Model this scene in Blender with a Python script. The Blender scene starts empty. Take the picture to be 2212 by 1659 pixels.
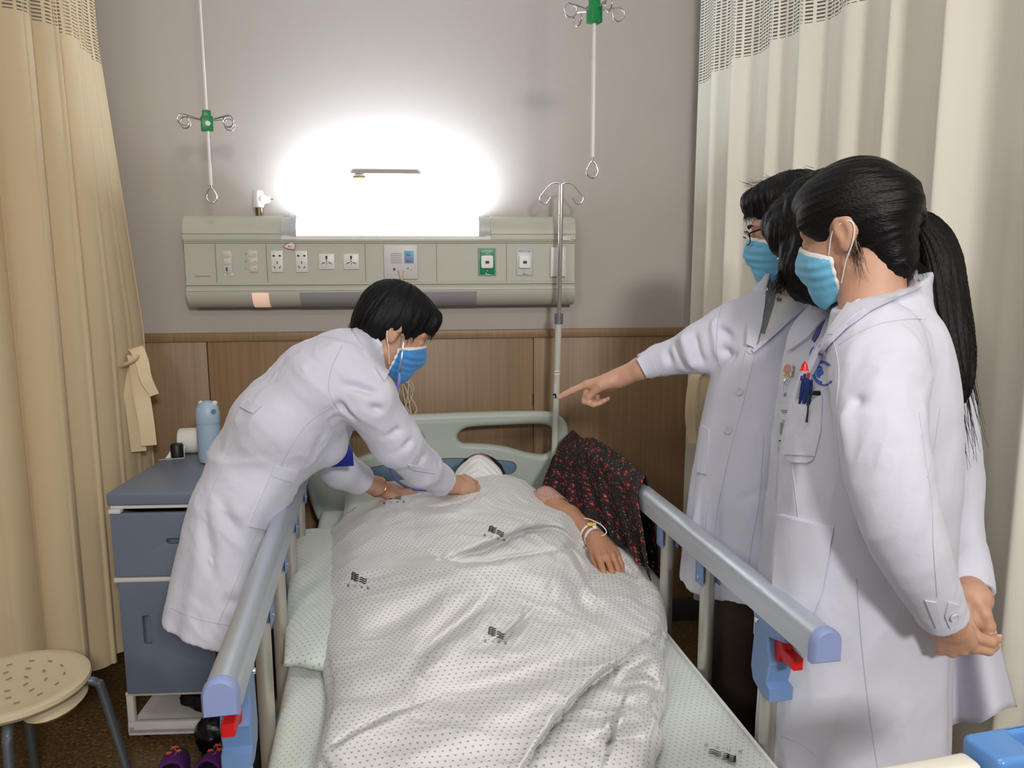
import bpy, bmesh, math, random
import numpy as np
from mathutils import Vector, Matrix
from mathutils.bvhtree import BVHTree
random.seed(4); np.random.seed(4)
S = bpy.context.scene
C = S.collection
SKIP = set()

# ------------------------------------------------------------ camera, world, lights, exposure
FPX = 1658.0; PSI, THE, ROL = np.radians([6.0, 8.5, -0.2]); CAM = np.array([0.0, -3.05, 1.5])
FW = np.array([np.sin(PSI)*np.cos(THE), np.cos(PSI)*np.cos(THE), -np.sin(THE)])
RT = np.array([np.cos(PSI), -np.sin(PSI), 0.0]); UP = np.cross(RT, FW)
RT, UP = RT*np.cos(ROL)+UP*np.sin(ROL), UP*np.cos(ROL)-RT*np.sin(ROL)
cd = bpy.data.cameras.new('camera'); cam = bpy.data.objects.new('camera', cd); C.objects.link(cam)
cd.sensor_width = 36.0; cd.lens = 36.0*FPX/2212.0; cd.clip_start = 0.05
cam.matrix_world = Matrix([[RT[i], UP[i], -FW[i], CAM[i]] for i in range(3)]+[[0, 0, 0, 1]])
S.camera = cam
S.view_settings.view_transform = 'Standard'; S.view_settings.look = 'None'
S.view_settings.exposure = 0.0; S.view_settings.gamma = 1.0
try: S.view_settings.use_curve_mapping = False
except Exception: pass
w = bpy.data.worlds.new('world'); S.world = w; w.use_nodes = True
w.node_tree.nodes['Background'].inputs[0].default_value = (0.86, 0.9, 1.0, 1)
w.node_tree.nodes['Background'].inputs[1].default_value = 0.2

def area(name, loc, size, power, col, target=None, sy=None):
    l = bpy.data.lights.new(name, 'AREA'); l.energy = power; l.color = col; l.size = size
    if sy: l.shape = 'RECTANGLE'; l.size_y = sy
    o = bpy.data.objects.new(name, l); C.objects.link(o); o.location = loc
    if target is not None:
        o.rotation_euler = (Vector(target)-Vector(loc)).to_track_quat('-Z', 'Y').to_euler()
    return o
area('ceiling_light_front', (0.15, -2.6, 2.74), 1.2, 13, (1.0, 0.97, 0.93), None, 0.3)
area('ceiling_light_back', (0.75, -5.2, 2.7), 0.45, 108, (1.0, 0.975, 0.94), (0.2, -1.0, 0.9), 0.45)
area('curtain_fill_light', (-1.6, -4.6, 2.7), 0.6, 26, (1.0, 0.97, 0.93), (0.9, -1.0, 1.5), 0.6)  # unseen fill lamp, added to brighten the right-hand curtain from the left

# ------------------------------------------------------------ helpers
def ray(px, py): return FW + RT*(px-1106.0)/FPX - UP*(py-829.5)/FPX
def PY(px, py, Y): d = ray(px, py); return CAM + d*((Y-CAM[1])/d[1])
def PZ(px, py, Z): d = ray(px, py); return CAM + d*((Z-CAM[2])/d[2])
def PX(px, py, X): d = ray(px, py); return CAM + d*((X-CAM[0])/d[0])
def PD(px, py, D): return CAM + ray(px, py)*D       # D: distance along the view axis
def lin(r, g, b):
    f = lambda c: c/12.92 if c <= 0.04045 else ((c+0.055)/1.055)**2.4
    return (f(r/255.0), f(g/255.0), f(b/255.0), 1.0)

def nt_new(name):
    m = bpy.data.materials.new(name); m.use_nodes = True
    nt = m.node_tree; b = nt.nodes['Principled BSDF']; return m, nt, b
def mat(name, col, rough=0.6, metal=0.0, bump=0.0, scale=200.0, var=0.0, vscale=4.0, spec=0.5, coat=0.0,
        sub=0.0, stretch=None, emit=None, sheen=0.0, alpha=None, trans=0.0):
    m, nt, b = nt_new(name); L = nt.links; N = nt.nodes
    b.inputs['Base Color'].default_value = col; b.inputs['Roughness'].default_value = rough
    b.inputs['Metallic'].default_value = metal; b.inputs['Specular IOR Level'].default_value = spec
    b.inputs['Coat Weight'].default_value = coat
    if sheen: b.inputs['Sheen Weight'].default_value = sheen
    if sub:
        b.inputs['Subsurface Weight'].default_value = sub; b.inputs['Subsurface Radius'].default_value = (0.012, 0.005, 0.003)
        b.inputs['Subsurface Scale'].default_value = 1.0
    if emit: b.inputs['Emission Color'].default_value = emit[0]; b.inputs['Emission Strength'].default_value = emit[1]
    if trans: b.inputs['Transmission Weight'].default_value = trans
    if alpha is not None: b.inputs['Alpha'].default_value = alpha
    tc = N.new('ShaderNodeTexCoord'); src = tc.outputs['Object']
    if stretch:
        mp = N.new('ShaderNodeMapping'); mp.inputs['Scale'].default_value = stretch; L.new(src, mp.inputs[0]); src = mp.outputs[0]
    if var:
        n = N.new('ShaderNodeTexNoise'); n.inputs['Scale'].default_value = vscale; n.inputs['Detail'].default_value = 5
        L.new(src, n.inputs['Vector'])
        mx = N.new('ShaderNodeMix'); mx.data_type = 'RGBA'
        mx.inputs[6].default_value = tuple(max(0, c*(1-var)) for c in col[:3])+(1,)
        mx.inputs[7].default_value = tuple(min(1, c*(1+var)) for c in col[:3])+(1,)
        L.new(n.outputs[0], mx.inputs[0]); L.new(mx.outputs[2], b.inputs['Base Color'])
    if bump:
        n2 = N.new('ShaderNodeTexNoise'); n2.inputs['Scale'].default_value = scale; n2.inputs['Detail'].default_value = 3
        L.new(src, n2.inputs['Vector'])
        bp = N.new('ShaderNodeBump'); bp.inputs['Strength'].default_value = bump; bp.inputs['Distance'].default_value = 0.002
        L.new(n2.outputs[0], bp.inputs['Height']); L.new(bp.outputs[0], b.inputs['Normal'])
    return m

def link(o, parent=None):
    C.objects.link(o)
    if parent is not None:
        o.parent = parent; o.matrix_parent_inverse = parent.matrix_world.inverted() if parent.type == 'EMPTY' else Matrix()
    return o
def obj(name, verts, faces, m, parent=None, smooth=True, uv=None, tagl=None):
    me = bpy.data.meshes.new(name)
    me.from_pydata([tuple(map(float, v)) for v in verts], [], [tuple(int(i) for i in f) for f in faces]); me.update()
    if m is not None: me.materials.append(m)
    if smooth:
        me.polygons.foreach_set('use_smooth', [True]*len(me.polygons))
    if uv is not None:
        ul = me.uv_layers.new(name='UVMap'); li = np.empty(len(me.loops), dtype=np.int32); me.loops.foreach_get('vertex_index', li)
        ul.data.foreach_set('uv', np.asarray(uv, dtype=np.float32)[li].ravel())
    o = bpy.data.objects.new(name, me); link(o, parent)
    if tagl: tag(o, *tagl)
    return o
def tag(o, label=None, cat=None, group=None, kind=None):
    if label: o['label'] = label
    if cat: o['category'] = cat
    if group: o['group'] = group
    if kind: o['kind'] = kind
    return o
def thing(name, loc, label, cat, group=None, rz=0.0):
    o = bpy.data.objects.new(name, None); o.empty_display_size = 0.05; C.objects.link(o)
    o.location = tuple(loc); o.rotation_euler = (0, 0, rz)
    o.matrix_world = Matrix.Translation(tuple(loc)) @ Matrix.Rotation(rz, 4, 'Z')
    return tag(o, label, cat, group)

class MB:
    """collects primitive shapes into one mesh"""
    def __init__(s): s.v = []; s.f = []
    def add(s, v, f):
        n = len(s.v); s.v += [tuple(map(float, p)) for p in v]; s.f += [tuple(i+n for i in q) for q in f]; return s
    def box(s, c, d, R=None, bev=0.0, seg=2):
        bm = bmesh.new(); bmesh.ops.create_cube(bm, size=1.0)
        for v in bm.verts: v.co = Vector((v.co.x*d[0], v.co.y*d[1], v.co.z*d[2]))
        if bev > 0: bmesh.ops.bevel(bm, geom=list(bm.edges), offset=bev, segments=seg, profile=0.5, affect='EDGES')
        bm.verts.index_update()
        M = np.array(R) if R is not None else np.eye(3)
        s.add([M @ np.array(v.co)+np.array(c) for v in bm.verts], [[v.index for v in f.verts] for f in bm.faces]); bm.free(); return s
    def tube(s, pts, r, n=12, caps=True, flat=None, closed=False):
        P = np.array(pts, float); k = len(P); rr = np.broadcast_to(np.asarray(r, float), (k,))
        if closed: T = np.roll(P, -1, 0)-np.roll(P, 1, 0)
        else: T = np.gradient(P, axis=0)
        T /= np.linalg.norm(T, axis=1)[:, None]+1e-12
        u = np.cross(T[0], [0, 0, 1]);
        if np.linalg.norm(u) < 1e-3: u = np.cross(T[0], [0, 1, 0])
        u /= np.linalg.norm(u); vs = []
        for i in range(k):
            u = u-T[i]*(u@T[i]); u /= np.linalg.norm(u); w_ = np.cross(T[i], u)
            for j in range(n):
                a = 2*math.pi*j/n; vs.append(P[i]+rr[i]*(u*math.cos(a)+w_*math.sin(a)*(flat or 1.0)))
        fs = [(i*n+j, i*n+(j+1) % n, (i+1)*n+(j+1) % n, (i+1)*n+j) for i in range(k-1) for j in range(n)]
        if closed: fs += [((k-1)*n+j, (k-1)*n+(j+1) % n, (j+1) % n, j) for j in range(n)]
        elif caps: fs += [tuple(range(n))[::-1], tuple((k-1)*n+j for j in range(n))]
        return s.add(vs, fs)
    def lathe(s, prof, c=(0, 0, 0), n=32, sx=1, sy=1, R=None):
        vs = []; k = len(prof); M = np.array(R) if R is not None else np.eye(3)
        for r, z in prof:
            for j in range(n):
                a = 2*math.pi*j/n; vs.append(M @ np.array([r*math.cos(a)*sx, r*math.sin(a)*sy, z])+np.array(c))
        fs = [(i*n+j, i*n+(j+1) % n, (i+1)*n+(j+1) % n, (i+1)*n+j) for i in range(k-1) for j in range(n)]
        fs += [tuple(range(n))[::-1], tuple((k-1)*n+j for j in range(n))]
        return s.add(vs, fs)
    def build(s, name, m, parent=None, smooth=True, auto=40):
        o = obj(name, s.v, s.f, m, parent, smooth)
        if smooth:
            me = o.data; bm = bmesh.new(); bm.from_mesh(me)
            bmesh.ops.recalc_face_normals(bm, faces=bm.faces)
            for e in bm.edges:
                if len(e.link_faces) == 2 and e.calc_face_angle(0) > math.radians(auto): e.smooth = False
            bm.to_mesh(me); bm.free()
        return o
def spl(pts, n=8, closed=False):
    """Catmull-Rom resampling"""
    P = np.array(pts, float); k = len(P); out = []
    rng = range(k if closed else k-1)
    for i in rng:
        if closed: a, b, c, d = P[(i-1) % k], P[i], P[(i+1) % k], P[(i+2) % k]
        else: a, b, c, d = P[max(i-1, 0)], P[i], P[i+1], P[min(i+2, k-1)]
        for t in np.arange(n)/n:
            out.append(0.5*((2*b)+(-a+c)*t+(2*a-5*b+4*c-d)*t*t+(-a+3*b-3*c+d)*t**3))
    if not closed: out.append(P[-1])
    return np.array(out)
def rotz(a): c, s = math.cos(a), math.sin(a); return np.array([[c, -s, 0], [s, c, 0], [0, 0, 1.0]])
def rotx(a): c, s = math.cos(a), math.sin(a); return np.array([[1, 0, 0], [0, c, -s], [0, s, c]])
def roty(a): c, s = math.cos(a), math.sin(a); return np.array([[c, 0, s], [0, 1, 0], [-s, 0, c]])
def plate(name, loops, depth, bev, m, M4, parent=None, seg=3):
    """a flat outline (first loop outer, others holes) given thickness and rounded edges; placed by 4x4 matrix"""
    cu = bpy.data.curves.new(name, 'CURVE'); cu.dimensions = '2D'; cu.fill_mode = 'BOTH'
    cu.extrude = max(depth/2-bev, 0.0); cu.bevel_depth = bev; cu.bevel_resolution = seg; cu.offset = -bev
    for lp in loops:
        sp = cu.splines.new('POLY'); sp.points.add(len(lp)-1); sp.use_cyclic_u = True
        for i, p in enumerate(lp): sp.points[i].co = (p[0], p[1], 0, 1)
    t = bpy.data.objects.new('tmp', cu); C.objects.link(t)
    dg = bpy.context.evaluated_depsgraph_get(); me = bpy.data.meshes.new_from_object(t.evaluated_get(dg))
    bpy.data.objects.remove(t); bpy.data.curves.remove(cu)
    me.transform(Matrix(M4)); me.materials.clear(); me.materials.append(m); me.name = name
    me.polygons.foreach_set('use_smooth', [False]*len(me.polygons))
    bm = bmesh.new(); bm.from_mesh(me); bmesh.ops.remove_doubles(bm, verts=bm.verts, dist=1e-5)
    for f in bm.faces: f.smooth = True
    for e in bm.edges:
        if len(e.link_faces) == 2 and e.calc_face_angle(0) > math.radians(35): e.smooth = False
    bm.to_mesh(me); bm.free()
    o = bpy.data.objects.new(name, me); link(o, parent); return o
def text(name, s, size, m, M4, parent=None, depth=0.0006):
    cu = bpy.data.curves.new(name, 'FONT'); cu.body = s; cu.size = size; cu.extrude = depth; cu.align_x = 'CENTER'; cu.align_y = 'CENTER'
    t = bpy.data.objects.new('tmp', cu); C.objects.link(t)
    dg = bpy.context.evaluated_depsgraph_get(); me = bpy.data.meshes.new_from_object(t.evaluated_get(dg))
    bpy.data.objects.remove(t); bpy.data.curves.remove(cu)
    me.transform(Matrix(M4)); me.materials.clear(); me.materials.append(m); me.name = name
    o = bpy.data.objects.new(name, me); link(o, parent); return o
def frame(o, X, Y):
    X = np.array(X, float); X /= np.linalg.norm(X); Y = np.array(Y, float); Y = Y-X*(X@Y); Y /= np.linalg.norm(Y); Z = np.cross(X, Y)
    return Matrix([[X[i], Y[i], Z[i], float(o[i])] for i in range(3)]+[[0, 0, 0, 1]])
def wallM(x, y, z): return frame((x, y, z), (1, 0, 0), (0, 0, 1))      # faces the camera (-y)
def rrect(x0, y0, x1, y1, r, n=5):
    o = []
    for cx, cy, a0 in ((x1-r, y1-r, 0), (x0+r, y1-r, 90), (x0+r, y0+r, 180), (x1-r, y0+r, 270)):
        for i in range(n+1): a = math.radians(a0+90*i/n); o.append((cx+r*math.cos(a), cy+r*math.sin(a)))
    return o
def poly2(pts, n=6): return [tuple(p[:2]) for p in spl(pts, n, True)]

# ---- numpy value/gradient noise
_perm = np.random.RandomState(7).permutation(256); _perm = np.concatenate([_perm, _perm, _perm])
_gr = np.random.RandomState(8).normal(size=(256, 3)); _gr /= np.linalg.norm(_gr, axis=1)[:, None]
def noise(P):
    P = np.asarray(P, float); i = np.floor(P).astype(int); f = P-i; u = f*f*f*(f*(f*6-15)+10); i &= 255; r = 0
    for dx in (0, 1):
        for dy in (0, 1):
            for dz in (0, 1):
                g = _gr[_perm[_perm[_perm[(i[:, 0]+dx) & 255]+((i[:, 1]+dy) & 255)]+((i[:, 2]+dz) & 255)] & 255]
                wgt = (u[:, 0] if dx else 1-u[:, 0])*(u[:, 1] if dy else 1-u[:, 1])*(u[:, 2] if dz else 1-u[:, 2])
                r = r+wgt*(g*(f-np.array([dx, dy, dz]))).sum(1)
    return r
def fbm(P, o=3):
    r = 0; a = 1.0
    for k in range(o): r = r+a*noise(P*(2**k)+k*17.3); a *= 0.5
    return r
def ridge(P, o=2):
    r = 0; a = 1.0
    for k in range(o): r = r+a*(1-np.abs(noise(P*(2**k)+k*11.7))*2.2); a *= 0.5
    return r

# ---- signed-distance modelling
def dot(a, b): return a@b
class Pr:      # primitive with bounds
    def __init__(s, fn, lo, hi): s.fn = fn; s.lo = np.array(lo, float); s.hi = np.array(hi, float)
    def __call__(s, P): return s.fn(P)
def cone(a, b, ra, rb=None):
    a = np.array(a, float); b = np.array(b, float); rb = ra if rb is None else rb; d = b-a; L = d@d+1e-12; m = max(ra, rb)
    def fn(P):
        q = P-a; t = np.clip(q@d/L, 0, 1); return np.linalg.norm(q-t[:, None]*d, axis=1)-(ra+(rb-ra)*t)
    return Pr(fn, np.minimum(a, b)-m, np.maximum(a, b)+m)
def ell(c, r, R=None):
    c = np.array(c, float); r = np.array(r, float); M = np.eye(3) if R is None else np.array(R, float)   # columns = axes
    def fn(P):
        q = (P-c)@M; k0 = np.linalg.norm(q/r, axis=1); k1 = np.linalg.norm(q/(r*r), axis=1)+1e-9; return k0*(k0-1)/k1
    m = np.abs(M)@r; return Pr(fn, c-m, c+m)
def econe(a, b, ra, rb, side, flat):
    """capsule whose section is an ellipse: radius ra->rb, times `flat` along `side`"""
    a = np.array(a, float); b = np.array(b, float); d = b-a; L2 = d@d; z = d/math.sqrt(L2)
    s_ = np.array(side, float); s_ = s_-z*(s_@z); s_ /= np.linalg.norm(s_)
    m = max(ra, rb)*max(1, flat)
    def fn(P):
        q = P-a; h = q@s_; q2 = q-np.outer(h, s_)+np.outer(h/flat, s_); t = np.clip(q2@d/L2, 0, 1)
        return (np.linalg.norm(q2-t[:, None]*d, axis=1)-(ra+(rb-ra)*t))*min(1, flat)
    return Pr(fn, np.minimum(a, b)-m, np.maximum(a, b)+m)
def chain(pts, rad, n=0):
    P = np.array(pts, float); r = np.array(rad, float)
    if n: q = spl(np.column_stack([P, r]), n); P = q[:, :3]; r = q[:, 3]
    return [cone(P[i], P[i+1], r[i], r[i+1]) for i in range(len(P)-1)]
def smin(a, b, k):
    h = np.clip(0.5+0.5*(b-a)/k, 0, 1); return b*(1-h)+a*h-k*h*(1-h)
def U(k, prims):
    lo = np.min([p.lo for p in prims], 0)-k; hi = np.max([p.hi for p in prims], 0)+k
    def fn(P):
        pl = P.min(0)-k-0.02; ph = P.max(0)+k+0.02; r = None
        for p in prims:
            if np.any(p.lo > ph) or np.any(p.hi < pl): continue
            d = p(P); r = d if r is None else smin(r, d, k)
        if r is None:
            c = (P[0]-lo); r = np.full(len(P), 0.2)
        return r
    return Pr(fn, lo, hi)
def sub(a, b, k=0.004):
    def fn(P): return -smin(-a(P), b(P), k)
    return Pr(fn, a.lo, a.hi)
def inter(a, b, k=0.002):
    def fn(P): return -smin(-a(P), -b(P), k)
    return Pr(fn, a.lo, a.hi)
def half(p, n):
    p = np.array(p, float); n = np.array(n, float); n /= np.linalg.norm(n)
    return Pr(lambda P: (P-p)@n, [-9]*3, [9]*3)
def surf(shape, h, lo=None, hi=None, disp=None, B=8):
    """surface nets over the active blocks of a signed-distance shape"""
    lo = np.array(shape.lo if lo is None else lo, float)-2.5*h; hi = np.array(shape.hi if hi is None else hi, float)+2.5*h
    nb = np.maximum(np.ceil((hi-lo)/h/B).astype(int), 1); n = nb*B
    F = np.ones(n, np.float32)
    gi = np.stack(np.meshgrid(*[np.arange(k) for k in nb], indexing='ij'), -1).reshape(-1, 3)
    o8 = np.stack(np.meshgrid(*[np.arange(B)]*3, indexing='ij'), -1).reshape(-1, 3)
    SB = 4; key = (gi//SB); kid = (key[:, 0]*1000+key[:, 1])*1000+key[:, 2]
    for k in np.unique(kid):
        g = gi[kid == k]; ctr = lo+(g*B+B/2)*h; d = shape(ctr)
        act = np.abs(d) < B*h*0.9*1.25+0.004
        for q, dd in zip(g[~act], d[~act]):
            if dd < 0: F[q[0]*B:q[0]*B+B, q[1]*B:q[1]*B+B, q[2]*B:q[2]*B+B] = -1
        g = g[act]
        if len(g) == 0: continue
        for s0 in range(0, len(g), 24):
            gg = g[s0:s0+24]; idx = (gg[:, None]*B+o8[None]).reshape(-1, 3); v = shape(lo+idx*h)
            F[idx[:, 0], idx[:, 1], idx[:, 2]] = v
    I = F < 0
    cnt = np.zeros(n-1, np.int8)
    cs = [(a, b, c) for a in (0, 1) for b in (0, 1) for c in (0, 1)]
    sl = lambda o, m: slice(o, m-1+o)
    for c in cs: cnt += I[sl(c[0], n[0]), sl(c[1], n[1]), sl(c[2], n[2])]
    cell = np.argwhere((cnt > 0) & (cnt < 8)); M = len(cell)
    vid = np.full(n-1, -1, np.int32); vid[cell[:, 0], cell[:, 1], cell[:, 2]] = np.arange(M)
    val = np.stack([F[cell[:, 0]+c[0], cell[:, 1]+c[1], cell[:, 2]+c[2]] for c in cs], 1)
    acc = np.zeros((M, 3)); w_ = np.zeros(M)
    for i in range(8):
        for j in range(i+1, 8):
            if sum(abs(cs[i][k]-cs[j][k]) for k in range(3)) != 1: continue
            a, b = val[:, i], val[:, j]; x = (a < 0) != (b < 0); t = np.where(x, a/np.where(a == b, 1, a-b), 0)
            p = np.array(cs[i])[None]+(np.array(cs[j])-np.array(cs[i]))[None]*t[:, None]; acc += p*x[:, None]; w_ += x
    V = lo+(cell+acc/w_[:, None])*h
    Q = []
    for ax in range(3):
        b, c = (ax+1) % 3, (ax+2) % 3
        A = np.moveaxis(I, ax, 0); E = A[:-1] != A[1:]; s_ = A[:-1] & E; E = np.moveaxis(E, 0, ax); s_ = np.moveaxis(s_, 0, ax)
        e = np.argwhere(E); e = e[(e[:, b] > 0) & (e[:, c] > 0) & (e[:, b] < n[b]-1) & (e[:, c] < n[c]-1)]
        def vv(db, dc):
            q = e.copy(); q[:, b] -= db; q[:, c] -= dc; return vid[q[:, 0], q[:, 1], q[:, 2]]
        q = np.stack([vv(0, 0), vv(1, 0), vv(1, 1), vv(0, 1)], 1); fl = s_[e[:, 0], e[:, 1], e[:, 2]]
        q[~fl] = q[~fl][:, ::-1]; Q.append(q)
    Q = np.concatenate(Q); Q = Q[(Q >= 0).all(1)]
    # one light smoothing pass
    s = np.zeros_like(V); k_ = np.zeros(M)
    for a, b in ((0, 1), (1, 2), (2, 3), (3, 0)):
        np.add.at(s, Q[:, a], V[Q[:, b]]); np.add.at(s, Q[:, b], V[Q[:, a]]); np.add.at(k_, Q[:, a], 1); np.add.at(k_, Q[:, b], 1)
    V = V*0.45+0.55*s/np.maximum(k_, 1)[:, None]
    if disp is not None:
        N = vnorm(V, Q); V = V+N*disp(V, N)[:, None]
    return V, Q
def vnorm(V, Q):
    fn = np.cross(V[Q[:, 2]]-V[Q[:, 0]], V[Q[:, 3]]-V[Q[:, 1]]); N = np.zeros_like(V)
    for a in range(4): np.add.at(N, Q[:, a], fn)
    return N/(np.linalg.norm(N, axis=1)[:, None]+1e-12)
def sobj(name, VQ, m, parent=None):
    V, Q = VQ; me = bpy.data.meshes.new(name); me.vertices.add(len(V)); me.vertices.foreach_set('co', V.astype(np.float32).ravel())
    me.loops.add(Q.size); me.loops.foreach_set('vertex_index', Q.astype(np.int32).ravel()); me.polygons.add(len(Q))
    me.polygons.foreach_set('loop_start', np.arange(0, Q.size, 4, dtype=np.int32)); me.polygons.foreach_set('use_smooth', np.ones(len(Q), bool))
    me.update(calc_edges=True); me.validate(); me.materials.append(m)
    o = bpy.data.objects.new(name, me); link(o, parent); return o
def joinVQ(*vs):
    n = 0; V = []; Q = []
    for v, q in vs: V.append(v); Q.append(q+n); n += len(v)
    return np.concatenate(V), np.concatenate(Q)
def bvh(VQ): return BVHTree.FromPolygons([tuple(v) for v in VQ[0].tolist()], [tuple(q) for q in VQ[1].tolist()])
def patch(name, A, B, tree, m, parent=None, nu=24, nv=10, off=0.003, th=0.003, fallback=None, smooth=True, lift=None, axis=None):
    """a piece of cloth lying on a surface: two edge polylines (photo coordinates) are laid on the mesh and given thickness"""
    A = np.array(A, float); B = np.array(B, float)
    def res(L):
        s = np.r_[0, np.cumsum(np.linalg.norm(np.diff(L, axis=0), axis=1))]; t = np.linspace(0, s[-1], nu+1)
        return np.column_stack([np.interp(t, s, L[:, 0]), np.interp(t, s, L[:, 1])])
    A = res(A); B = res(B); pts = []; nor = []; ok = []; ds = []
    for i in range(nu+1):
        for j in range(nv+1):
            p = A[i]+(B[i]-A[i])*j/nv; d = ray(*p); h = tree.ray_cast(Vector(CAM), Vector(d), 6.0)
            if h[0] is None: pts.append(None); nor.append(None); ds.append(None)
            else:
                pts.append(np.array(h[0])); nn = np.array(h[1]); nn = nn if nn@d < 0 else -nn; nor.append(nn); ds.append((np.array(h[0])-CAM)@FW)
            ok.append(p)
    good = [x for x in ds if x is not None]
    if not good: return None
    for k in range(len(pts)):
        if pts[k] is None:      # beyond the silhouette: nearest hit in the grid
            best = min((q for q in range(len(pts)) if ds[q] is not None), key=lambda q: (ok[q][0]-ok[k][0])**2+(ok[q][1]-ok[k][1])**2)
            pts[k] = CAM+ray(*ok[k])*ds[best]; nor[k] = nor[best]
    P = np.array(pts); N = np.array(nor); n1 = nv+1
    G = N.reshape(nu+1, n1, 3).copy()
    for _ in range(3):
        G2 = G.copy(); G2[1:] += G[:-1]; G2[:-1] += G[1:]; G2[:, 1:] += G[:, :-1]; G2[:, :-1] += G[:, 1:]; G = G2/np.linalg.norm(G2, axis=2)[:, :, None]
    Pg = P.reshape(nu+1, n1, 3)
    for _ in range(2):
        P2 = Pg.copy(); P2[1:-1, 1:-1] = (Pg[1:-1, 1:-1]*2+Pg[:-2, 1:-1]+Pg[2:, 1:-1]+Pg[1:-1, :-2]+Pg[1:-1, 2:])/6; Pg = P2
    P = Pg.reshape(-1, 3)
    N = G.reshape(-1, 3); lf = np.zeros(len(P)) if lift is None else np.array([lift(i/nu, j/nv) for i in range(nu+1) for j in range(n1)])
    top = P+N*(off+th+lf)[:, None] if not np.isscalar(off+th+lf) else P+N*(off+th)
    bot = P+N*(off-0.004)
    if lift is not None: bot = P+N*(off+lf)[:, None]
    V = np.vstack([top, bot]); K = len(P); F = []
    ix = lambda i, j: i*n1+j
    for i in range(nu):
        for j in range(nv):
            F.append((ix(i, j), ix(i, j+1), ix(i+1, j+1), ix(i+1, j))); F.append(tuple(K+q for q in (ix(i, j), ix(i+1, j), ix(i+1, j+1), ix(i, j+1))))
    ed = [ix(i, 0) for i in range(nu+1)]+[ix(nu, j) for j in range(1, n1)]+[ix(i, nv) for i in range(nu-1, -1, -1)]+[ix(0, j) for j in range(nv-1, 0, -1)]
    for a, b in zip(ed, ed[1:]+ed[:1]): F.append((a, b, K+b, K+a))
    mb = MB(); mb.v = [tuple(v) for v in V]; mb.f = F
    return mb.build(name, m, parent, smooth, 50)
# ------------------------------------------------------------ materials
def wood_mat():
    m, nt, b = nt_new('wood_laminate'); N = nt.nodes; L = nt.links
    tc = N.new('ShaderNodeTexCoord'); mp = N.new('ShaderNodeMapping'); mp.inputs['Scale'].default_value = (60, 60, 1.2)
    n = N.new('ShaderNodeTexNoise'); n.inputs['Scale'].default_value = 1.5; n.inputs['Detail'].default_value = 8; n.inputs['Distortion'].default_value = 0.3
    n2 = N.new('ShaderNodeTexNoise'); n2.inputs['Scale'].default_value = 5.0
    cr = N.new('ShaderNodeValToRGB'); cr.color_ramp.elements[0].position = 0.3; cr.color_ramp.elements[0].color = lin(130, 102, 72)
    cr.color_ramp.elements[1].position = 0.75; cr.color_ramp.elements[1].color = lin(150, 121, 88)
    L.new(tc.outputs['Object'], mp.inputs[0]); L.new(mp.outputs[0], n.inputs['Vector']); L.new(n.outputs[0], cr.inputs[0])
    L.new(cr.outputs[0], b.inputs['Base Color']); b.inputs['Roughness'].default_value = 0.45
    return m
def floor_mat():
    m, nt, b = nt_new('floor_vinyl'); N = nt.nodes; L = nt.links
    tc = N.new('ShaderNodeTexCoord'); v = N.new('ShaderNodeTexNoise'); v.inputs['Scale'].default_value = 90; v.inputs['Detail'].default_value = 4
    v2 = N.new('ShaderNodeTexNoise'); v2.inputs['Scale'].default_value = 6
    cr = N.new('ShaderNodeValToRGB'); e = cr.color_ramp.elements; e[0].position = 0.35; e[0].color = lin(76, 58, 36); e[1].position = 0.62; e[1].color = lin(118, 94, 60)
    e2 = e.new(0.72); e2.color = lin(165, 140, 100)
    L.new(tc.outputs['Object'], v.inputs['Vector']); L.new(v.outputs[0], cr.inputs[0]); L.new(cr.outputs[0], b.inputs['Base Color'])
    b.inputs['Roughness'].default_value = 0.35
    return m
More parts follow.
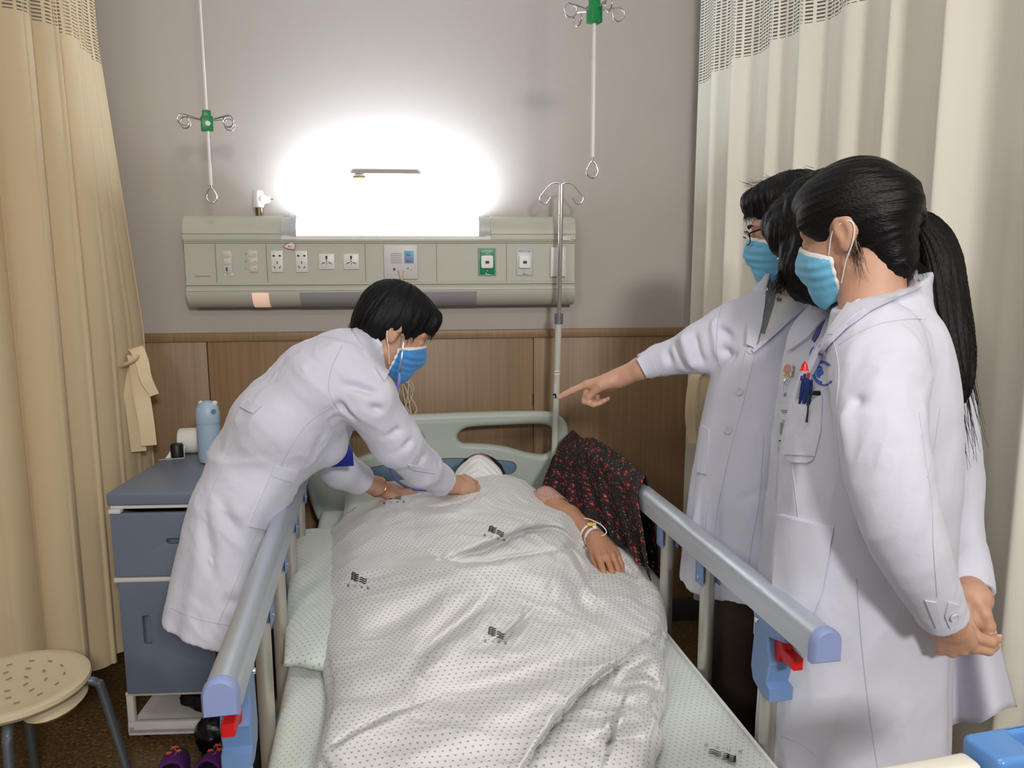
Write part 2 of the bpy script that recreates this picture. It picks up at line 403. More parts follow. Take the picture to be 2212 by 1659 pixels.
def dotted_mat(name, col, dot_col, sp=0.0125, r=0.17, rough=0.85, bump=0.25):
    """cotton printed with a staggered grid of tiny three-armed dots (UV in metres)"""
    m, nt, b = nt_new(name); N = nt.nodes; L = nt.links
    tc = N.new('ShaderNodeTexCoord'); mp = N.new('ShaderNodeVectorMath'); mp.operation = 'SCALE'; mp.inputs['Scale'].default_value = 1/sp
    L.new(tc.outputs['UV'], mp.inputs[0]); sx = N.new('ShaderNodeSeparateXYZ'); L.new(mp.outputs[0], sx.inputs[0])
    def M(op, a, b_=None, c=None):
        n = N.new('ShaderNodeMath'); n.operation = op
        for i, q in enumerate((a, b_, c)):
            if q is None: continue
            if isinstance(q, (int, float)): n.inputs[i].default_value = q
            else: L.new(q, n.inputs[i])
        return n.outputs[0]
    y = M('MULTIPLY', sx.outputs[1], 1.15); row = M('FLOOR', y); sh = M('MULTIPLY', M('MODULO', M('ADD', row, 4000.0), 2.0), 0.5)
    fx = M('SUBTRACT', M('FRACT', M('ADD', sx.outputs[0], sh)), 0.5); fy = M('SUBTRACT', M('FRACT', y), 0.5)
    d = M('SQRT', M('ADD', M('MULTIPLY', fx, fx), M('MULTIPLY', fy, fy))); an = M('ARCTAN2', fy, fx)
    lim = M('MULTIPLY', M('ADD', M('MULTIPLY', M('SINE', M('MULTIPLY', an, 3.0)), 0.4), 0.75), r)
    mask = M('MULTIPLY', M('LESS_THAN', d, lim), 0.75)
    nz = N.new('ShaderNodeTexNoise'); nz.inputs['Scale'].default_value = 2.5; L.new(tc.outputs['Object'], nz.inputs['Vector'])
    base = N.new('ShaderNodeMix'); base.data_type = 'RGBA'; base.inputs[6].default_value = col
    base.inputs[7].default_value = (col[0]*0.97, col[1]*1.0, col[2]*0.95, 1); L.new(nz.outputs[0], base.inputs[0])
    mx = N.new('ShaderNodeMix'); mx.data_type = 'RGBA'; L.new(mask, mx.inputs[0]); L.new(base.outputs[2], mx.inputs[6]); mx.inputs[7].default_value = dot_col
    L.new(mx.outputs[2], b.inputs['Base Color']); b.inputs['Roughness'].default_value = rough; b.inputs['Sheen Weight'].default_value = 0.15
    n2 = N.new('ShaderNodeTexNoise'); n2.inputs['Scale'].default_value = 900; L.new(tc.outputs['UV'], n2.inputs['Vector'])
    bp = N.new('ShaderNodeBump'); bp.inputs['Strength'].default_value = bump; bp.inputs['Distance'].default_value = 0.001
    L.new(n2.outputs[0], bp.inputs['Height']); L.new(bp.outputs[0], b.inputs['Normal'])
    return m
def curtain_mat(name, col, zmesh):
    """curtain cloth with an open-work band of slots above the height zmesh; UV.x is the length along the cloth"""
    m, nt, b = nt_new(name); N = nt.nodes; L = nt.links
    tc = N.new('ShaderNodeTexCoord'); sx = N.new('ShaderNodeSeparateXYZ'); L.new(tc.outputs['UV'], sx.inputs[0])
    def M(op, a, b_=None):
        n = N.new('ShaderNodeMath'); n.operation = op
        for i, q in enumerate((a, b_)):
            if q is None: continue
            if isinstance(q, (int, float)): n.inputs[i].default_value = q
            else: L.new(q, n.inputs[i])
        return n.outputs[0]
    fx = M('ABSOLUTE', M('SUBTRACT', M('FRACT', M('DIVIDE', sx.outputs[0], 0.022)), 0.5))
    fz = M('ABSOLUTE', M('SUBTRACT', M('FRACT', M('DIVIDE', sx.outputs[1], 0.0105)), 0.5))
    hole = M('MULTIPLY', M('MULTIPLY', M('LESS_THAN', fx, 0.36), M('LESS_THAN', fz, 0.24)), M('GREATER_THAN', sx.outputs[1], zmesh))
    al = M('SUBTRACT', 1.0, hole); L.new(al, b.inputs['Alpha'])
    b.inputs['Base Color'].default_value = col; b.inputs['Roughness'].default_value = 0.8; b.inputs['Sheen Weight'].default_value = 0.2
    tr = N.new('ShaderNodeBsdfTranslucent'); tr.inputs[0].default_value = col; ms = N.new('ShaderNodeMixShader'); ms.inputs[0].default_value = 0.18
    out = nt.nodes['Material Output']; tp = N.new('ShaderNodeBsdfTransparent'); m2 = N.new('ShaderNodeMixShader')
    L.new(b.outputs[0], ms.inputs[1]); L.new(tr.outputs[0], ms.inputs[2])
    b.inputs['Alpha'].default_value = 1.0; L.remove(b.inputs['Alpha'].links[0])
    L.new(hole, m2.inputs[0]); L.new(ms.outputs[0], m2.inputs[1]); L.new(tp.outputs[0], m2.inputs[2]); L.new(m2.outputs[0], out.inputs[0])
    return m
M_wall = mat('wall_paint', lin(178, 170, 163), 0.7, bump=0.12, scale=260, var=0.03, vscale=2)
M_wood = wood_mat(); M_floor = floor_mat()
M_ceil = mat('ceiling_paint', lin(225, 224, 220), 0.9)
M_sheet = dotted_mat('dotted_cotton_sheet', lin(214, 219, 214), lin(95, 105, 100), 0.0125, 0.15)
M_duvet = dotted_mat('dotted_cotton_duvet', lin(216, 213, 214), lin(84, 76, 70), 0.0125, 0.185)
M_curtL = curtain_mat('cream_curtain_left', lin(220, 198, 160), 2.22)
M_curtR = curtain_mat('cream_curtain_right', lin(250, 245, 230), 2.2)
M_alu = mat('brushed_aluminium', lin(196, 204, 214), 0.36, 0.6, bump=0.15, scale=300)
M_chrome = mat('chrome', lin(215, 215, 215), 0.16, 1.0)
M_white_metal = mat('white_painted_metal', lin(220, 216, 212), 0.35)
M_blue = mat('blue_grey_plastic', lin(108, 138, 184), 0.4, bump=0.1, scale=300)
M_lilac = mat('lilac_plastic', lin(140, 153, 198), 0.45)
M_red = mat('red_plastic', lin(205, 24, 30), 0.4)
M_cream_plastic = mat('cream_plastic', lin(198, 196, 180), 0.42)
M_hb = mat('pale_green_plastic', lin(186, 194, 184), 0.42, bump=0.05, scale=200)
M_cab = mat('blue_grey_cabinet_plastic', lin(112, 124, 142), 0.4, bump=0.2, scale=500)
M_black = mat('black_plastic', lin(16, 16, 17), 0.45)
M_dark = mat('dark_grey', lin(52, 52, 54), 0.5)
M_green = mat('green_plastic', lin(0, 130, 66), 0.4)
M_white = mat('white_plastic', lin(235, 234, 230), 0.4)
M_cable = mat('cream_cable', lin(200, 188, 165), 0.5)

# ------------------------------------------------------------ the setting
def quad(name, a, b, c, d, m):
    return tag(obj(name, [a, b, c, d], [(0, 1, 2, 3)], m, None, False), kind='structure')
mb = MB().box((0, 0.05, 1.95), (7.0, 0.1, 2.0)); mb.box((0, 0.05, 0.5), (7.0, 0.1, 1.0)); tag(mb.build('wall_back', M_wall, smooth=False), kind='structure')
tag(MB().box((0, -3.0, -0.05), (7.0, 8.0, 0.1)).build('floor', M_floor, smooth=False), kind='structure')
tag(MB().box((0, -3.0, 2.85), (7.0, 8.0, 0.1)).build('ceiling', M_ceil, smooth=False), kind='structure')
tag(MB().box((-3.45, -3.0, 1.4), (0.1, 8.0, 2.8)).build('wall_left', M_wall, smooth=False), kind='structure')
tag(MB().box((3.45, -3.0, 1.4), (0.1, 8.0, 2.8)).build('wall_right', M_wall, smooth=False), kind='structure')
# wooden wainscot: boards split by narrow grooves, and a cap rail
edges = [-3.4, -2.4, -1.66, -0.855, 0.405, 1.3, 2.3, 3.4]
mb = MB()
for a, b_ in zip(edges[:-1], edges[1:]): mb.box(((a+b_)/2, -0.008, 0.63), (b_-a-0.004, 0.016, 1.2), bev=0.0015)
tag(mb.build('trim_wainscot', M_wood), kind='structure')
tag(MB().box((0, -0.012, 1.2465), (6.8, 0.024, 0.034), bev=0.004).build('trim_wainscot_cap', M_wood), kind='structure')
tag(MB().box((0, -0.01, 0.05), (6.8, 0.03, 0.1), bev=0.003).build('baseboard_back', M_dark), kind='structure')

# ------------------------------------------------------------ curtains
def curtain(name, path, z0, z1, m, amp, wl, label, lean=None, seed=0, group=None, parent=None, bot=None):
    P = spl([(a, b, 0) for a, b in path], 30); s = np.r_[0, np.cumsum(np.linalg.norm(np.diff(P, axis=0), axis=1))]
    ns = int(s[-1]/0.007); t = np.linspace(0, s[-1], ns); X = np.interp(t, s, P[:, 0]); Y = np.interp(t, s, P[:, 1])
    tx = np.gradient(X); ty = np.gradient(Y); l = np.hypot(tx, ty); nx, ny = -ty/l, tx/l
    zz = np.linspace(z0, z1, 70); rs = np.random.RandomState(seed)
    # irregular pleats: phase advances at a varying rate
    rate = 1/wl*(1+0.35*np.interp(t, np.linspace(0, s[-1], 14), rs.uniform(-1, 1, 14))); ph = np.cumsum(rate)*(t[1]-t[0])*2*np.pi
    am = amp*(1+0.4*np.interp(t, np.linspace(0, s[-1], 18), rs.uniform(-1, 1, 18)))
    V = []; UV = []
    for z in zz:
        k = (z-z0)/(z1-z0); a = am*(1.0-0.25*k)
        p2 = ph+0.5*(1-k)*np.sin(t*5+seed); off = a*np.sin(p2)+0.35*a*np.sin(2*p2+1.3)+0.15*a*np.sin(0.5*p2)
        sh = 0.35*a*np.sin(2*p2)
        ex = lean(z, t) if lean else 0
        bz = (bot(t)*(1-k)**8 if bot else 0)
        x = X+nx*(off+ex)+tx/l*sh; y = Y+ny*(off+ex)+ty/l*sh
        V.append(np.column_stack([x, y, np.full(ns, z)+bz]))
        UV.append(np.column_stack([t*1.35, np.full(ns, z)]))
    V = np.concatenate(V); UV = np.concatenate(UV); nz = len(zz)
    F = [(i*ns+j, i*ns+j+1, (i+1)*ns+j+1, (i+1)*ns+j) for i in range(nz-1) for j in range(ns-1)]
    o = obj(name, V, F, m, parent, True, UV)
    if label: tag(o, label, 'curtain', group)
    return o
cl = thing('privacy_curtain', (-1.15, -0.4, 0.2), 'cream pleated curtain at the left of the bed, gathered with a tie near the wall', 'curtain', 'privacy curtains around the bed')
curtain('curtain_cloth', [(-1.175, -0.06), (-1.13, -0.25), (-1.105, -0.45), (-1.14, -0.62), (-1.27, -0.74), (-1.5, -0.86), (-1.9, -1.0)], 0.2, 2.8, M_curtL, 0.036, 0.15, None, seed=3, parent=cl,
        lean=lambda z, t: 0.075*min(1, max(0, (2.3-z)/1.0))*np.exp(-(t/0.35)**2))
def ribbon(mb, pts, width, wdir, th=0.003):
    P = spl(pts, 8); wd = np.array(wdir, float); wd /= np.linalg.norm(wd); k = len(P); T = np.gradient(P, axis=0); N = np.cross(T, wd); N /= np.linalg.norm(N, axis=1)[:, None]+1e-9
    wv = np.broadcast_to(np.asarray(width, float), (len(pts),)); wv = np.interp(np.linspace(0, 1, k), np.linspace(0, 1, len(pts)), wv)
    V = []
    for i in range(k):
        for a, b in ((-1, -1), (1, -1), (1, 1), (-1, 1)): V.append(P[i]+wd*wv[i]/2*a+N[i]*th/2*b)
    F = [(i*4+j, i*4+(j+1) % 4, (i+1)*4+(j+1) % 4, (i+1)*4+j) for i in range(k-1) for j in range(4)]+[(3, 2, 1, 0), ((k-1)*4, (k-1)*4+1, (k-1)*4+2, (k-1)*4+3)]
    return mb.add(V, F)
q = lambda px, py, Y: PY(px, py, Y)
M_tie = mat('cream_tie_cloth', lin(226, 205, 168), 0.85, bump=0.3, scale=500)
mb = MB(); Yt = -0.22
ribbon(mb, [q(272, 795, Yt), q(290, 752, Yt-0.01), q(306, 780, Yt-.03), q(316, 820, Yt-0.04), q(334, 853, Yt-0.03)], [0.03, 0.05, 0.045, 0.04, 0.03], (0.8, 0.6, 0.25))
ribbon(mb, [q(270, 790, Yt), q(292, 770, Yt-0.03), q(305, 850, Yt-0.04), q(316, 910, Yt-0.05), q(322, 962, Yt-0.05)], [0.03, 0.05, 0.055, 0.05, 0.05], (1, 0.3, 0))
ribbon(mb, [q(274, 780, Yt), q(268, 810, Yt-0.03), q(285, 870, Yt-0.04), q(300, 975, Yt-0.04)], [0.03, 0.04, 0.045, 0.05], (0.9, 0.4, 0))
mb.tube(spl([q(240, 800, Yt+.06), q(262, 792, Yt-0.05), q(292, 776, Yt-.05), q(304, 765, Yt+.02)], 6), 0.011, flat=0.5)
mb.build('curtain_tie', M_tie, cl)
cr = thing('privacy_curtain', (1.1, -0.5, 0.2), 'cream pleated curtain with open-work top hanging behind the pointing man, tied low', 'curtain', 'privacy curtains around the bed')
curtain('curtain_cloth', [(1.03, -0.06), (1.045, -0.3), (1.075, -0.55), (1.12, -0.85), (1.19, -1.14)], 0.2, 2.8, M_curtR, 0.028, 0.19, None, seed=11, parent=cr)
mb = MB(); Yt = -0.3
ribbon(mb, [q(1530, 800, Yt), q(1508, 806, Yt-0.03), q(1496, 830, Yt-0.04), q(1490, 900, Yt-0.04), q(1497, 958, Yt-0.04)], [0.03, 0.035, 0.035, 0.035, 0.03], (1, -0.3, 0))
ribbon(mb, [q(1528, 800, Yt), q(1524, 830, Yt-0.03), q(1520, 880, Yt-0.04), q(1514, 960, Yt-0.03)], [0.03, 0.04, 0.04, 0.045], (1, 0.3, 0))
mb.tube(spl([q(1560, 815, Yt+.02), q(1535, 803, Yt-0.05), q(1515, 803, Yt-.03), q(1506, 808, Yt+.05)], 6), 0.011, flat=0.5)
mb.build('curtain_tie', M_tie, cr)
curtain('privacy_curtain', [(1.175, -0.95), (1.19, -1.3), (1.22, -1.7), (1.25, -2.2), (1.28, -2.9)], 0.2, 2.8, M_curtR, 0.03, 0.21,
        'cream pleated curtain without visible open-work hanging behind the ponytailed woman', seed=21, group='privacy curtains around the bed')

# ------------------------------------------------------------ bed-head service panel on the wall
pn = thing('bedhead_panel', (-0.17, 0, 1.36), 'long grey-green medical service panel with lit lamp, sockets and gas outlets on the wall', 'wall panel')
def prof(points, x0, x1, name, m, parent=pn, nr=1):
    """extrude a (y,z) profile along x"""
    P = points; k = len(P); V = [(x0, y, z) for y, z in P]+[(x1, y, z) for y, z in P]
    F = [(i, (i+1) % k, k+(i+1) % k, k+i) for i in range(k)]+[tuple(range(k))[::-1], tuple(range(k, 2*k))]
    mb = MB(); mb.v = V; mb.f = F; return mb.build(name, m, parent, True, 30)
XL, XR = -0.892, 0.556
arc = lambda cy, cz, ry, rz, a0, a1, n=10: [(cy+ry*math.cos(math.radians(a)), cz+rz*math.sin(math.radians(a))) for a in np.linspace(a0, a1, n)]
M_panel = mat('panel_grey_green', lin(186, 184, 170), 0.42, var=0.02, vscale=3)
# y is negative towards the room
prof([(0, 1.70)]+[(-0.055-0.05*math.sin(a), 1.63+0.07*math.cos(a)) for a in np.linspace(0, math.pi/2, 10)]+[(-0.105, 1.612), (-0.101, 1.611), (0, 1.611)], XL, -0.545, 'top_cover', M_panel)
prof([(0, 1.70)]+[(-0.055-0.05*math.sin(a), 1.63+0.07*math.cos(a)) for a in np.linspace(0, math.pi/2, 10)]+[(-0.105, 1.612), (-0.101, 1.611), (0, 1.611)], 0.232, XR, 'top_cover', M_panel)
prof([(0, 1.611), (-0.104, 1.611), (-0.107, 1.6), (-0.1, 1.597), (-0.1, 1.456), (-0.106, 1.452), (-0.106, 1.446), (-0.096, 1.444), (-0.096, 1.436), (0, 1.436)], XL+0.002, XR-0.002, 'front_fascia', M_panel)
prof([(0, 1.436), (-0.1, 1.436), (-0.104, 1.425)]+[(-0.05-0.054*math.cos(a), 1.42-0.058*math.sin(a)) for a in np.linspace(0, math.pi/2, 10)]+[(0, 1.362)], XL, XR, 'bottom_cover', M_panel)
M_seam = mat('panel_seam', lin(120, 118, 108), 0.6)
mb = MB()
for px in (466, 576, 789, 943, 1094):
    x = PY(px, 560, -0.101)[0]; mb.box((x, -0.1005, 1.526), (0.0016, 0.003, 0.14))
mb.box(((XL+XR)/2, -0.1055, 1.6055), (XR-XL, 0.003, 0.0025)); mb.box(((XL-.545)/2, -0.1055, 1.632), (-.545-XL, 0.002, 0.0014)); mb.box(((XR+.232)/2, -0.1055, 1.632), (XR-.232, 0.002, 0.0014))
mb.box(((XL+XR)/2, -0.1035, 1.424), (XR-XL, 0.003, 0.0014))
mb.build('fascia_seam', M_seam, pn)
# lamp
M_tube = mat('lamp_glow', (1, 1, 1, 1), 0.5, emit=((0.93, 0.96, 1.0, 1), 9.0))
lp = thing('reading_lamp', (-0.155, -0.05, 1.61), 'lit tubular lamp with grey end caps set in the top of the wall panel', 'lamp')
prof([(0, 1.66), (-0.03, 1.66), (-0.05, 1.64), (-0.1, 1.625), (-0.1, 1.612), (0, 1.612)], -0.545, 0.232, 'lamp_tray', M_white_metal, lp)
def lampprof(y0=0.0, g=0.0): return [(-0.012, 1.70+g)]+[(-0.055-(0.048+g)*math.sin(a), 1.645+(0.055+g)*math.cos(a)) for a in np.linspace(0, math.pi*0.62, 12)]+[(-0.05, 1.627), (-0.012, 1.627)]
prof(lampprof(), -0.488, 0.186, 'lamp_diffuser', M_tube, lp)
M_cap = mat('lamp_end_grey', lin(188, 189, 190), 0.4)
prof(lampprof(g=0.003), -0.512, -0.488, 'end_cap', M_cap, lp); prof(lampprof(g=0.003), 0.186, 0.21, 'end_cap', M_cap, lp)
prof(lampprof(g=-0.004), -0.543, -0.512, 'end_cap', M_cap, lp); prof(lampprof(g=-0.004), 0.21, 0.23, 'end_cap', M_cap, lp)
prof(lampprof(g=0.002), -0.551, -0.543, 'end_cap', M_panel, lp); prof(lampprof(g=0.002), 0.23, 0.238, 'end_cap', M_panel, lp)
# the tube's light, thrown up the wall from inside the lamp's open top
a_ = area('reading_lamp_tube', (-0.15, -0.085, 1.712), 0.62, 15.0, (0.78, 0.87, 1.0), (-0.15, -0.03, 2.1), 0.05)
a_.parent = lp; a_.matrix_parent_inverse = lp.matrix_world.inverted()
# night lamp & grey window in the lower cover
def lowpatch(name, x0, x1, m, z0=0.0, z1=1.0, g=0.0012, parent=pn):
    al = np.linspace(0.05, 1.35, 8)
    P = [(-0.05-(0.054+g)*math.cos(a), 1.42-(0.058+g)*math.sin(a)) for a in al]
    k = len(P); V = [(x0, y, z) for y, z in P]+[(x1, y, z) for y, z in P]; F = [(i, k+i, k+i+1, i+1) for i in range(k-1)]
    mb = MB(); mb.v = V; mb.f = F; return mb.build(name, m, parent, True, 30)
xx = lambda px, py=640: PY(px, py, -0.1)[0]
lowpatch('lower_window', xx(648), xx(1030), mat('panel_violet_grey', lin(150, 146, 150), 0.35))
lowpatch('night_light', xx(545), xx(581), mat('night_light_glow', lin(235, 200, 180), 0.4, emit=(lin(235, 190, 170), 0.45)), g=0.002)
# switches and sockets
sockets = 'sockets and switches on the wall panel'
def place(px, py): p = PY(px, py, -0.1); return p[0], p[2]
def switch(px, py, w, h, lab, nk, rot=False, extra=None):
    x, z = place(px, py); t = thing('wall_switch', (x, -0.1, z), lab, 'switch')
    MB().box((x, -0.1015, z), (w, 0.005, h), bev=0.001).build('switch_plate', M_panel2, t)
    for i in range(nk):
        zz = z+h/2-(i+0.5)*h/nk
        if extra and i == nk-1:
            MB().box((x-0.004, -0.1045, zz), (0.006, 0.003, 0.013)).build('port', mat('socket_blue', lin(40, 70, 170), 0.4), t); continue
        MB().box((x, -0.105, zz), (w*0.82, 0.004, h/nk*0.78), rotx(0.06), bev=0.001).build('rocker', M_panel2, t)
        if not extra: MB().box((x+0.008, -0.1075, zz), (0.0015, 0.001, 0.005)).build('indicator', M_dark, t)
    return t
M_panel2 = mat('switch_cream', lin(205, 202, 190), 0.4)
switch(492, 566, 0.031, 0.079, 'triple switch plate whose lowest field is a blue port, on the wall panel', 3, extra=True)
switch(547, 565, 0.033, 0.079, 'triple rocker switch with indicator marks on the wall panel', 3)
M_sock = mat('socket_white', lin(222, 219, 212), 0.35)
def socket2(px, py, lab):
    x, z = place(px, py); t = thing('power_socket', (x, -0.1, z), lab, 'socket', sockets)
    MB().box((x, -0.1025, z), (0.043, 0.006, 0.079), bev=0.0015).build('socket_plate', M_sock, t)
    b = MB(); y = -0.106
    for s in (-1, 1):
        b.box((x+s*0.011, y, z+0.021), (0.008, 0.0015, 0.006), bev=0.0005); b.box((x+s*0.0095, y, z-0.021), (0.0026, 0.0015, 0.0095), roty(s*0.6))
    b.box((x, y, z-0.004), (0.0028, 0.0015, 0.009)); b.build('socket_hole', M_black, t)
socket2(599, 565, 'tall two-part white power socket nearer the switches'); socket2(652, 565, 'tall two-part white power socket just right of its twin')
def socketU(px, py, lab):
    x, z = place(px, py); t = thing('power_socket', (x, -0.1, z), lab, 'socket', sockets)
    MB().box((x, -0.1025, z), (0.057, 0.006, 0.057), bev=0.0015).build('socket_plate', M_sock, t)
    MB().box((x, -0.106, z), (0.042, 0.002, 0.042), bev=0.0008).build('socket_insert', M_sock, t)
    b = MB(); y = -0.1075; b.box((x, y, z+0.0165), (0.007, 0.0015, 0.009), bev=.0005); b.box((x, y, z+0.009), (0.0045, 0.0015, 0.005)); b.box((x, y, z), (0.004, 0.0015, 0.004)); b.box((x, y, z-0.008), (0.004, 0.0015, 0.003))
    for s in (-1, 1): b.box((x+s*0.011, y, z-0.005), (0.009, 0.0015, 0.003), roty(s*0.35)); b.box((x+s*0.016, y, z-0.0085), (0.003, 0.0015, 0.002))
    b.build('socket_hole', M_black, t)
socketU(706, 565, 'square universal socket next to the tall sockets'); socketU(759, 565, 'square universal socket next to the call unit')
# call unit with its cord
x, z = place(866, 566); t = thing('call_unit', (x, -0.1, z), 'pale nurse call unit with speaker slots and blue button field on the wall panel', 'intercom')
MB().box((x, -0.103, z), (0.127, 0.014, 0.128), bev=0.004).build('housing', mat('callunit_white', lin(206, 203, 200), 0.4), t)
b = MB()
for i in range(6): b.box((x-0.017, -0.1105, z+0.031-i*0.0068), (0.042, 0.001, 0.0015))
b.build('speaker_slot', M_seam, t)
MB().box((x+0.031, -0.1107, z+0.018), (0.035, 0.0015, 0.046), bev=0.0004).build('button_field', mat('call_blue', lin(92, 156, 196), 0.4), t)
MB().box((x+0.03, -0.1122, z+0.028), (0.016, 0.002, 0.01), bev=0.0008).build('button', mat('call_green', lin(50, 160, 130), 0.4), t)
MB().box((x+0.03, -0.1122, z+0.007), (0.016, 0.002, 0.01), bev=0.0008).build('button', mat('call_red', lin(205, 60, 80), 0.4), t)
for dx, dz, r in ((-0.025, -0.027, 0.0045), (0.026, -0.024, 0.0025), (0.038, -0.029, 0.0015)): MB().lathe([(r, 0), (r, 0.0015)], (x+dx, -0.1105, z+dz), 16, R=rotx(math.pi/2)).build('jack', M_dark, t)
b = MB(); b.tube([(x, -0.112, z-0.03), (x+0.001, -0.116, z-0.045), (x+0.002, -0.115, z-0.064)], [0.012, 0.009, 0.005], 12, flat=0.5); b.build('cord_plug', M_cable, t)
E_ = []
c0 = np.array([x+0.003, -0.117, z-0.064]); cc = [c0, PY(869, 640, -0.12), PY(872, 760, -0.12), PY(882, 815, -0.12), PY(893, 835, -0.115), PY(884, 870, -0.11), PY(868, 850, -0.11), PY(864, 832, -0.12), PY(878, 826, -0.13), PY(888, 838, -0.13), PY(886, 855, -0.12), PY(896, 872, -0.12), PY(900, 885, -0.115), PY(892, 896, -0.12), PY(878, 880, -0.12), PY(872, 850, -0.13), PY(866, 825, -0.13), PY(862, 845, -0.12), PY(860, 880, -0.13), PY(868, 905, -0.13), PY(880, 860, -0.14), PY(882, 820, -0.14), PY(872, 806, -0.14), PY(866, 815, -0.13), PY(880, 850, -0.135), PY(888, 895, -0.14)]
MB().tube(spl(cc, 8), 0.0024, 8).build('cord', M_cable, t)
# gas outlets
def outlet(px, py, name, m, lm, word, lab):
    x, z = place(px, py); t = thing(name, (x, -0.1, z), lab, 'gas outlet')
    MB().box((x, -0.1015, z), (0.067, 0.004, 0.104), bev=0.0015).build('backplate', m, t)
    plate('backplate_line', [rrect(-0.031, -0.0495, 0.031, 0.0495, 0.003), rrect(-0.030, -0.0485, 0.030, 0.0485, 0.003)[::-1]], 0.0006, 0.0, lm, wallM(x, -0.1038, z), t)
    plate('outlet_ring', [rrect(-0.023, -0.024, 0.023, 0.024, 0.007)], 0.012, 0.003, M_white, wallM(x, -0.109, z), t)
    MB().lathe([(0.009, 0), (0.009, 0.002)], (x, -0.114, z), 20, R=rotx(math.pi/2)).build('outlet_face', M_sock, t)
    MB().box((x, -0.1165, z-0.001), (0.014, 0.002, 0.0095)).build('outlet_port', M_black, t)
    text('lettering', word, 0.0115, lm, wallM(x, -0.1042, z+0.0405), t)
    for dz in (0.033, -0.033): MB().lathe([(0.0026, 0), (0.0022, 0.002)], (x, -0.1035, z+dz), 12, R=rotx(math.pi/2)).build('screw', M_chrome, t)
    text('lettering', 'A', 0.012, lm, wallM(x-0.003, -0.1042, z-0.0445), t); MB().box((x+0.006, -0.1042, z-0.0475), (0.011, 0.0006, 0.0016)).build('emblem_bar', lm, t)
M_outline = mat('outlet_ink', lin(90, 100, 105), 0.5)
outlet(1052, 566, 'oxygen_outlet', mat('oxygen_green', lin(20, 132, 88), 0.4), M_white, 'OXYGEN', 'green framed oxygen outlet lettered OXYGEN on the wall panel')
outlet(1133, 566, 'vacuum_outlet', mat('outlet_pale', lin(205, 208, 208), 0.4), M_outline, 'MEDICAL', 'pale framed gas outlet lettered MEDICAL on the wall panel')
x, z = place(1204, 566); t = thing('equipment_rail', (x, -0.1, z), 'short white upright mounting bracket at the right end of the wall panel', 'bracket')
MB().box((x, -0.106, z), (0.058, 0.012, 0.11), bev=0.001).build('rail_plate', M_white, t)
b = MB();
for dx in (-0.027, 0.027): b.box((x+dx, -0.114, z), (0.004, 0.01, 0.112))
b.build('rail_edge', M_white_metal, t)
# writing and small marks on the panel
M_ink = mat('grey_print', lin(105, 103, 95), 0.6)
pz = place(438, 597); text('lettering', 'BOOK ACCESSORIES', 0.0058, M_ink, wallM(pz[0], -0.1003, pz[1]), pn)
pz = place(494, 592); MB().box((pz[0], -0.101, pz[1]), (0.032, 0.001, 0.01)).build('paper_label', M_sock, pn); text('lettering', 'BAC', 0.009, M_ink, wallM(pz[0], -0.1018, pz[1]), pn)
for dy in (549, 565, 581):
    pz = place(531, dy); text('lettering', '\u25cb', 0.008, M_ink, wallM(pz[0], -0.1005, pz[1]), pn)
pz = PY(1224, 515, -0.108); MB().box((pz[0], -0.107, pz[2]), (0.028, 0.001, 0.012)).build('paper_label', M_white, pn); text('lettering', '\u25aa\u2234 CE', 0.008, M_ink, wallM(pz[0], -0.1078, pz[2]), pn)
# small red-rimmed sticker
pz = place(625, 533); st = [(-.025, 0), (-.013, .011), (.01, .017), (.023, .01), (.018, -.011), (-.006, -.008)]
so = plate('paper_sticker', [poly2(st, 1)], 0.0006, 0, mat('sticker_red', lin(200, 110, 110), 0.6), wallM(pz[0]+0.002, -0.1065, pz[1]-0.001)); tag(so, 'small folded paper sticker with red rim stuck on the wall panel', 'sticker')
plate('sticker_face', [[(a*0.82, b_*0.78+0.001) for a, b_ in st]], 0.0006, 0, M_sock, wallM(pz[0]+0.003, -0.1071, pz[1]-0.001), so); text('lettering', '\u5e8a 4', 0.008, M_dark, wallM(pz[0]+0.003, -0.1077, pz[1]), so)
# wall plug-like regulator above the panel
x, z = PY(560, 430, -0.05)[[0, 2]]; t = thing('wall_adapter', (x, -0.05, z), 'white elbow-shaped fitting on a metal stub above the wall panel', 'fitting')
b = MB().lathe([(0.006, -0.033), (0.017, -0.031), (0.02, -0.025), (0.02, 0.022), (0.017, 0.03), (0.006, 0.033)], (x-0.004, -0.05, z), 24); b.build('body', M_white, t)
MB().lathe([(0.02, 0.0), (0.019, 0.012), (0.014, 0.018), (0.013, 0.028), (0.009, 0.031)], (x+0.008, -0.05, z-0.001), 20, R=roty(math.pi/2)).build('nozzle', M_white, t)
b = MB(); b.lathe([(0.002, 0), (0.002, 0.015)], (x+0.037, -0.05, z), 8, R=roty(math.pi/2)); b.build('pin', M_chrome, t)
MB().lathe([(0.0135, -0.03), (0.0145, 0.0)], (x-0.002, -0.05, z-0.033), 20).build('stub', mat('brass_dull', lin(120, 108, 92), 0.35, 0.8), t)
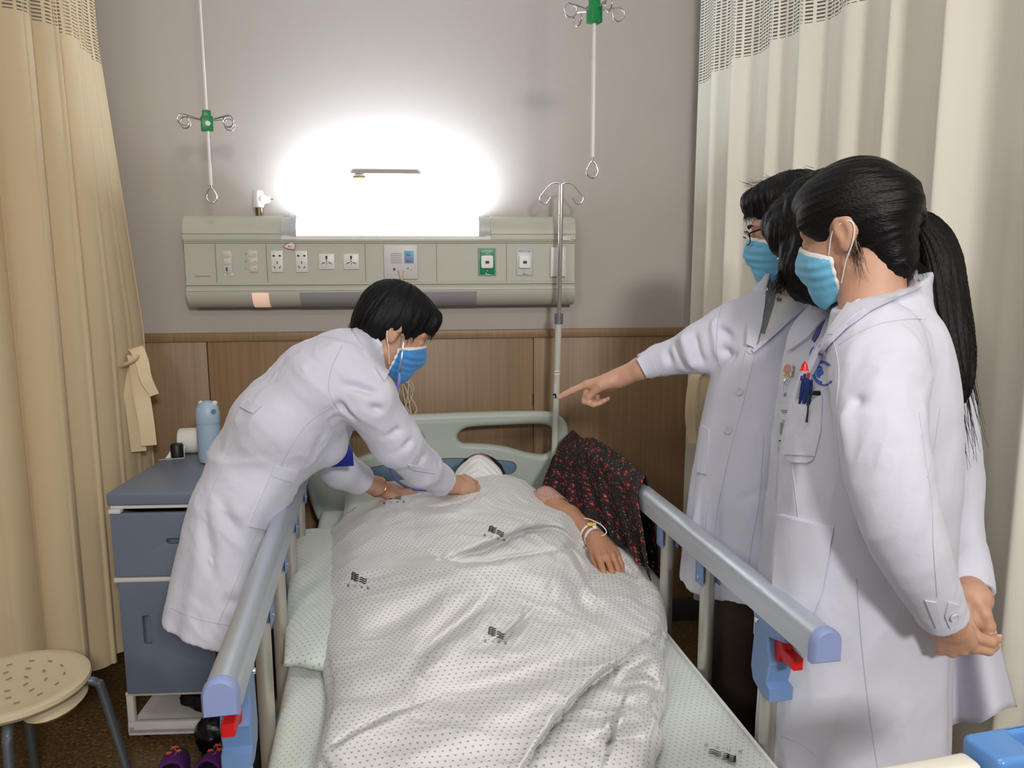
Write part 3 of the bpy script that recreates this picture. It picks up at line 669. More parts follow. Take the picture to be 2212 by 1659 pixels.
# card holder on the wall in the glare of the lamp: top edge + yellow tag
p = PY(833, 375, -0.012); t = thing('card_holder', (p[0], 0, p[2]), 'thin clear wall card holder in the glare above the lamp', 'card holder')
MB().box((p[0], -0.006, p[2]), (0.27, 0.009, 0.003), bev=0.0005).build('holder_top', mat('holder_grey', lin(150, 150, 150), 0.4), t)
MB().box((p[0], -0.004, p[2]-0.07), (0.27, 0.003, 0.14)).build('holder_card', mat('holder_card_white', lin(245, 245, 245), 0.5), t)
p = PY(776, 389, -0.02); t = tag(MB().box((p[0], -0.013, p[2]), (0.047, 0.014, 0.02), bev=0.002).build('yellow_tag', mat('tag_yellow', lin(225, 215, 70), 0.5)), 'small yellow tag on the card holder above the lamp', 'tag')
MB().box((p[0], -0.012, p[2]+0.013), (0.047, 0.012, 0.007), bev=0.002).build('tag_clip', M_dark, t)
p = PY(802, 424, 0); tag(MB().lathe([(0.008, 0), (0.0075, 0.003), (0.004, 0.004)], (p[0], -0.001, p[2]), 20, R=rotx(math.pi/2)).build('wall_stud', M_white), 'tiny round stud on the wall just above the lamp', 'stud')

# ------------------------------------------------------------ hanging drip hooks (ceiling)
def hook_loop(c, d, r, n=20, up=0.0):
    """arm from the hub along d ending in an open curl"""
    d = np.array(d, float); d /= np.linalg.norm(d); z = np.array([0, 0, 1.0]); P = []
    for i in range(n+1):
        a = math.radians(90-i*320/n); P.append(c+d*r*math.cos(a)+z*(r*math.sin(a)-r))
    return P
def drip_hanger(px, pyhub, pybot, pytop, Y, label, arms, armlen, hubm=True, r=0.0042):
    h = PY(px[1], pyhub, Y); bt = PY(px[2], pybot, Y); x0, y0 = h[0], Y
    t = thing('drip_hanger', (x0, Y, 2.8), label, 'drip hanger', 'ceiling drip hangers')
    b = MB(); zs = [2.8, h[2]+0.42, h[2]+0.41, h[2]+0.2, h[2]+0.19, h[2], h[2]-0.13, h[2]-0.14, bt[2]+0.045]
    rr = [r*0.9, r*0.9, r*1.0, r*1.0, r*1.1, r*1.1, r*1.1, r*1.35, r*1.35]
    b.tube([(x0, Y, z_) for z_ in zs], rr, 12); b.build('rod', M_white_metal, t)
    L = []
    for i in range(22):
        a = math.radians(90+i*345/21); L.append((x0+0.017*math.cos(a)*(1-0.45*max(0, math.sin(a))), Y+0.004*(i/21), bt[2]+0.012+0.024*math.sin(a)))
    MB().tube([(x0, Y, bt[2]+0.055)]+L, 0.0026, 10).build('end_loop', M_chrome, t)
    b = MB(); b.box((x0, Y, h[2]-0.008), (0.036, 0.03, 0.046), rotz(0.35), bev=0.002); b.box((x0, Y, h[2]+0.02), (0.026, 0.024, 0.028), rotz(0.35), bev=0.002); b.build('clamp', M_green, t)
    for k, ang in enumerate(arms):
        d = np.array([math.cos(ang), math.sin(ang), 0.0]); s = np.array([x0, Y, h[2]+0.002]); e = s+d*armlen+np.array([0, 0, 0.014])
        P = [s+d*0.012]+[s+d*armlen*0.5+np.array([0, 0, 0.007])]+hook_loop(e, d, 0.018)
        MB().tube(spl(P, 3), 0.0026, 10).build('hook', M_chrome, t)
    return t, h
t, h = drip_hanger((432, 447, 460), 262, 430, 0, -0.35, 'white rod with green clamp and curled hooks hanging left of the wall panel', [math.radians(a) for a in (168, 215, -14, 35)], 0.075)
MB().lathe([(0.008, 0), (0.008, 0.002)], (h[0]+0.008, -0.35-0.02, h[2]-0.01), 18, R=rotx(math.pi/2)).build('clamp_dot', M_white, t)
t, h = drip_hanger((1286, 1284, 1283), 25, 375, 0, -0.8, 'white rod with green clamp hanging highest, right of the lamp glow', [math.radians(a) for a in (190, 8, 120, -70)], 0.072, r=0.005)
# ------------------------------------------------------------ the bed
BA = math.radians(4.3); BO = np.array([0.025, -0.13]); BR = np.array([math.cos(BA), math.sin(BA)]); BD = np.array([math.sin(BA), -math.cos(BA)])
def W(u, v, z): p = BO+BR*u+BD*v; return np.array([p[0], p[1], z])
Rb = np.column_stack([np.r_[BR, 0], np.r_[-BD, 0], [0, 0, 1.0]])      # bed axes for boxes
bed = thing('hospital_bed', W(0, 1.0, 0), 'hospital bed with pale green headboard and raised aluminium side rails', 'bed')
# headboard
def hbp(px, py): p = PY(px, py, -0.13); return ((p[0]-BO[0])/BR[0], p[2])
half_out = [(0, 0.953), (0.15, 0.953), (0.3, 0.951), (0.42, 0.945), (0.47, 0.93), (0.5, 0.9), (0.512, 0.85), (0.512, 0.78), (0.508, 0.7), (0.49, 0.62), (0.47, 0.56), (0.43, 0.5), (0.3, 0.47), (0, 0.47)]
oo = half_out+[(-a, b) for a, b in half_out[-2:0:-1]]
out = poly2(oo, 5)
hol = [(0.068, 0.862), (0.09, 0.888), (0.13, 0.896), (0.25, 0.898), (0.38, 0.897), (0.43, 0.888), (0.45, 0.86), (0.45, 0.8), (0.43, 0.778), (0.40, 0.772), (0.34, 0.785), (0.24, 0.815), (0.13, 0.83), (0.085, 0.835)]
h1 = poly2(hol, 5); h2 = [(-a, b) for a, b in h1][::-1]
Mhb = frame(tuple(W(0, 0, 0)), np.r_[BR, 0], (0, 0, 1))
plate('headboard', [out, h1[::-1], h2], 0.05, 0.02, M_hb, Mhb, bed, 5)
# recessed name field
pl = [(-0.29, 0.722), (-0.285, 0.745), (-0.25, 0.757), (-0.12, 0.772), (0, 0.777), (0.12, 0.772), (0.25, 0.757), (0.285, 0.745), (0.29, 0.722), (0.27, 0.705), (0.22, 0.7), (0.17, 0.69), (0.14, 0.66), (-0.14, 0.66), (-0.17, 0.69), (-0.22, 0.7), (-0.27, 0.705)]
M_plateblue = mat('headboard_label_blue', lin(104, 130, 154), 0.4)
F2 = frame(tuple(W(0, 0.026, 0)), np.r_[BR, 0], (0, 0, 1)); F3 = frame(tuple(W(0, 0.0285, 0)), np.r_[BR, 0], (0, 0, 1)); F4 = frame(tuple(W(0.022, 0.0305, 0.705)), np.r_[BR, 0], (0, 0, 1))
plate('label_rim', [poly2([(a*1.02, (b-0.715)*1.05+0.716) for a, b in pl], 4)], 0.004, 0.001, mat('rim_dark', lin(92, 98, 96), 0.5), F2, bed)
plate('label_panel', [poly2(pl, 4)], 0.004, 0.001, M_plateblue, F3, bed)
text('lettering', 'PTE', 0.058, mat('letter_pale', lin(150, 168, 180), 0.5), F4, bed)
# frame and legs
b = MB()
for s in (-1, 1): b.box(W(s*0.42, 1.05, 0.40), (0.05, 2.0, 0.06), Rb, 0.006)
for v in (0.1, 1.05, 2.0): b.box(W(0, v, 0.40), (0.84, 0.05, 0.05), Rb, 0.005)
b.box(W(0, 1.05, 0.445), (0.88, 1.98, 0.02), Rb, 0.004); b.build('bed_frame', M_white_metal, bed)
for s in (-1, 1):
    for v in (0.15, 1.95):
        l = MB().box(W(s*0.4, v, 0.24), (0.045, 0.045, 0.3), Rb, 0.005).build('leg', M_white_metal, bed)
        MB().lathe([(0.05, -0.018), (0.055, 0), (0.05, 0.018)], W(s*0.4, v, 0.055), 24, R=Rb@roty(math.pi/2)).build('caster', M_black, l)
plate('footboard', [rrect(-0.5, 0.4, 0.5, 0.8, 0.08)], 0.045, 0.015, M_hb, frame(tuple(W(0, 2.12, 0)), np.r_[BR, 0], (0, 0, 1)), bed, 4)
# side rails
RZ = 0.905
def side_rail(s, v0, v1, vposts, post_m):
    u = s*0.478; W_, H_ = 0.05, 0.052
    sec = [(-W_/2, -H_*0.55), (W_/2, -H_*0.55), (W_/2, H_*0.05)]+[(W_/2*math.cos(a), H_*0.05+W_*0.5*math.sin(a)) for a in np.linspace(0.2, math.pi-0.2, 9)]+[(-W_/2, H_*0.05)]
    k = len(sec); V = [W(u+a, v, RZ-0.02+z) for v in (v0, v1) for a, z in sec]; F = [(i, (i+1) % k, k+(i+1) % k, k+i) for i in range(k)]+[tuple(range(k))[::-1], tuple(range(k, 2*k))]
    m_ = MB(); m_.v = V; m_.f = F; r = m_.build('side_rail', M_alu, bed, True, 45)
    for v, dv in ((v1, 0.012), (v0, -0.012)):
        V = [W(u+a*1.06, v_, RZ-0.02+z*1.06) for v_ in (v, v+dv) for a, z in sec]+[W(u+a*0.9, v+dv*1.5, RZ-0.02+z*0.9) for a, z in sec]
        F = [(i, (i+1) % k, k+(i+1) % k, k+i) for i in range(k)]+[(k+i, k+(i+1) % k, 2*k+(i+1) % k, 2*k+i) for i in range(k)]+[tuple(range(k))[::-1], tuple(range(2*k, 3*k))]
        m_ = MB(); m_.v = V; m_.f = F; m_.build('rail_end_cap', M_lilac, r, True, 45)
    for v in vposts:
        p = MB().tube([W(u, v, 0.42), W(u, v, RZ-0.05)], 0.0165, 16).build('rail_post', post_m, r)
        if v < vposts[-1]:
            for q in (-1, 1): MB().box(W(u+q*0.02, v, RZ-0.072), (0.004, 0.04, 0.06), Rb, 0.002).build('post_bracket', M_blue, r)
            MB().lathe([(0.004, -0.024), (0.004, 0.024)], W(u, v, RZ-0.085), 10, R=Rb@roty(math.pi/2)).build('pivot_screw', M_chrome, r)
        MB().box(W(u, v, 0.42), (0.04, 0.05, 0.05), Rb, 0.006).build('post_foot', M_blue, r)
    MB().box(W(u, (v0+v1)/2, 0.405), (0.03, v1-v0-0.05, 0.035), Rb, 0.006).build('lower_bar', M_alu, r)
    # locking bracket with red lever at the foot end
    v = vposts[-1]; Mv = frame(tuple(W(u-0.024, v, RZ)), np.r_[BD, 0], (0, 0, 1))
    prf = [(-0.035, -0.035), (0.085, -0.035), (0.085, -0.06), (0.03, -0.075), (0.03, -0.1), (0.04, -0.125), (0.03, -0.165), (0.045, -0.17), (0.045, -0.195), (0.02, -0.2), (-0.02, -0.185), (-0.03, -0.16), (-0.022, -0.075)]
    lk = plate('lock_bracket', [prf], 0.048, 0.004, M_blue, frame(tuple(W(u, v, RZ)), np.r_[BD, 0], (0, 0, 1)), r)
    lv = [(0.03, -0.06), (0.045, -0.062), (0.062, -0.084), (0.094, -0.086), (0.094, -0.108), (0.066, -0.108), (0.05, -0.1), (0.044, -0.118), (0.032, -0.118), (0.028, -0.09)]
    plate('release_lever', [lv], 0.022, 0.004, M_red, frame(tuple(W(u, v, RZ)), np.r_[BD, 0], (0, 0, 1)), lk)
    for q in (-1, 1): MB().lathe([(0.0055, 0), (0.005, 0.003)], W(u+q*0.024, v-0.012, RZ-0.06), 12, R=Rb@roty(q*math.pi/2)).build('screw', M_chrome, lk)
    return r
M_post = mat('rail_post_alu', lin(196, 192, 184), 0.38, 0.75)
side_rail(-1, 0.5, 1.80, [0.58, 0.86, 1.13, 1.4, 1.68], M_post)
side_rail(1, 0.5, 1.822, [0.58, 0.86, 1.14, 1.38, 1.66], M_post)
# mattress with sheet
def soft_box(u0, u1, v0, v1, z0, z1, rad, name, m, n=90, crown=0.0, wr=0.0, seed=0, parent=None):
    us = np.linspace(0, 1, n); V = []; UV = []
    # top grid wrapping down the sides
    U_ = np.r_[np.zeros(4), us, np.ones(4)]; k = len(U_)
    nv = int(n*(v1-v0)/(u1-u0)); vs_ = np.linspace(0, 1, nv); Vv = np.r_[np.zeros(4), vs_, np.ones(4)]; kv = len(Vv)
    su = np.r_[np.array([4, 3, 2, 1])/4, np.zeros(n), np.array([1, 2, 3, 4])/4]; sv = np.r_[np.array([4, 3, 2, 1])/4, np.zeros(nv), np.array([1, 2, 3, 4])/4]
    P = np.zeros((k, kv, 3)); T = np.zeros((k, kv, 2))
    for i in range(k):
        for j in range(kv):
            uu = u0+(u1-u0)*U_[i]; vv = v0+(v1-v0)*Vv[j]; dn = max(su[i], sv[j]); z = z1-(z1-z0)*dn
            eu = min(uu-u0, u1-uu); ev = min(vv-v0, v1-vv); e = min(eu, ev)
            if dn == 0: z -= rad*(1-min(1, e/rad))**2*0.6; z += crown*math.sin(math.pi*U_[i])*math.sin(math.pi*Vv[j])
            sgu = -1 if i < 4 else (1 if i >= k-4 else 0); sgv = -1 if j < 4 else (1 if j >= kv-4 else 0)
            b_ = rad*0.5*(1 if dn > 0 else 0); P[i, j] = (uu+sgu*b_, vv+sgv*b_, z); T[i, j] = (uu+sgu*su[i]*(z1-z0), vv+sgv*sv[j]*(z1-z0))
    Q = P.reshape(-1, 3)
    if wr: Q[:, 2] += wr*fbm(np.column_stack([Q[:, 0]*6, Q[:, 1]*4, np.full(len(Q), seed)]), 3)*(Q[:, 2] > z1-rad)
    V = np.array([W(*q) for q in Q]); F = [(i*kv+j, (i+1)*kv+j, (i+1)*kv+j+1, i*kv+j+1) for i in range(k-1) for j in range(kv-1)]
    return obj(name, V, F, m, parent, True, T.reshape(-1, 2))
MZ = 0.61
mt = soft_box(-0.452, 0.452, 0.05, 2.08, 0.46, MZ, 0.02, 'mattress', M_sheet, crown=0.006, wr=0.003)
tag(mt, 'mattress under a dotted white sheet with a printed emblem near its right edge', 'mattress')
b = MB(); b.tube([W(0.456, v, MZ-0.012) for v in np.linspace(0.06, 2.06, 30)], 0.004, 8); b.build('sheet_piping', mat('sheet_piping_white', lin(222, 224, 220), 0.8), mt)

# printed emblem used on the linen: two blocks of wavy bars and four characters
M_print = mat('linen_print', lin(78, 88, 78), 0.8); M_print2 = mat('linen_print_dark', lin(70, 64, 60), 0.8)
def emblem(name, fn, s, m, parent, rot=0.0, chars='\u53a6\u95e8\u4e2d\u533b', block=True):
    """fn maps (a,b) in metres on the cloth to a world point"""
    ca, sa = math.cos(rot), math.sin(rot); mp = lambda a, b: fn((a*ca-b*sa)*s, (a*sa+b*ca)*s); mb_ = MB()
    def strip(x0, x1, y, th, amp=0.003, ph=0.0):
        n = 14; k0 = len(mb_.v); V = []
        for i in range(n+1):
            x = x0+(x1-x0)*i/n; yy = y+amp*math.sin((i/n)*2*math.pi+ph)
            V += [mp(x, yy-th/2*(0.4+0.6*math.sin(math.pi*min(1, max(0.12, i/n))))), mp(x, yy+th/2)]
        mb_.add(V, [(2*i, 2*i+1, 2*i+3, 2*i+2) for i in range(n)])
    for k in range(4): strip(-0.036, -0.002, 0.012-k*0.0082+0.004, 0.0062)
    strip(-0.036, -0.03, 0.004, 0.03, 0); strip(-0.018, -0.012, 0.0, 0.022, 0)
    for k in range(3): strip(0.002, 0.036, 0.002-k*0.0082, 0.0052)
    o = mb_.build(name, m, parent, False)
    for i, ch in enumerate(chars):
        cu = bpy.data.curves.new('t', 'FONT'); cu.body = ch; cu.size = 0.013; cu.align_x = 'CENTER'; cu.align_y = 'CENTER'
        t_ = bpy.data.objects.new('tmp', cu); C.objects.link(t_); dg = bpy.context.evaluated_depsgraph_get(); me = bpy.data.meshes.new_from_object(t_.evaluated_get(dg))
        bpy.data.objects.remove(t_); bpy.data.curves.remove(cu)
        for v in me.vertices: v.co = Vector(mp(v.co.x-0.045+0.03*i, v.co.y-0.034))
        me.materials.clear(); me.materials.append(m); me.name = 'lettering'; oo_ = bpy.data.objects.new('lettering', me); link(oo_, parent)
    return o
def on_mattress(a, b):
    p = PZ(1560, 1632, MZ+0.008); return np.array([p[0]+a, p[1]+b, MZ+0.0085])
emblem('printed_emblem', on_mattress, .68, M_print, mt, rot=math.radians(155))

# pole clamped at the head of the bed
p0 = PY(1198, 955, -0.085); p1 = PY(1207, 690, -0.10); p2 = PY(1213, 400, -0.16)
pole = thing('drip_stand_pole', (p0[0], p0[1], 0.45), 'two-stage drip pole with two curled hooks standing at the headboard', 'drip pole')
b0 = np.array([p0[0]+(p0[0]-p1[0])*0.9, -0.07, 0.48])
p0 = np.array([p0[0], -0.10, p0[2]]); 
PB = PY(1197, 1010, -0.19); P1 = PY(1207, 690, -0.19); P2 = PY(1213, 398, -0.19)
dirp = (P2-PB)/np.linalg.norm(P2-PB); Pbot = PB+(PB-P1)/np.linalg.norm(PB-P1)*0.15
MB().tube([Pbot, P1], 0.0128, 16).build('lower_tube', mat('pole_pale', lin(196, 197, 186), 0.4), pole)
MB().tube([P1-dirp*0.016, P1+dirp*0.022], 0.0165, 16).build('collar', mat('collar_grey', lin(150, 155, 165), 0.25, 0.8), pole)
MB().tube([P1, P2], 0.0088, 16).build('upper_tube', M_chrome, pole)
for px, s in ((1165, -1), (1260, 1)):
    pts = [(1213, 415), (1213+s*3, 397), (1213+s*22, 397), (1213+s*41, 417), (1213+s*47, 428), (1213+s*42, 438), (1213+s*33, 439), (1213+s*24, 426)]
    MB().tube(spl([PY(a, b_, -0.19-0.01*i*0) for i, (a, b_) in enumerate(pts)], 5), 0.0032, 10).build('hook', M_chrome, pole)
def band(py, h, r, m, a0=0, a1=360, name='label_band'):
    c = PY(1203.5+(py-690)*(-0.021), py, -0.19); V = []; n = 20
    for z in (-h/2, h/2):
        for i in range(n+1): a = math.radians(a0+(a1-a0)*i/n); V.append(c+np.array([r*math.cos(a), r*math.sin(a), z]))
    mb_ = MB(); mb_.v = V; mb_.f = [(i, i+1, n+2+i, n+1+i) for i in range(n)]; return mb_.build(name, m, pole)
# (bands sit on the lower tube)
def tubec(py): t_ = (py-1010)/(690-1010); return PB+(P1-PB)*t_
def band2(py, h, m, a0=180, a1=360, r=0.0132):
    c = tubec(py); V = []; n = 20
    for z in (-h/2, h/2):
        for i in range(n+1): a = math.radians(a0+(a1-a0)*i/n); V.append(c+np.array([r*math.cos(a), r*math.sin(a), z]))
    mb_ = MB(); mb_.v = V; mb_.f = [(i, i+1, n+2+i, n+1+i) for i in range(n)]; mb_.build('label_band', m, pole)
band2(803, 0.018, M_white); band2(802, 0.003, M_red, r=0.0135); band2(807, 0.0015, mat('ink_blue', lin(120, 130, 170), 0.5), r=0.0135)
band2(842, 0.055, mat('label_violet', lin(205, 200, 215), 0.5), 190, 265); band2(852, 0.018, mat('label_navy', lin(25, 35, 60), 0.5), 192, 262, 0.0136); band2(853.5, 0.008, M_white, 210, 232, 0.0139)
# clamp that fixes the pole to the headboard
MB().box(PB+np.array([0, 0.03, -0.06]), (0.035, 0.07, 0.03), Rb, 0.004).build('pole_clamp', M_dark, pole)

# ------------------------------------------------------------ bedside cabinet
CA = math.radians(6); CO = np.array([-1.035, -0.60]); CR_ = np.array([math.cos(CA), -math.sin(CA)*0.0]); 
ca = math.radians(-3); cr_ = np.array([math.cos(ca), math.sin(ca), 0]); cb_ = np.array([-math.sin(ca), math.cos(ca), 0])
def K(x, y, z): return np.array([-0.984, -0.68, 0])+cr_*x+cb_*y+np.array([0, 0, z-0.02])      # x right, y towards the wall
Rk = np.column_stack([cr_, cb_, [0, 0, 1]]); CW, CDp = 0.46, 0.6
cab = thing('bedside_cabinet', K(CW/2, CDp/2, 0), 'blue-grey plastic bedside cabinet with white trim against the wall', 'cabinet')
MB().box(K(CW/2, CDp/2, 0.833), (CW+0.012, CDp+0.012, 0.042), Rk, 0.008, 3).build('cabinet_top', M_cab, cab)
b = MB(); b.box(K(0.012, CDp/2, 0.5), (0.016, CDp-0.01, 0.62), Rk, 0.003); b.box(K(CW-0.012, CDp/2, 0.5), (0.016, CDp-0.01, 0.62), Rk, 0.003)
b.box(K(CW/2, CDp-0.01, 0.5), (CW-0.03, 0.012, 0.62), Rk); b.build('cabinet_body', M_cab, cab)
b = MB(); b.box(K(CW/2, 0.01, 0.808), (CW-0.004, 0.02, 0.012), Rk, 0.002); b.box(K(0.02, -0.001, 0.798), (0.036, 0.03, 0.014), Rk, 0.003); b.box(K(CW/2, 0.0, 0.578), (CW, 0.024, 0.014), Rk, 0.003)
b.box(K(CW/2, 0.2, 0.571), (CW-0.03, 0.4, 0.008), Rk); b.build('cabinet_trim', M_white_metal, cab)
def slot_panel(x0, x1, z0, z1, slot, name, m):
    """front panel with a recessed grip"""
    Mx = frame(tuple(K(0, 0.0, 0)), cr_, (0, 0, 1)); sx0, sz0, sx1, sz1, r = slot
    o = plate(name, [rrect(x0, z0, x1, z1, 0.006), rrect(sx0, sz0, sx1, sz1, r)[::-1]], 0.018, 0.002, m, Mx, cab)
    b_ = MB(); b_.box(K((sx0+sx1)/2, 0.018, (sz0+sz1)/2), (sx1-sx0+0.02, 0.006, sz1-sz0+0.02), Rk); b_.build('grip_recess', m, o); return o
slot_panel(0.004, CW-0.004, 0.588, 0.79, (0.165, 0.69, 0.235, 0.708, 0.008), 'drawer', M_cab)
slot_panel(0.012, CW-0.004, 0.2, 0.57, (0.075, 0.365, 0.1, 0.46, 0.006), 'door', M_cab)
b = MB()
for x in (0.012, CW-0.012): b.box(K(x, 0.012, 0.13), (0.022, 0.022, 0.14), Rk, 0.003); b.box(K(x, CDp-0.014, 0.13), (0.022, 0.022, 0.14), Rk, 0.003); b.box(K(x, CDp/2, 0.075), (0.02, CDp, 0.02), Rk, 0.003)
b.box(K(CW/2, CDp/2, 0.068), (CW, CDp, 0.016), Rk, 0.003); b.box(K(CW/2, 0.01, 0.075), (CW, 0.02, 0.045), Rk, 0.004); b.box(K(CW/2, 0.01, 0.194), (CW, 0.02, 0.012), Rk, 0.003)
b.box(K(CW/2, CDp/2, 0.192), (CW-0.02, CDp-0.02, 0.01), Rk); b.build('open_shelf', M_white_metal, cab)
for x in (0.04, CW-0.04):
    for y in (0.05, CDp-0.05):
        MB().lathe([(0.018, -0.012), (0.025, -0.006), (0.025, 0.006), (0.018, 0.012)], K(x, y, 0.046), 20, R=Rk@roty(math.pi/2)).build('caster', M_black, cab)
# things on it
def kp(px, py, z=0.835): return PZ(px, py, z)
c = kp(455, 998); c[2] = 0.834
bt = thing('thermos_bottle', c, 'pale blue bottle with a round-eared lid standing on the cabinet', 'bottle')
M_bot = mat('bottle_blue', lin(160, 182, 204), 0.4); M_bot2 = mat('bottle_lid_blue', lin(168, 190, 212), 0.4)
MB().lathe([(0.0, 0), (0.026, 0.0), (0.035, 0.006), (0.0385, 0.02), (0.0395, 0.09), (0.039, 0.135), (0.037, 0.148), (0.0, 0.148)], c, 40).build('body', M_bot, bt)
b = MB().lathe([(0.0395, 0.14), (0.041, 0.143), (0.0405, 0.175), (0.037, 0.195), (0.028, 0.21), (0.014, 0.218), (0.0, 0.22)], c, 40); lid = b.build('lid', M_bot2, bt)
for s in (-1, 1): MB().lathe([(0.0001, -0.010), (0.007, -0.008), (0.010, 0), (0.008, 0.006), (0.0001, 0.009)], c+np.array([s*0.024+0.003, -0.004*s, 0.211]), 16).build('lid_ear', mat('ear_white', lin(225, 222, 215), 0.45), lid)
MB().lathe([(0.009, 0), (0.0085, 0.002)], c+np.array([0.028, -0.0285, 0.185]), 20, R=rotz(0.75)@rotx(math.pi/2)).build('lid_button', mat('button_slate', lin(110, 130, 155), 0.4), lid)
c = kp(440, 968); c = np.array([c[0]-0.0, -0.17, 0.833+0.047])
tr = thing('paper_roll', c, 'white toilet paper roll lying on its side behind the blue bottle', 'paper roll')
M_paper = mat('tissue_white', lin(232, 228, 220), 0.95, bump=0.4, scale=150)
ax = rotz(0.12)@roty(math.pi/2)
MB().lathe([(0.02, -0.065), (0.043, -0.065), (0.047, -0.06), (0.047, 0.06), (0.043, 0.065), (0.02, 0.065)], c, 36, R=ax).build('roll', M_paper, tr)
e = PY(410, 935, -0.2); 
pts = [c+np.array([-0.05, -0.046, 0.0]), c+np.array([-0.055, -0.06, -0.02]), c+np.array([-0.062, -0.072, -0.046]), c+np.array([-0.065, -0.10, -0.0445])]
mb = MB(); ribbon(mb, pts, [0.05, 0.045, 0.065, 0.085], (1, 0.25, 0), 0.0015); mb.build('loose_sheet', M_paper, tr)
c = kp(420, 960); cc = np.array([c[0], -0.24, 0.834]); tag(MB().lathe([(0.02, 0), (0.022, 0.002), (0.022, 0.045), (0.018, 0.05)], cc, 24).build('small_black_pot', M_black), 'small black pot between the paper roll and the blue bottle', 'pot')
# black bags
def blob(name, c, r, m, label, cat, seed, parent=None, amp=0.18, R=None):
    V = []; n1, n2 = 40, 28; c = np.array(c)
    for i in range(n2+1):
        for j in range(n1):
            th = math.pi*i/n2; ph = 2*math.pi*j/n1; d = np.array([math.sin(th)*math.cos(ph), math.sin(th)*math.sin(ph), math.cos(th)]); V.append(d)
    V = np.array(V); dd = 1+amp*fbm(V*2.3+seed, 3)+0.08*ridge(V*4+seed); P = c+V*dd[:, None]*np.array(r)
    lowz = c[2]-r[2]; P[:, 2] = np.maximum(P[:, 2], lowz)
    F = [(i*n1+j, i*n1+(j+1) % n1, (i+1)*n1+(j+1) % n1, (i+1)*n1+j) for i in range(n2) for j in range(n1)]
    o = obj(name, P, F, m, parent); tag(o, label, cat); return o
M_bag = mat('black_plastic_bag', lin(12, 12, 13), 0.3, bump=0.6, scale=60)
blob('plastic_bag', K(0.28, 0.11, 0.135), (0.14, 0.09, 0.05), M_bag, 'black plastic bag on the open lower shelf of the cabinet', 'bag', 3)
blob('plastic_bag', PZ(466, 1580, 0.06), (0.055, 0.07, 0.06), M_bag, 'black plastic bag on the floor between the cabinet and the bed', 'bag', 9)
# slippers
M_slip = mat('purple_cloth', lin(92, 34, 112), 0.9, bump=0.4, scale=300); M_slipsole = mat('slipper_sole', lin(60, 30, 60), 0.8); M_or = mat('orange_thread', lin(225, 110, 70), 0.8)
def slipper(px, py, rz, label):
    c = PZ(px, py, 0.03); t = thing('slipper', (c[0], c[1], 0), label, 'slipper', 'purple slippers beside the cabinet', rz); R = rotz(rz)
    tw = lambda p: R@np.array(p)+np.array([c[0], c[1], 0])
    n = 20; prof_ = [(math.sin(math.pi*min(1, max(0, k/n)))**0.55*0.046*(1-0.18*math.sin(math.pi*k/n*1.2)), -0.13+0.26*k/n) for k in range(n+1)]
    out_ = [(a, b_) for a, b_ in prof_]+[(-a, b_) for a, b_ in prof_[::-1]][1:-1]
    plate('sole', [out_], 0.02, 0.004, M_slipsole, Matrix.Translation((c[0], c[1], 0.012)) @ Matrix.Rotation(rz, 4, 'Z'), t)
    V = []; n1, n2 = 24, 18
    for i in range(n2+1):
        y = 0.13-0.15*i/n2; ww = np.interp(y, [p[1] for p in prof_], [p[0] for p in prof_])+0.004; hh = 0.012+0.05*math.sin(min(1.0, i/n2*1.1)*math.pi/2)
        for j in range(n1+1): a = math.pi*j/n1; V.append(tw((ww*math.cos(a), y, 0.02+hh*math.sin(a)**0.8)))
    F = [(i*(n1+1)+j, i*(n1+1)+j+1, (i+1)*(n1+1)+j+1, (i+1)*(n1+1)+j) for i in range(n2) for j in range(n1)]
    up = obj('upper', V, F, M_slip, t); sm = up.modifiers.new('s', 'SOLIDIFY'); sm.thickness = 0.005
    fl = MB()
    for (x, y, s) in ((0.0, 0.06, 1.0), (-0.012, 0.035, .7), (0.014, 0.04, .7)):
        for k in range(5): a = k*2*math.pi/5; fl.tube([tw((x, y, 0.078)), tw((x+0.012*s*math.cos(a), y+0.012*s*math.sin(a), 0.076))], 0.0018, 6)
    fl.tube(spl([tw((0.0, 0.06, 0.078)), tw((0.01, 0.02, 0.08)), tw((-0.01, -0.015, 0.078))], 6), 0.0012, 6)
    fl.build('embroidery', M_or, t); return t
slipper(372, 1672, 0.15, 'purple embroidered slipper nearer the stool'); slipper(455, 1668, -0.12, 'purple embroidered slipper nearer the bed')
# stool
sc = np.array([-1.085, -1.09, 0.45])
stl = thing('stool', (sc[0], sc[1], 0), 'round cream plastic stool on bent grey tube legs by the left curtain', 'stool')
M_stool = mat('stool_cream', lin(214, 198, 165), 0.5, bump=0.15, scale=120)
b = MB().lathe([(0.0, -0.022), (0.15, -0.024), (0.172, -0.016), (0.178, -0.006), (0.176, 0.004), (0.168, 0.008), (0.15, 0.005), (0.08, 0.0), (0.0, -0.001)], sc, 64); seat = b.build('seat', M_stool, stl)
b = MB()
for ring, cnt in ((0.035, 5), (0.075, 9), (0.115, 14)):
    for k in range(cnt): a = k*2*math.pi/cnt+ring*30; p = sc+np.array([ring*math.cos(a), ring*math.sin(a), 0.0022+0.02*ring]); b.box(p, (0.013, 0.004, 0.0025), rotz(a+1.57), bev=0.0008)
b.build('seat_hole', mat('stool_hole', lin(150, 132, 100), 0.6), seat)
b = MB(); b.lathe([(0.05, 0), (0.075, -0.03), (0.06, -0.045), (0.0, -0.05)], sc+np.array([0.1, 0.0, -0.02]), 20, sx=0.9, sy=1.4); b.build('seat_bracket', M_stool, seat)
M_leg = mat('stool_leg_grey', lin(118, 126, 134), 0.35, 0.6)
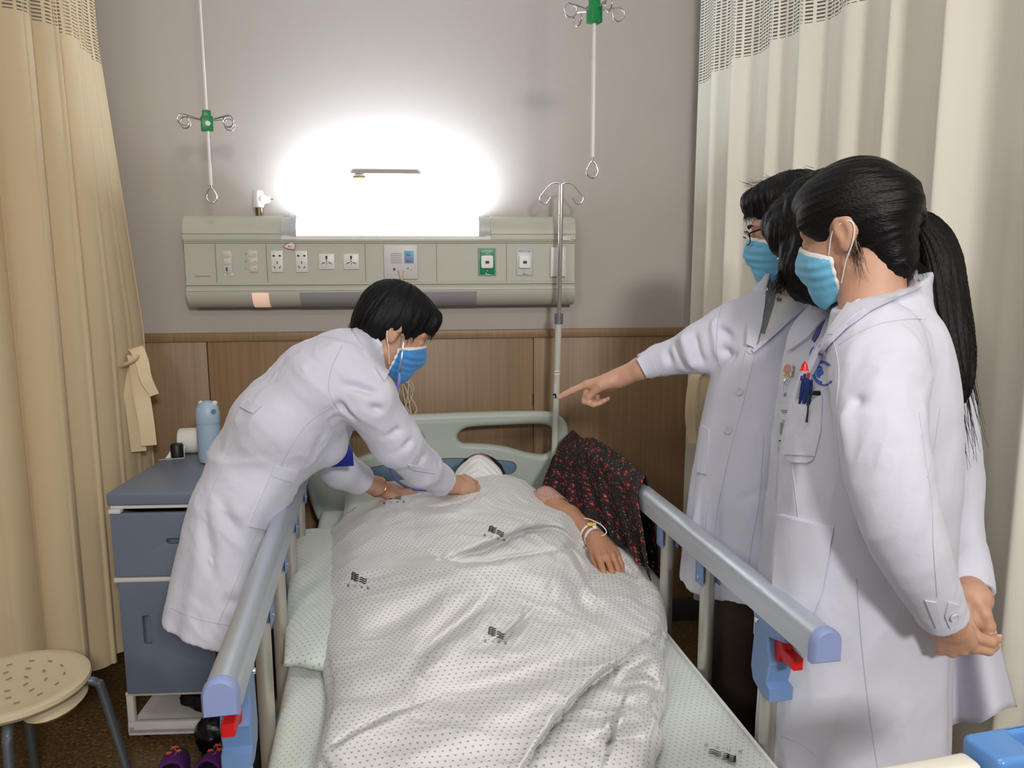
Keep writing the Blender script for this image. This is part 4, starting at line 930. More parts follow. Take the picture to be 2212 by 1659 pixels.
for k, a in enumerate(math.radians(q_) for q_ in (22, 112, 202, 292)):
    d = np.array([math.cos(a), math.sin(a), 0]); P = [sc+d*0.06+np.array([0, 0, -0.032]), sc+d*0.15+np.array([0, 0, -0.032]), sc+d*0.185+np.array([0, 0, -0.045]), sc+d*0.2+np.array([0, 0, -0.09]), sc*np.array([1, 1, 0])+d*0.26+np.array([0, 0, 0.015])]
    l = MB().tube(spl(P, 6), 0.0115, 14).build('leg', M_leg, stl); MB().tube([P[-1], P[-1]-np.array([0, 0, 0.014])], [0.014, 0.015], 14).build('foot_cap', M_black, l)
# neighbouring bed's blue-cornered footboard, bottom right
nb = thing('neighbour_bed_end', (0.72, -2.27, 0), 'cream bed end with blue corner handle at the lower right', 'bed end')
zt = 0.95; pa = PZ(1900, 1672, zt); pb = PZ(2105, 1635, zt); dd = (pb-pa)/np.linalg.norm(pb-pa); nn_ = np.cross(dd, [0, 0, 1])
Rn = np.column_stack([dd, np.cross([0, 0, 1], dd), [0, 0, 1]])
MB().box((pa+pb)/2-dd*0.05+np.array([0, 0, -0.15])-nn_*0.0, (np.linalg.norm(pb-pa)+0.1, 0.03, 0.3), Rn, 0.008, 3).build('end_board', mat('board_ivory', lin(226, 222, 208), 0.4), nb)
Mb = frame(tuple(pb+dd*0.07+np.array([0, 0, -0.01])), dd, np.cross([0, 0, 1], dd))
M_hblue = mat('glossy_blue_plastic', lin(92, 142, 205), 0.2)
plate('corner_handle', [rrect(-0.066, -0.03, 0.12, 0.026, 0.01), rrect(-0.009, -0.016, 0.103, 0.014, 0.007)[::-1]], 0.045, 0.007, M_hblue, Mb, nb, 4)
MB().box(pb+dd*0.1+np.array([0, 0, -0.5]), (0.05, 0.04, 0.9), Rn, 0.006).build('end_post', M_hblue, nb)
# ------------------------------------------------------------ people: shared builders
def coat_mat(name, col, rough=0.75):
    m, nt, b = nt_new(name); N = nt.nodes; L = nt.links
    tc = N.new('ShaderNodeTexCoord'); n = N.new('ShaderNodeTexNoise'); n.inputs['Scale'].default_value = 700; n.inputs['Detail'].default_value = 2
    n3 = N.new('ShaderNodeTexNoise'); n3.inputs['Scale'].default_value = 14; n3.inputs['Detail'].default_value = 4
    b1 = N.new('ShaderNodeBump'); b1.inputs['Strength'].default_value = 0.25; b1.inputs['Distance'].default_value = 0.001
    b2 = N.new('ShaderNodeBump'); b2.inputs['Strength'].default_value = 0.25; b2.inputs['Distance'].default_value = 0.012
    L.new(tc.outputs['Object'], n.inputs['Vector']); L.new(tc.outputs['Object'], n3.inputs['Vector'])
    L.new(n3.outputs[0], b2.inputs['Height']); L.new(n.outputs[0], b1.inputs['Height']); L.new(b2.outputs[0], b1.inputs['Normal']); L.new(b1.outputs[0], b.inputs['Normal'])
    b.inputs['Base Color'].default_value = col; b.inputs['Roughness'].default_value = rough; b.inputs['Sheen Weight'].default_value = 0.2
    return m
def hair_mat(name, col, axis=(0, 0, 1), rough=0.5):
    m, nt, b = nt_new(name); N = nt.nodes; L = nt.links
    tc = N.new('ShaderNodeTexCoord'); n = N.new('ShaderNodeTexNoise'); n.inputs['Scale'].default_value = 1.0; n.inputs['Detail'].default_value = 3
    vr = N.new('ShaderNodeVectorRotate'); vr.rotation_type = 'EULER_XYZ'
    mp = N.new('ShaderNodeMapping'); mp.inputs['Scale'].default_value = (420, 420, 14)
    qv = Vector(axis).rotation_difference(Vector((0, 0, 1))).to_euler(); vr.inputs['Rotation'].default_value = qv
    L.new(tc.outputs['Object'], vr.inputs['Vector']); L.new(vr.outputs[0], mp.inputs[0]); L.new(mp.outputs[0], n.inputs['Vector'])
    bp = N.new('ShaderNodeBump'); bp.inputs['Strength'].default_value = 0.55; bp.inputs['Distance'].default_value = 0.003
    L.new(n.outputs[0], bp.inputs['Height']); L.new(bp.outputs[0], b.inputs['Normal'])
    b.inputs['Base Color'].default_value = col; b.inputs['Roughness'].default_value = rough; b.inputs['Specular IOR Level'].default_value = 0.22
    return m
M_skin = mat('skin_light', lin(198, 152, 127), 0.5, sub=0.12, bump=0.12, scale=500, var=0.06, vscale=30)
M_skin2 = mat('skin_tan', lin(178, 128, 98), 0.5, sub=0.1, bump=0.15, scale=400, var=0.08, vscale=30)
M_coat = coat_mat('white_coat_cotton', lin(208, 208, 222))
M_coat_in = coat_mat('white_coat_shaded_side', lin(206, 205, 218))
M_hair = hair_mat('black_hair', lin(14, 13, 15)); M_hairf = hair_mat('black_hair_fine', lin(12, 11, 13))
M_mask = mat('mask_blue', lin(112, 188, 224), 0.75, bump=0.35, scale=250, sheen=0.2); M_maskD = mat('mask_blue_deep', lin(62, 140, 210), 0.75, bump=0.35, scale=250, sheen=0.2)
M_maskW = mat('mask_white', lin(228, 226, 226), 0.85, bump=0.4, scale=180); M_loop = mat('ear_loop_white', lin(232, 228, 224), 0.7)
M_trs = mat('dark_trousers', lin(34, 32, 36), 0.85, bump=0.3, scale=400); M_shoe = mat('dark_shoe', lin(24, 22, 22), 0.5); M_redshoe = mat('rust_red_cloth', lin(112, 40, 26), 0.8)
M_grey = mat('grey_knit', lin(120, 122, 126), 0.9, bump=0.4, scale=500); M_shirt = mat('shirt_offwhite', lin(216, 212, 208), 0.8, bump=0.2, scale=500)
M_btn = mat('coat_button', lin(205, 203, 212), 0.35); M_seamc = mat('coat_seam', lin(190, 187, 200), 0.8)
M_nail = mat('nail', lin(226, 180, 160), 0.3)

def xf(O, R): return lambda p: np.array(O)+R@np.array(p, float)
def axes(f, up=(0, 0, 1), roll=0.0):
    f = np.array(f, float); f /= np.linalg.norm(f); l = np.cross(up, f); l /= np.linalg.norm(l); u = np.cross(f, l)
    l, u = l*math.cos(roll)+u*math.sin(roll), u*math.cos(roll)-l*math.sin(roll)
    return np.column_stack([f, l, u])
def head_prims(O, R, s=1.0, ears=True):
    t = lambda a, b, c: xf(O, R)((a*s, b*s, c*s)); E = lambda c, r: ell(t(*c), np.array(r)*s, R)
    P = [E((-.008, 0, .03), (.096, .075, .088)), E((.022, 0, -.02), (.068, .064, .085)), E((.048, 0, -.062), (.045, .042, .042)),
         cone(t(.07, 0, -.098), t(.066, 0, -.092), .02*s), cone(t(.06, .018, -.095), t(.005, .052, -.06), .017*s, .018*s), cone(t(.06, -.018, -.095), t(.005, -.052, -.06), .017*s, .018*s),
         E((.055, .032, -.028), (.03, .024, .026)), E((.055, -.032, -.028), (.03, .024, .026)),
         cone(t(.082, .012, .026), t(.07, .045, .026), .01*s, .008*s), cone(t(.082, -.012, .026), t(.07, -.045, .026), .01*s, .008*s)]
    face = U(.016*s, P)
    nose = U(.006*s, [cone(t(.088, 0, .016), t(.108, 0, -.026), .006*s, .0095*s), cone(t(.094, .011, -.031), t(.094, -.011, -.031), .0075*s)])
    lips = U(.003*s, [cone(t(.089, .018, -.06), t(.094, 0, -.055), .004*s, .0055*s), cone(t(.089, -.018, -.06), t(.094, 0, -.055), .004*s, .0055*s),
                      cone(t(.087, .013, -.066), t(.092, 0, -.067), .0045*s, .006*s), cone(t(.087, -.013, -.066), t(.092, 0, -.067), .0045*s, .006*s)])
    sock = U(.004, [E((.095, .031, .004), (.016, .017, .011)), E((.095, -.031, .004), (.016, .017, .011))])
    lids = U(.002, [E((.074, .031, .003), (.0145, .016, .0125)), E((.074, -.031, .003), (.0145, .016, .0125))])
    f1 = U(.008*s, [face, nose, lips]); f2 = sub(f1, sock, .006*s); out = [U(.003*s, [f2, lids])]
    if ears:
        for y in (1, -1):
            e = U(.004*s, [E((-.012, y*.078, .004), (.018, .0075, .030)), E((-.006, y*.077, -.022), (.011, .006, .012))])
            dish = E((-.007, y*.0855, .005), (.0115, .0062, .021)); out.append(U(.002*s, [sub(e, dish, .002*s), E((-.002, y*.079, -.004), (.004, .004, .009))]))
    return out
HANDL = [(.040, .024, .020), (.044, .028, .021), (.040, .026, .020), (.032, .019, .018)]
def hand_prims(Wr, X, Z, thumb=1, s=1.0, curl=((.3, .4, .3),)*4, th=(0.5, 0.3, 0.2), spread=0.06, palm_bend=0.0, arm=None, thick=1.0):
    """wrist point, finger direction X, back-of-hand normal Z; thumb=+1/-1 side along Z x X"""
    X = np.array(X, float); X /= np.linalg.norm(X); Z = np.array(Z, float); Z = Z-X*(X@Z); Z /= np.linalg.norm(Z); Y = np.cross(Z, X)*thumb
    t = lambda a, b, c: np.array(Wr)+(X*a+Y*b+Z*c)*s
    ys = [.030, .010, -.010, -.028]; ks = [(.086, ys[0], .002), (.090, ys[1], .004), (.085, ys[2], .002), (.076, ys[3], -.003)]
    bs = [(.012, .014, 0), (.01, .005, .001), (.01, -.006, 0), (.012, -.015, -.002)]
    P = [cone(t(*b), t(*k), .0165*s*thick, .0108*s) for b, k in zip(bs, ks)]
    P += [econe(t(-.02, 0, 0), t(.03, 0, -.002), .022*s, .022*s, Y, 1.25), ell(t(.05, -.002, -.008), np.array([.04, .034, .014])*s, np.column_stack([X, Y, Z])), cone(t(.035, -.024, -.008), t(.065, -.026, -.008), .013*s, .011*s), cone(t(.02, .018, -.009), t(.05, .03, -.012), .015*s, .012*s)]
    palm = U(.012*s, P); F = []; tips = []
    for i in range(4):
        k = np.array(ks[i]); a = (1.5-i)*spread; d = np.array([math.cos(a), math.sin(a), 0]); ang = 0; p = k.copy(); r = [.0095, .0088, .0078, .0068]; r = [q*(0.9 if i == 3 else 1) for q in r]; seg = []
        for j in range(3):
            ang += curl[i % len(curl)][j]; q = p+(d*math.cos(ang)+np.array([0, 0, -1])*math.sin(ang))*HANDL[i][j]; seg.append(cone(t(*p), t(*q), r[j]*s, r[j+1]*s)); p = q
        F.append(U(.003*s, seg)); tips.append((t(*p), None))
    p0 = np.array([.022, .022, -.008]); a1, a2, a3 = th
    d1 = np.array([math.cos(a1), math.sin(a1), -.25]); d1 /= np.linalg.norm(d1); p1 = p0+d1*.042; d2 = np.array([math.cos(a1-a2), math.sin(a1-a2), -.35]); d2 /= np.linalg.norm(d2); p2 = p1+d2*.032
    d3 = np.array([math.cos(a1-a2-a3), math.sin(a1-a2-a3), -.4]); d3 /= np.linalg.norm(d3); p3 = p2+d3*.024
    T = U(.005*s, [cone(t(*p0), t(*p1), .015*s, .0115*s), cone(t(*p1), t(*p2), .0108*s, .0098*s), cone(t(*p2), t(*p3), .0098*s, .0078*s)])
    return U(.0045*s, [palm]+F+[T])
DOFF = [0.0]
HX = np.array([RT[0], RT[1], 0.0]); HX /= np.linalg.norm(HX); HY = np.array([FW[0], FW[1], 0.0]); HY /= np.linalg.norm(HY)
def stack(rows, fold=None, pw=2.3, yaw=0.0, ztop=0.0, zbot=0.0, inflate=0.0):
    """rows (py, xl, xr, D, half_depth) from the photo's outline -> a solid of elliptical sections along z"""
    A = []
    for py, xl, xr, D, hd in rows:
        D = D+DOFF[0]; c = PD((xl+xr)/2, py, D); A.append((c[2], c[0], c[1], (xr-xl)/2/FPX*D, hd))
    A = np.array(sorted(A)); zz = np.linspace(A[0, 0], A[-1, 0], 200)
    from_ = np.array([np.interp(zz, A[:, 0], A[:, k]) for k in range(1, 5)])
    ker = np.hanning(15); ker /= ker.sum(); pad = np.pad(from_, ((0, 0), (7, 7)), mode='edge'); G = np.array([np.convolve(r, ker, 'valid') for r in pad])
    z0, z1 = A[0, 0]-zbot, A[-1, 0]+ztop; ex = HX*math.cos(yaw)+HY*math.sin(yaw); ey = HY*math.cos(yaw)-HX*math.sin(yaw)
    def fn(P):
        z = P[:, 2]; cx = np.interp(z, zz, G[0]); cy = np.interp(z, zz, G[1]); rx = np.interp(z, zz, G[2])+inflate; ry = np.interp(z, zz, G[3])+inflate
        dx = P[:, 0]-cx; dy = P[:, 1]-cy; a = dx*ex[0]+dy*ex[1]; b = dx*ey[0]+dy*ey[1]
        if fold is not None:
            k_ = 1+fold(np.arctan2(b/ry, a/rx), z); rx = rx*k_; ry = ry*k_
        n = (np.abs(a/rx)**pw+np.abs(b/ry)**pw)**(1/pw)+1e-9; g = np.sqrt((a/rx**2)**2+(b/ry**2)**2)/np.sqrt((a/rx)**2+(b/ry)**2+1e-12)
        d = (n-1)/np.maximum(g, 1e-3)*0.95
        return np.maximum(np.maximum(d, z-z1), z0-z)
    m = max(G[2].max(), G[3].max())*1.12+inflate
    return Pr(fn, [G[0].min()-m, G[1].min()-m, z0], [G[0].max()+m, G[1].max()+m, z1])
def off(a, d): return Pr(lambda P: a(P)-d, a.lo-abs(d), a.hi+abs(d))
def wrinkle(amp=0.004, sc=9.0, dirv=(0, 0, 1), st=0.35, seed=0, extra=None):
    d = np.array(dirv, float); d /= np.linalg.norm(d); u = np.cross(d, [0.3, 1, 0.2]); u /= np.linalg.norm(u); v = np.cross(d, u); B_ = np.column_stack([u, v, d*st])
    def fn(P, N):
        q = P@B_*sc+seed; q = q+0.5*np.column_stack([noise(q*0.6+3), noise(q*0.6+9), noise(q*0.6+21)])
        r = amp*(0.8*fbm(q, 3)+0.9*(np.clip(ridge(q*0.9+5, 2), 0, 2)**2*.5-.5)*np.clip(noise(q*.35+40)*3+.4, 0, 1)+.55*(np.clip(ridge(q*2.1+15, 2), 0, 2)**2*.5-.4)*np.clip(noise(q*.5+70)*3+.3, 0, 1))
        if extra is not None: r = r+extra(P, N)
        return r
    return fn
def folds_at(items):
    """sharp local creases: (p0,p1,width,depth) world segments"""
    def fn(P, N):
        r = np.zeros(len(P))
        for a, b, w_, dp in items:
            a = np.array(a); b = np.array(b); d = b-a; t = np.clip((P-a)@d/(d@d), 0, 1); dist = np.linalg.norm(P-a-t[:, None]*d, axis=1)
            r += 1.9*dp*np.exp(-(dist/(w_*.85))**2)*np.sin(np.clip(t*0.9+0.05, 0, 1)*np.pi)
        return r
    return fn
def pxf(L, w_, dp): return [(PD(a, b, D+DOFF[0]), PD(c, d, D+DOFF[0]), w_, dp) for (a, b, c, d, D) in L]
def mask_build(O, R, s, m, parent, loops=True, pleat=0.0016, top=0.004, name='face_mask', h=0.0016, earz=0.02):
    t = lambda a, b, c: xf(O, R)((a*s, b*s, c*s)); E = lambda c, r: ell(t(*c), np.array(r)*s, R)
    base = U(.03*s, [E((.040, 0, -.055), (.062, .060, .062)), cone(t(.086, 0, -.012), t(.1, 0, -.038), .014*s, .017*s), E((.068, 0, -.1), (.03, .028, .026)), E((.045, 0, -.03), (.045, .058, .03))])
    outer = off(base, .006*s); inner = off(base, .0025*s); sh = sub(outer, inner, .0005)
    lx = lambda p: R.T@p
    cut = inter(inter(half(t(.028, 0, -.06), -(R@np.array([1, 0, .12]))), half(t(.1, 0, top), R@np.array([-.5, 0, 1.0])), .003), half(t(.07, 0, -.122), -(R@np.array([.35, 0, 1.0]))), .003)
    shp = inter(sh, cut, .0015)
    def disp(P, N):
        q = (P-np.array(O))@R/s; return pleat*s*np.sin((q[:, 2]+.4*np.abs(q[:, 1]))*2*np.pi/.021)*np.exp(-((q[:, 2]+.055)/.04)**2)+.0012*fbm(q*45+2, 2)
    VQ = surf(shp, h, disp=disp); o = sobj(name, VQ, m, parent)
    if m is not M_maskW:
        o.data.materials.append(M_maskW); q = (VQ[0][VQ[1]].mean(1)-np.array(O))@R/s; nt_ = np.array([-.5, 0, 1.0]); nt_ /= np.linalg.norm(nt_); nb = np.array([1, 0, .12]); nb /= np.linalg.norm(nb)
        e1 = (q-np.array([.1, 0, top]))@nt_ > -.0075; e2 = (q-np.array([.028, 0, -.06]))@nb < .005; o.data.polygons.foreach_set('material_index', (e1 | e2).astype(np.int32))
    if loops:
        for y in (1, -1):
            e = t(-.022, y*.082, .018); b = MB(); b.tube(spl([t(.034, y*.0615, -.03), t(.008, y*.077, .01), e, t(-.03, y*.082, .004), t(-.02, y*.083, -.022), t(.002, y*.076, -.05), t(.026, y*.06, -.085)], 6), .0013*s, 8); b.build('ear_loop', M_loop, o)
    return o, VQ
def strands(mb_, roots, dirs, L, r=0.0006, droop=0.0, n=6, rs=None, curl=0.0):
    for p, d in zip(roots, dirs):
        l = L*rs.uniform(.6, 1.2); k = rs.normal(size=3)*curl; pts = [np.array(p)+np.array(d)*l*i/n+k*(i/n)**2*l+np.array([0, 0, -droop*l*(i/n)**2]) for i in range(n+1)]
        mb_.tube(pts, np.linspace(r, r*0.35, n+1), 4, caps=False)
def button(name, px, py, tree, m, parent, r=0.008, th=0.003):
    d = ray(px, py); h = tree.ray_cast(Vector(CAM), Vector(d), 6.0)
    if h[0] is None: return
    n = np.array(h[1]); n = n if n@d < 0 else -n; p = np.array(h[0])+n*0.004; u = np.cross(n, [0, 0, 1]); u /= np.linalg.norm(u); v = np.cross(n, u); Rn_ = np.column_stack([u, v, n])
    b = MB().lathe([(r*0.9, 0), (r, th*0.5), (r*0.95, th), (r*0.75, th*1.05), (r*0.7, th*0.75), (0.0001, th*0.75)], p, 24, R=Rn_); o = b.build(name, m, parent)
    b = MB()
    for a in (-1, 1):
        for c in (-1, 1): b.lathe([(r*0.1, th*0.7), (r*0.1, th*0.85)], p+u*a*r*0.22+v*c*r*0.22, 8, R=Rn_)
    b.build('button_hole', M_seamc, o); return o
def seam(name, pts, tree, m, parent, r=0.0011):
    """a stitched seam lying on a cloth surface along a photo polyline"""
    P = spl([(a, b, 0) for a, b in pts], 8); out = []
    for q in P:
        h = tree.ray_cast(Vector(CAM), Vector(ray(q[0], q[1])), 6.0)
        if h[0] is not None: out.append(np.array(h[0]))
    if len(out) > 3:
        out = np.array(out); k = [0]+[i for i in range(1, len(out)) if np.linalg.norm(out[i]-out[i-1]) < 0.08]
        MB().tube(out[k], r, 6).build(name, m, parent)
def inside(sh, solid, d=.013, z=None):
    """keep a hidden shape well under the cloth of a solid (above height z)"""
    def fn(P):
        a = sh(P); b = np.maximum(a, solid(P)+d); return b if z is None else np.where(P[:, 2] > z, b, a)
    return Pr(fn, sh.lo, sh.hi)
def legs(prms, name_parent, hipL, hipR, floorL, floorR, dirf, shoe_m, trs_m=None, r0=.085, r1=.05, solid=None, zh=None):
    tr = U(.03, [cone(hipL, (np.array(hipL)+np.array(floorL))/2+np.array([0, 0, .0]), r0, .062), cone((np.array(hipL)+np.array(floorL))/2, floorL+np.array([0, 0, .08]), .062, r1),
                 cone(hipR, (np.array(hipR)+np.array(floorR))/2, r0, .062), cone((np.array(hipR)+np.array(floorR))/2, floorR+np.array([0, 0, .08]), .062, r1)])
    if solid is not None: tr = inside(tr, solid, .016, zh)
    sobj('trousers', surf(tr, .008, disp=wrinkle(.004, 8)), trs_m or M_trs, name_parent)
    for p in (floorL, floorR):
        f = np.array(dirf, float); p = np.array(p, float)
        s_ = U(.02, [cone(p-f*.05+np.array([0, 0, .035]), p+f*.13+np.array([0, 0, .028]), .036, .03), cone(p+np.array([0, 0, .06]), p+np.array([0, 0, .09]), .04, .042)])
        s_ = inter(s_, half((0, 0, 0.001), (0, 0, -1)), .002); sobj('shoe', surf(s_, .006), shoe_m, name_parent)
Dn = lambda px, py, D: PD(px, py, D+DOFF[0])
# ============================================================ woman bending over the bed (left)
def person_D():
    T = thing('person', PD(500, 1010, 1.95)*np.array([1, 1, 0]), 'person in a white coat and deep blue mask bending over the bed from the left', 'person')
    # head
    O = Dn(849, 710, 2.02); s = 0.965; p_ = math.radians(30); f = (HX*math.cos(.32)+HY*math.sin(.32))*math.cos(p_)+np.array([0, 0, -math.sin(p_)]); R = axes(f, roll=math.radians(3))
    t = xf(O, R)
    neckB = Dn(775, 768, 2.03)
    hp = head_prims(O, R, s)
    handN = hand_prims(Dn(974, 1047, 2.24), HX*0.62+HY*0.7+np.array([0, 0, -.12]), np.array([0, 0, 1])-HY*0.55, thumb=1, s=.92, curl=((.35, .5, .3), (.4, .55, .35), (.45, .55, .35), (.5, .5, .3)), th=(.35, .15, .1))
    wf = Dn(808, 1052, 2.12); handF = hand_prims(Dn(832, 1058, 2.40), HX*0.9+HY*0.2+np.array([0, 0, -.22]), np.array([0.1, 0.0, 1])-HY*.2, thumb=-1, s=.9, curl=((.15, .2, .2),)*4, th=(.4, .1, .1))
    body = U(.02, [cone(t((-.03, 0, -.045)), neckB, .052, .06), cone(t((-.01, 0, -.06)), Dn(800, 775, 2.03), .05, .055)]+hp)
    arms = [cone(Dn(938, 1026, 2.16), Dn(972, 1046, 2.24), .029, .026), cone(Dn(798, 1045, 2.33), Dn(812, 1050, 2.36), .028, .028), cone(Dn(812, 1050, 2.36), Dn(832, 1058, 2.40), .028, .025)]
    VB = surf(body, .0034, lo=None)
    VA = surf(U(.012, [arms[0], handN]), .0026); VA2 = surf(U(.012, arms[1:]+[handF]), .0028)
    # hidden trunk, arms and legs of the same body, inside the clothes
    trunk = U(.05, [econe(Dn(500, 1010, 1.97), Dn(600, 930, 1.98), .095, .1, HY, 1.35), econe(Dn(600, 930, 1.98), Dn(735, 815, 1.99), .1, .095, HY, 1.45), cone(Dn(735, 815, 2.0), neckB, .07, .055),
                    cone(Dn(760, 835, 1.88), Dn(860, 952, 2.0), .04, .034), cone(Dn(860, 952, 2.0), Dn(936, 1024, 2.16), .034, .03), cone(Dn(738, 850, 2.12), Dn(702, 960, 2.18), .034, .03), cone(Dn(702, 960, 2.18), Dn(740, 1015, 2.25), .03, .028), cone(Dn(740, 1015, 2.25), Dn(798, 1045, 2.33), .028, .027)])
    # hair: short bob
    E = lambda c, r: ell(t(np.array(c)*s), np.array(r)*s, R)
    hv = U(.02, [E((-.012, 0, .038), (.103, .083, .09)), E((-.055, 0, -.01), (.056, .07, .062)), E((-.04, .06, .0), (.04, .022, .045)), E((-.04, -.06, .0), (.04, .022, .045)), E((.04, 0, .078), (.056, .06, .034)), E((.086, .02, .064), (.014, .034, .032)), E((.086, -.02, .064), (.014, .034, .032))])
    hv = sub(hv, U(.012, [E((.085, 0, -.05), (.07, .09, .088)), E((.0, .085, -.05), (.04, .03, .05)), E((.0, -.085, -.05), (.04, .03, .05))]), .01)
    hv = sub(hv, half(t(np.array((-.06, 0, -.075))), R@np.array([.3, 0, 1.0])), .01) if False else hv
    def hd(P, N):
        q = (P-O)@R/s; r_ = np.sqrt((q[:, 0]+.03)**2+(q[:, 1])**2); an = np.arctan2(q[:, 1], q[:, 0]+.02); return .0035*ridge(np.column_stack([an*7, r_*6, q[:, 2]*5]), 3)-.002
    hair = sobj('hair', surf(hv, .003, disp=hd), hair_mat('bob_hair', lin(12, 12, 14), tuple(R[:, 2])), T)
    rs = np.random.RandomState(5); mb_ = MB(); ro, di = [], []
    for k in range(150):       # fringe and side locks
        a = rs.uniform(-1, 1); side = -1
        ro.append(t(np.array((rs.uniform(-.07, .05), side*rs.uniform(.07, .08), rs.uniform(.01, .05)))*s)); di.append(R@np.array([rs.normal(0.05, .1), side*.02, -1]))
    for k in range(120): y = rs.uniform(-.06, .06); ro.append(t(np.array((.106-abs(y)*.4, y, rs.uniform(.05, .075)))*s)); di.append(R@np.array([.12, y*1.5, -1]))
    for k in range(120): y = rs.uniform(-.06, .04); ro.append(t(np.array((-.1, y, rs.uniform(-.03, .0)))*s)); di.append(R@np.array([-.05, 0, -1]))
    strands(mb_, ro, di, .03, .0006, n=4, rs=rs, curl=.1); mb_.build('loose_hair', M_hairf, hair, auto=180)
    # mask
    mk, mv = mask_build(O, R, s, M_maskD, T)
    # coat
    rows = [(975, 480, 690, 1.98, .15), (1020, 448, 660, 1.97, .165), (1060, 430, 636, 1.96, .17), (1120, 418, 612, 1.96, .17), (1200, 398, 598, 1.96, .17), (1290, 382, 590, 1.96, .172), (1400, 376, 586, 1.96, .175)]
    fold = lambda th_, z: (.035*np.sin(5*th_+1.2)+.03*np.sin(8*th_+.4+z*3)+.015*np.sin(13*th_))*np.clip((1.0-z)/.45, 0, 1)
    sk = stack(rows, fold, 2.4, zbot=.0)
    hem = half(Dn(470, 1322, 1.96), -(HX*.3+np.array([0, 0, 1.0])))      # hem rises towards the back
    sleeveN = U(.018, [cone(Dn(735, 800, 1.91), Dn(790, 860, 1.9), .078, .072), cone(Dn(790, 860, 1.9), Dn(856, 954, 1.98), .072, .062), cone(Dn(856, 954, 1.98), Dn(912, 1010, 2.1), .062, .052), cone(Dn(912, 1010, 2.1), Dn(952, 1040, 2.2), .05, .044)])
    sleeveF = U(.018, [cone(Dn(735, 850, 2.12), Dn(700, 960, 2.18), .07, .062), cone(Dn(700, 960, 2.18), Dn(735, 1012, 2.24), .06, .054), cone(Dn(735, 1012, 2.24), Dn(788, 1044, 2.32), .053, .045)])
    tor = [econe(Dn(545, 990, 1.98), Dn(618, 915, 1.98), .1, .118, HY, 1.5), econe(Dn(610, 920, 1.98), Dn(700, 830, 1.99), .125, .12, HY, 1.45), econe(Dn(700, 830, 1.99), Dn(752, 785, 2.0), .112, .08, HY, 1.6), cone(Dn(640, 960, 2.0), Dn(700, 960, 2.02), .085, .06),
           cone(Dn(740, 780, 1.95), Dn(790, 765, 2.02), .075, .06)]
    coat = U(.035, tor+[sk]); coat = U(.02, [coat, sleeveN, sleeveF])
    solid = coat; trunk = inside(trunk, solid, .012)
    body_o = sobj('body', joinVQ(VB, VA, VA2, surf(trunk, .012)), M_skin, T)
    # cut sleeves clean at the cuffs, open the skirt
    dN = Dn(952, 1040, 2.2)-Dn(912, 1010, 2.1); coat = inter(coat, half(Dn(954, 1041, 2.205), dN), .003)
    dF = Dn(788, 1044, 2.32)-Dn(735, 1012, 2.24)
    cutF = Pr(lambda P: np.where((np.linalg.norm(P-Dn(792, 1048, 2.33), axis=1) < .12), (P-Dn(790, 1046, 2.325))@(dF/np.linalg.norm(dF)), -1.0), [-9]*3, [9]*3)
    coat = inter(coat, cutF, .001)
    coat = inter(coat, hem, .002)
    inn = stack(rows, fold, 2.4, zbot=.1, inflate=-.012); innc = inter(inn, half(Dn(470, 1150, 1.96), (0, 0, 1)), .02); coat = sub(coat, innc, .004)
    nk = cone(Dn(800, 758, 2.03), t((-.02, 0, -.03)), .062, .066); coat = sub(coat, nk, .004)
    cuffs = [cone(Dn(966, 1049, 2.23), Dn(938, 1029, 2.165), .037, .037)]; coat = sub(coat, cuffs[0], .002)
    ex = folds_at(pxf([(712, 832, 800, 985, 1.84), (640, 800, 740, 850, 1.88), (600, 850, 720, 870, 1.86), (640, 880, 740, 900, 1.87)], .012, -.012)+pxf([(560, 930, 640, 890, 1.87), (590, 1000, 660, 960, 1.87)], .015, -.007)+
                  pxf([(740, 830, 830, 850, 1.83), (760, 860, 850, 900, 1.84), (800, 940, 880, 930, 1.9), (840, 980, 900, 950, 1.93), (860, 1010, 930, 985, 2.0), (890, 1030, 950, 1000, 2.08)], .012, -.009)+pxf([(470, 1080, 520, 1160, 1.8), (440, 1100, 460, 1250, 1.8), (480, 1290, 540, 1330, 1.8)], .018, -.008))
    VQ = surf(coat, .0042, disp=wrinkle(.0062, 9.5, HX*.6+np.array([0, 0, -.8]), .3, 3, ex)); co = sobj('white_coat', VQ, M_coat, T); tc = bvh(VQ)
    # collar, pocket, belt, cuff band, seams
    patch('collar', [(775, 712), (800, 722), (820, 745), (826, 790), (836, 808)], [(760, 716), (778, 745), (795, 775), (812, 800), (828, 826)], tc, M_coat, co, 30, 8, .004, .004)
    patch('pocket', [(592, 1007), (560, 1080), (536, 1136)], [(645, 1020), (640, 1060), (577, 1146)], tc, M_coat, co, 20, 12, .002, .0025)
    patch('pocket_hem', [(592, 1005), (642, 1017)], [(583, 1026), (630, 1040)], tc, M_coat, co, 12, 4, .0035, .0025)
    seam('coat_seam', [(452, 1040), (420, 1150), (395, 1290)], tc, M_seamc, co)
    patch('half_belt', [(532, 862), (566, 880)], [(520, 880), (549, 895)], tc, M_coat, co, 10, 4, .003, .003)
    patch('cuff_tab', [(880, 1002), (935, 1010)], [(890, 1012), (938, 1022)], tc, M_coat, co, 10, 4, .003, .0025)
    for pts in ([(655, 742), (700, 728), (760, 742), (790, 760)], [(740, 745), (715, 800), (712, 850), (740, 900)], [(712, 880), (660, 920), (610, 1000), (560, 1130), (500, 1280), (470, 1350)], [(545, 860), (500, 960), (450, 1080)], [(365, 1312), (430, 1338), (500, 1352)]): seam('coat_seam', pts, tc, M_seamc, co)
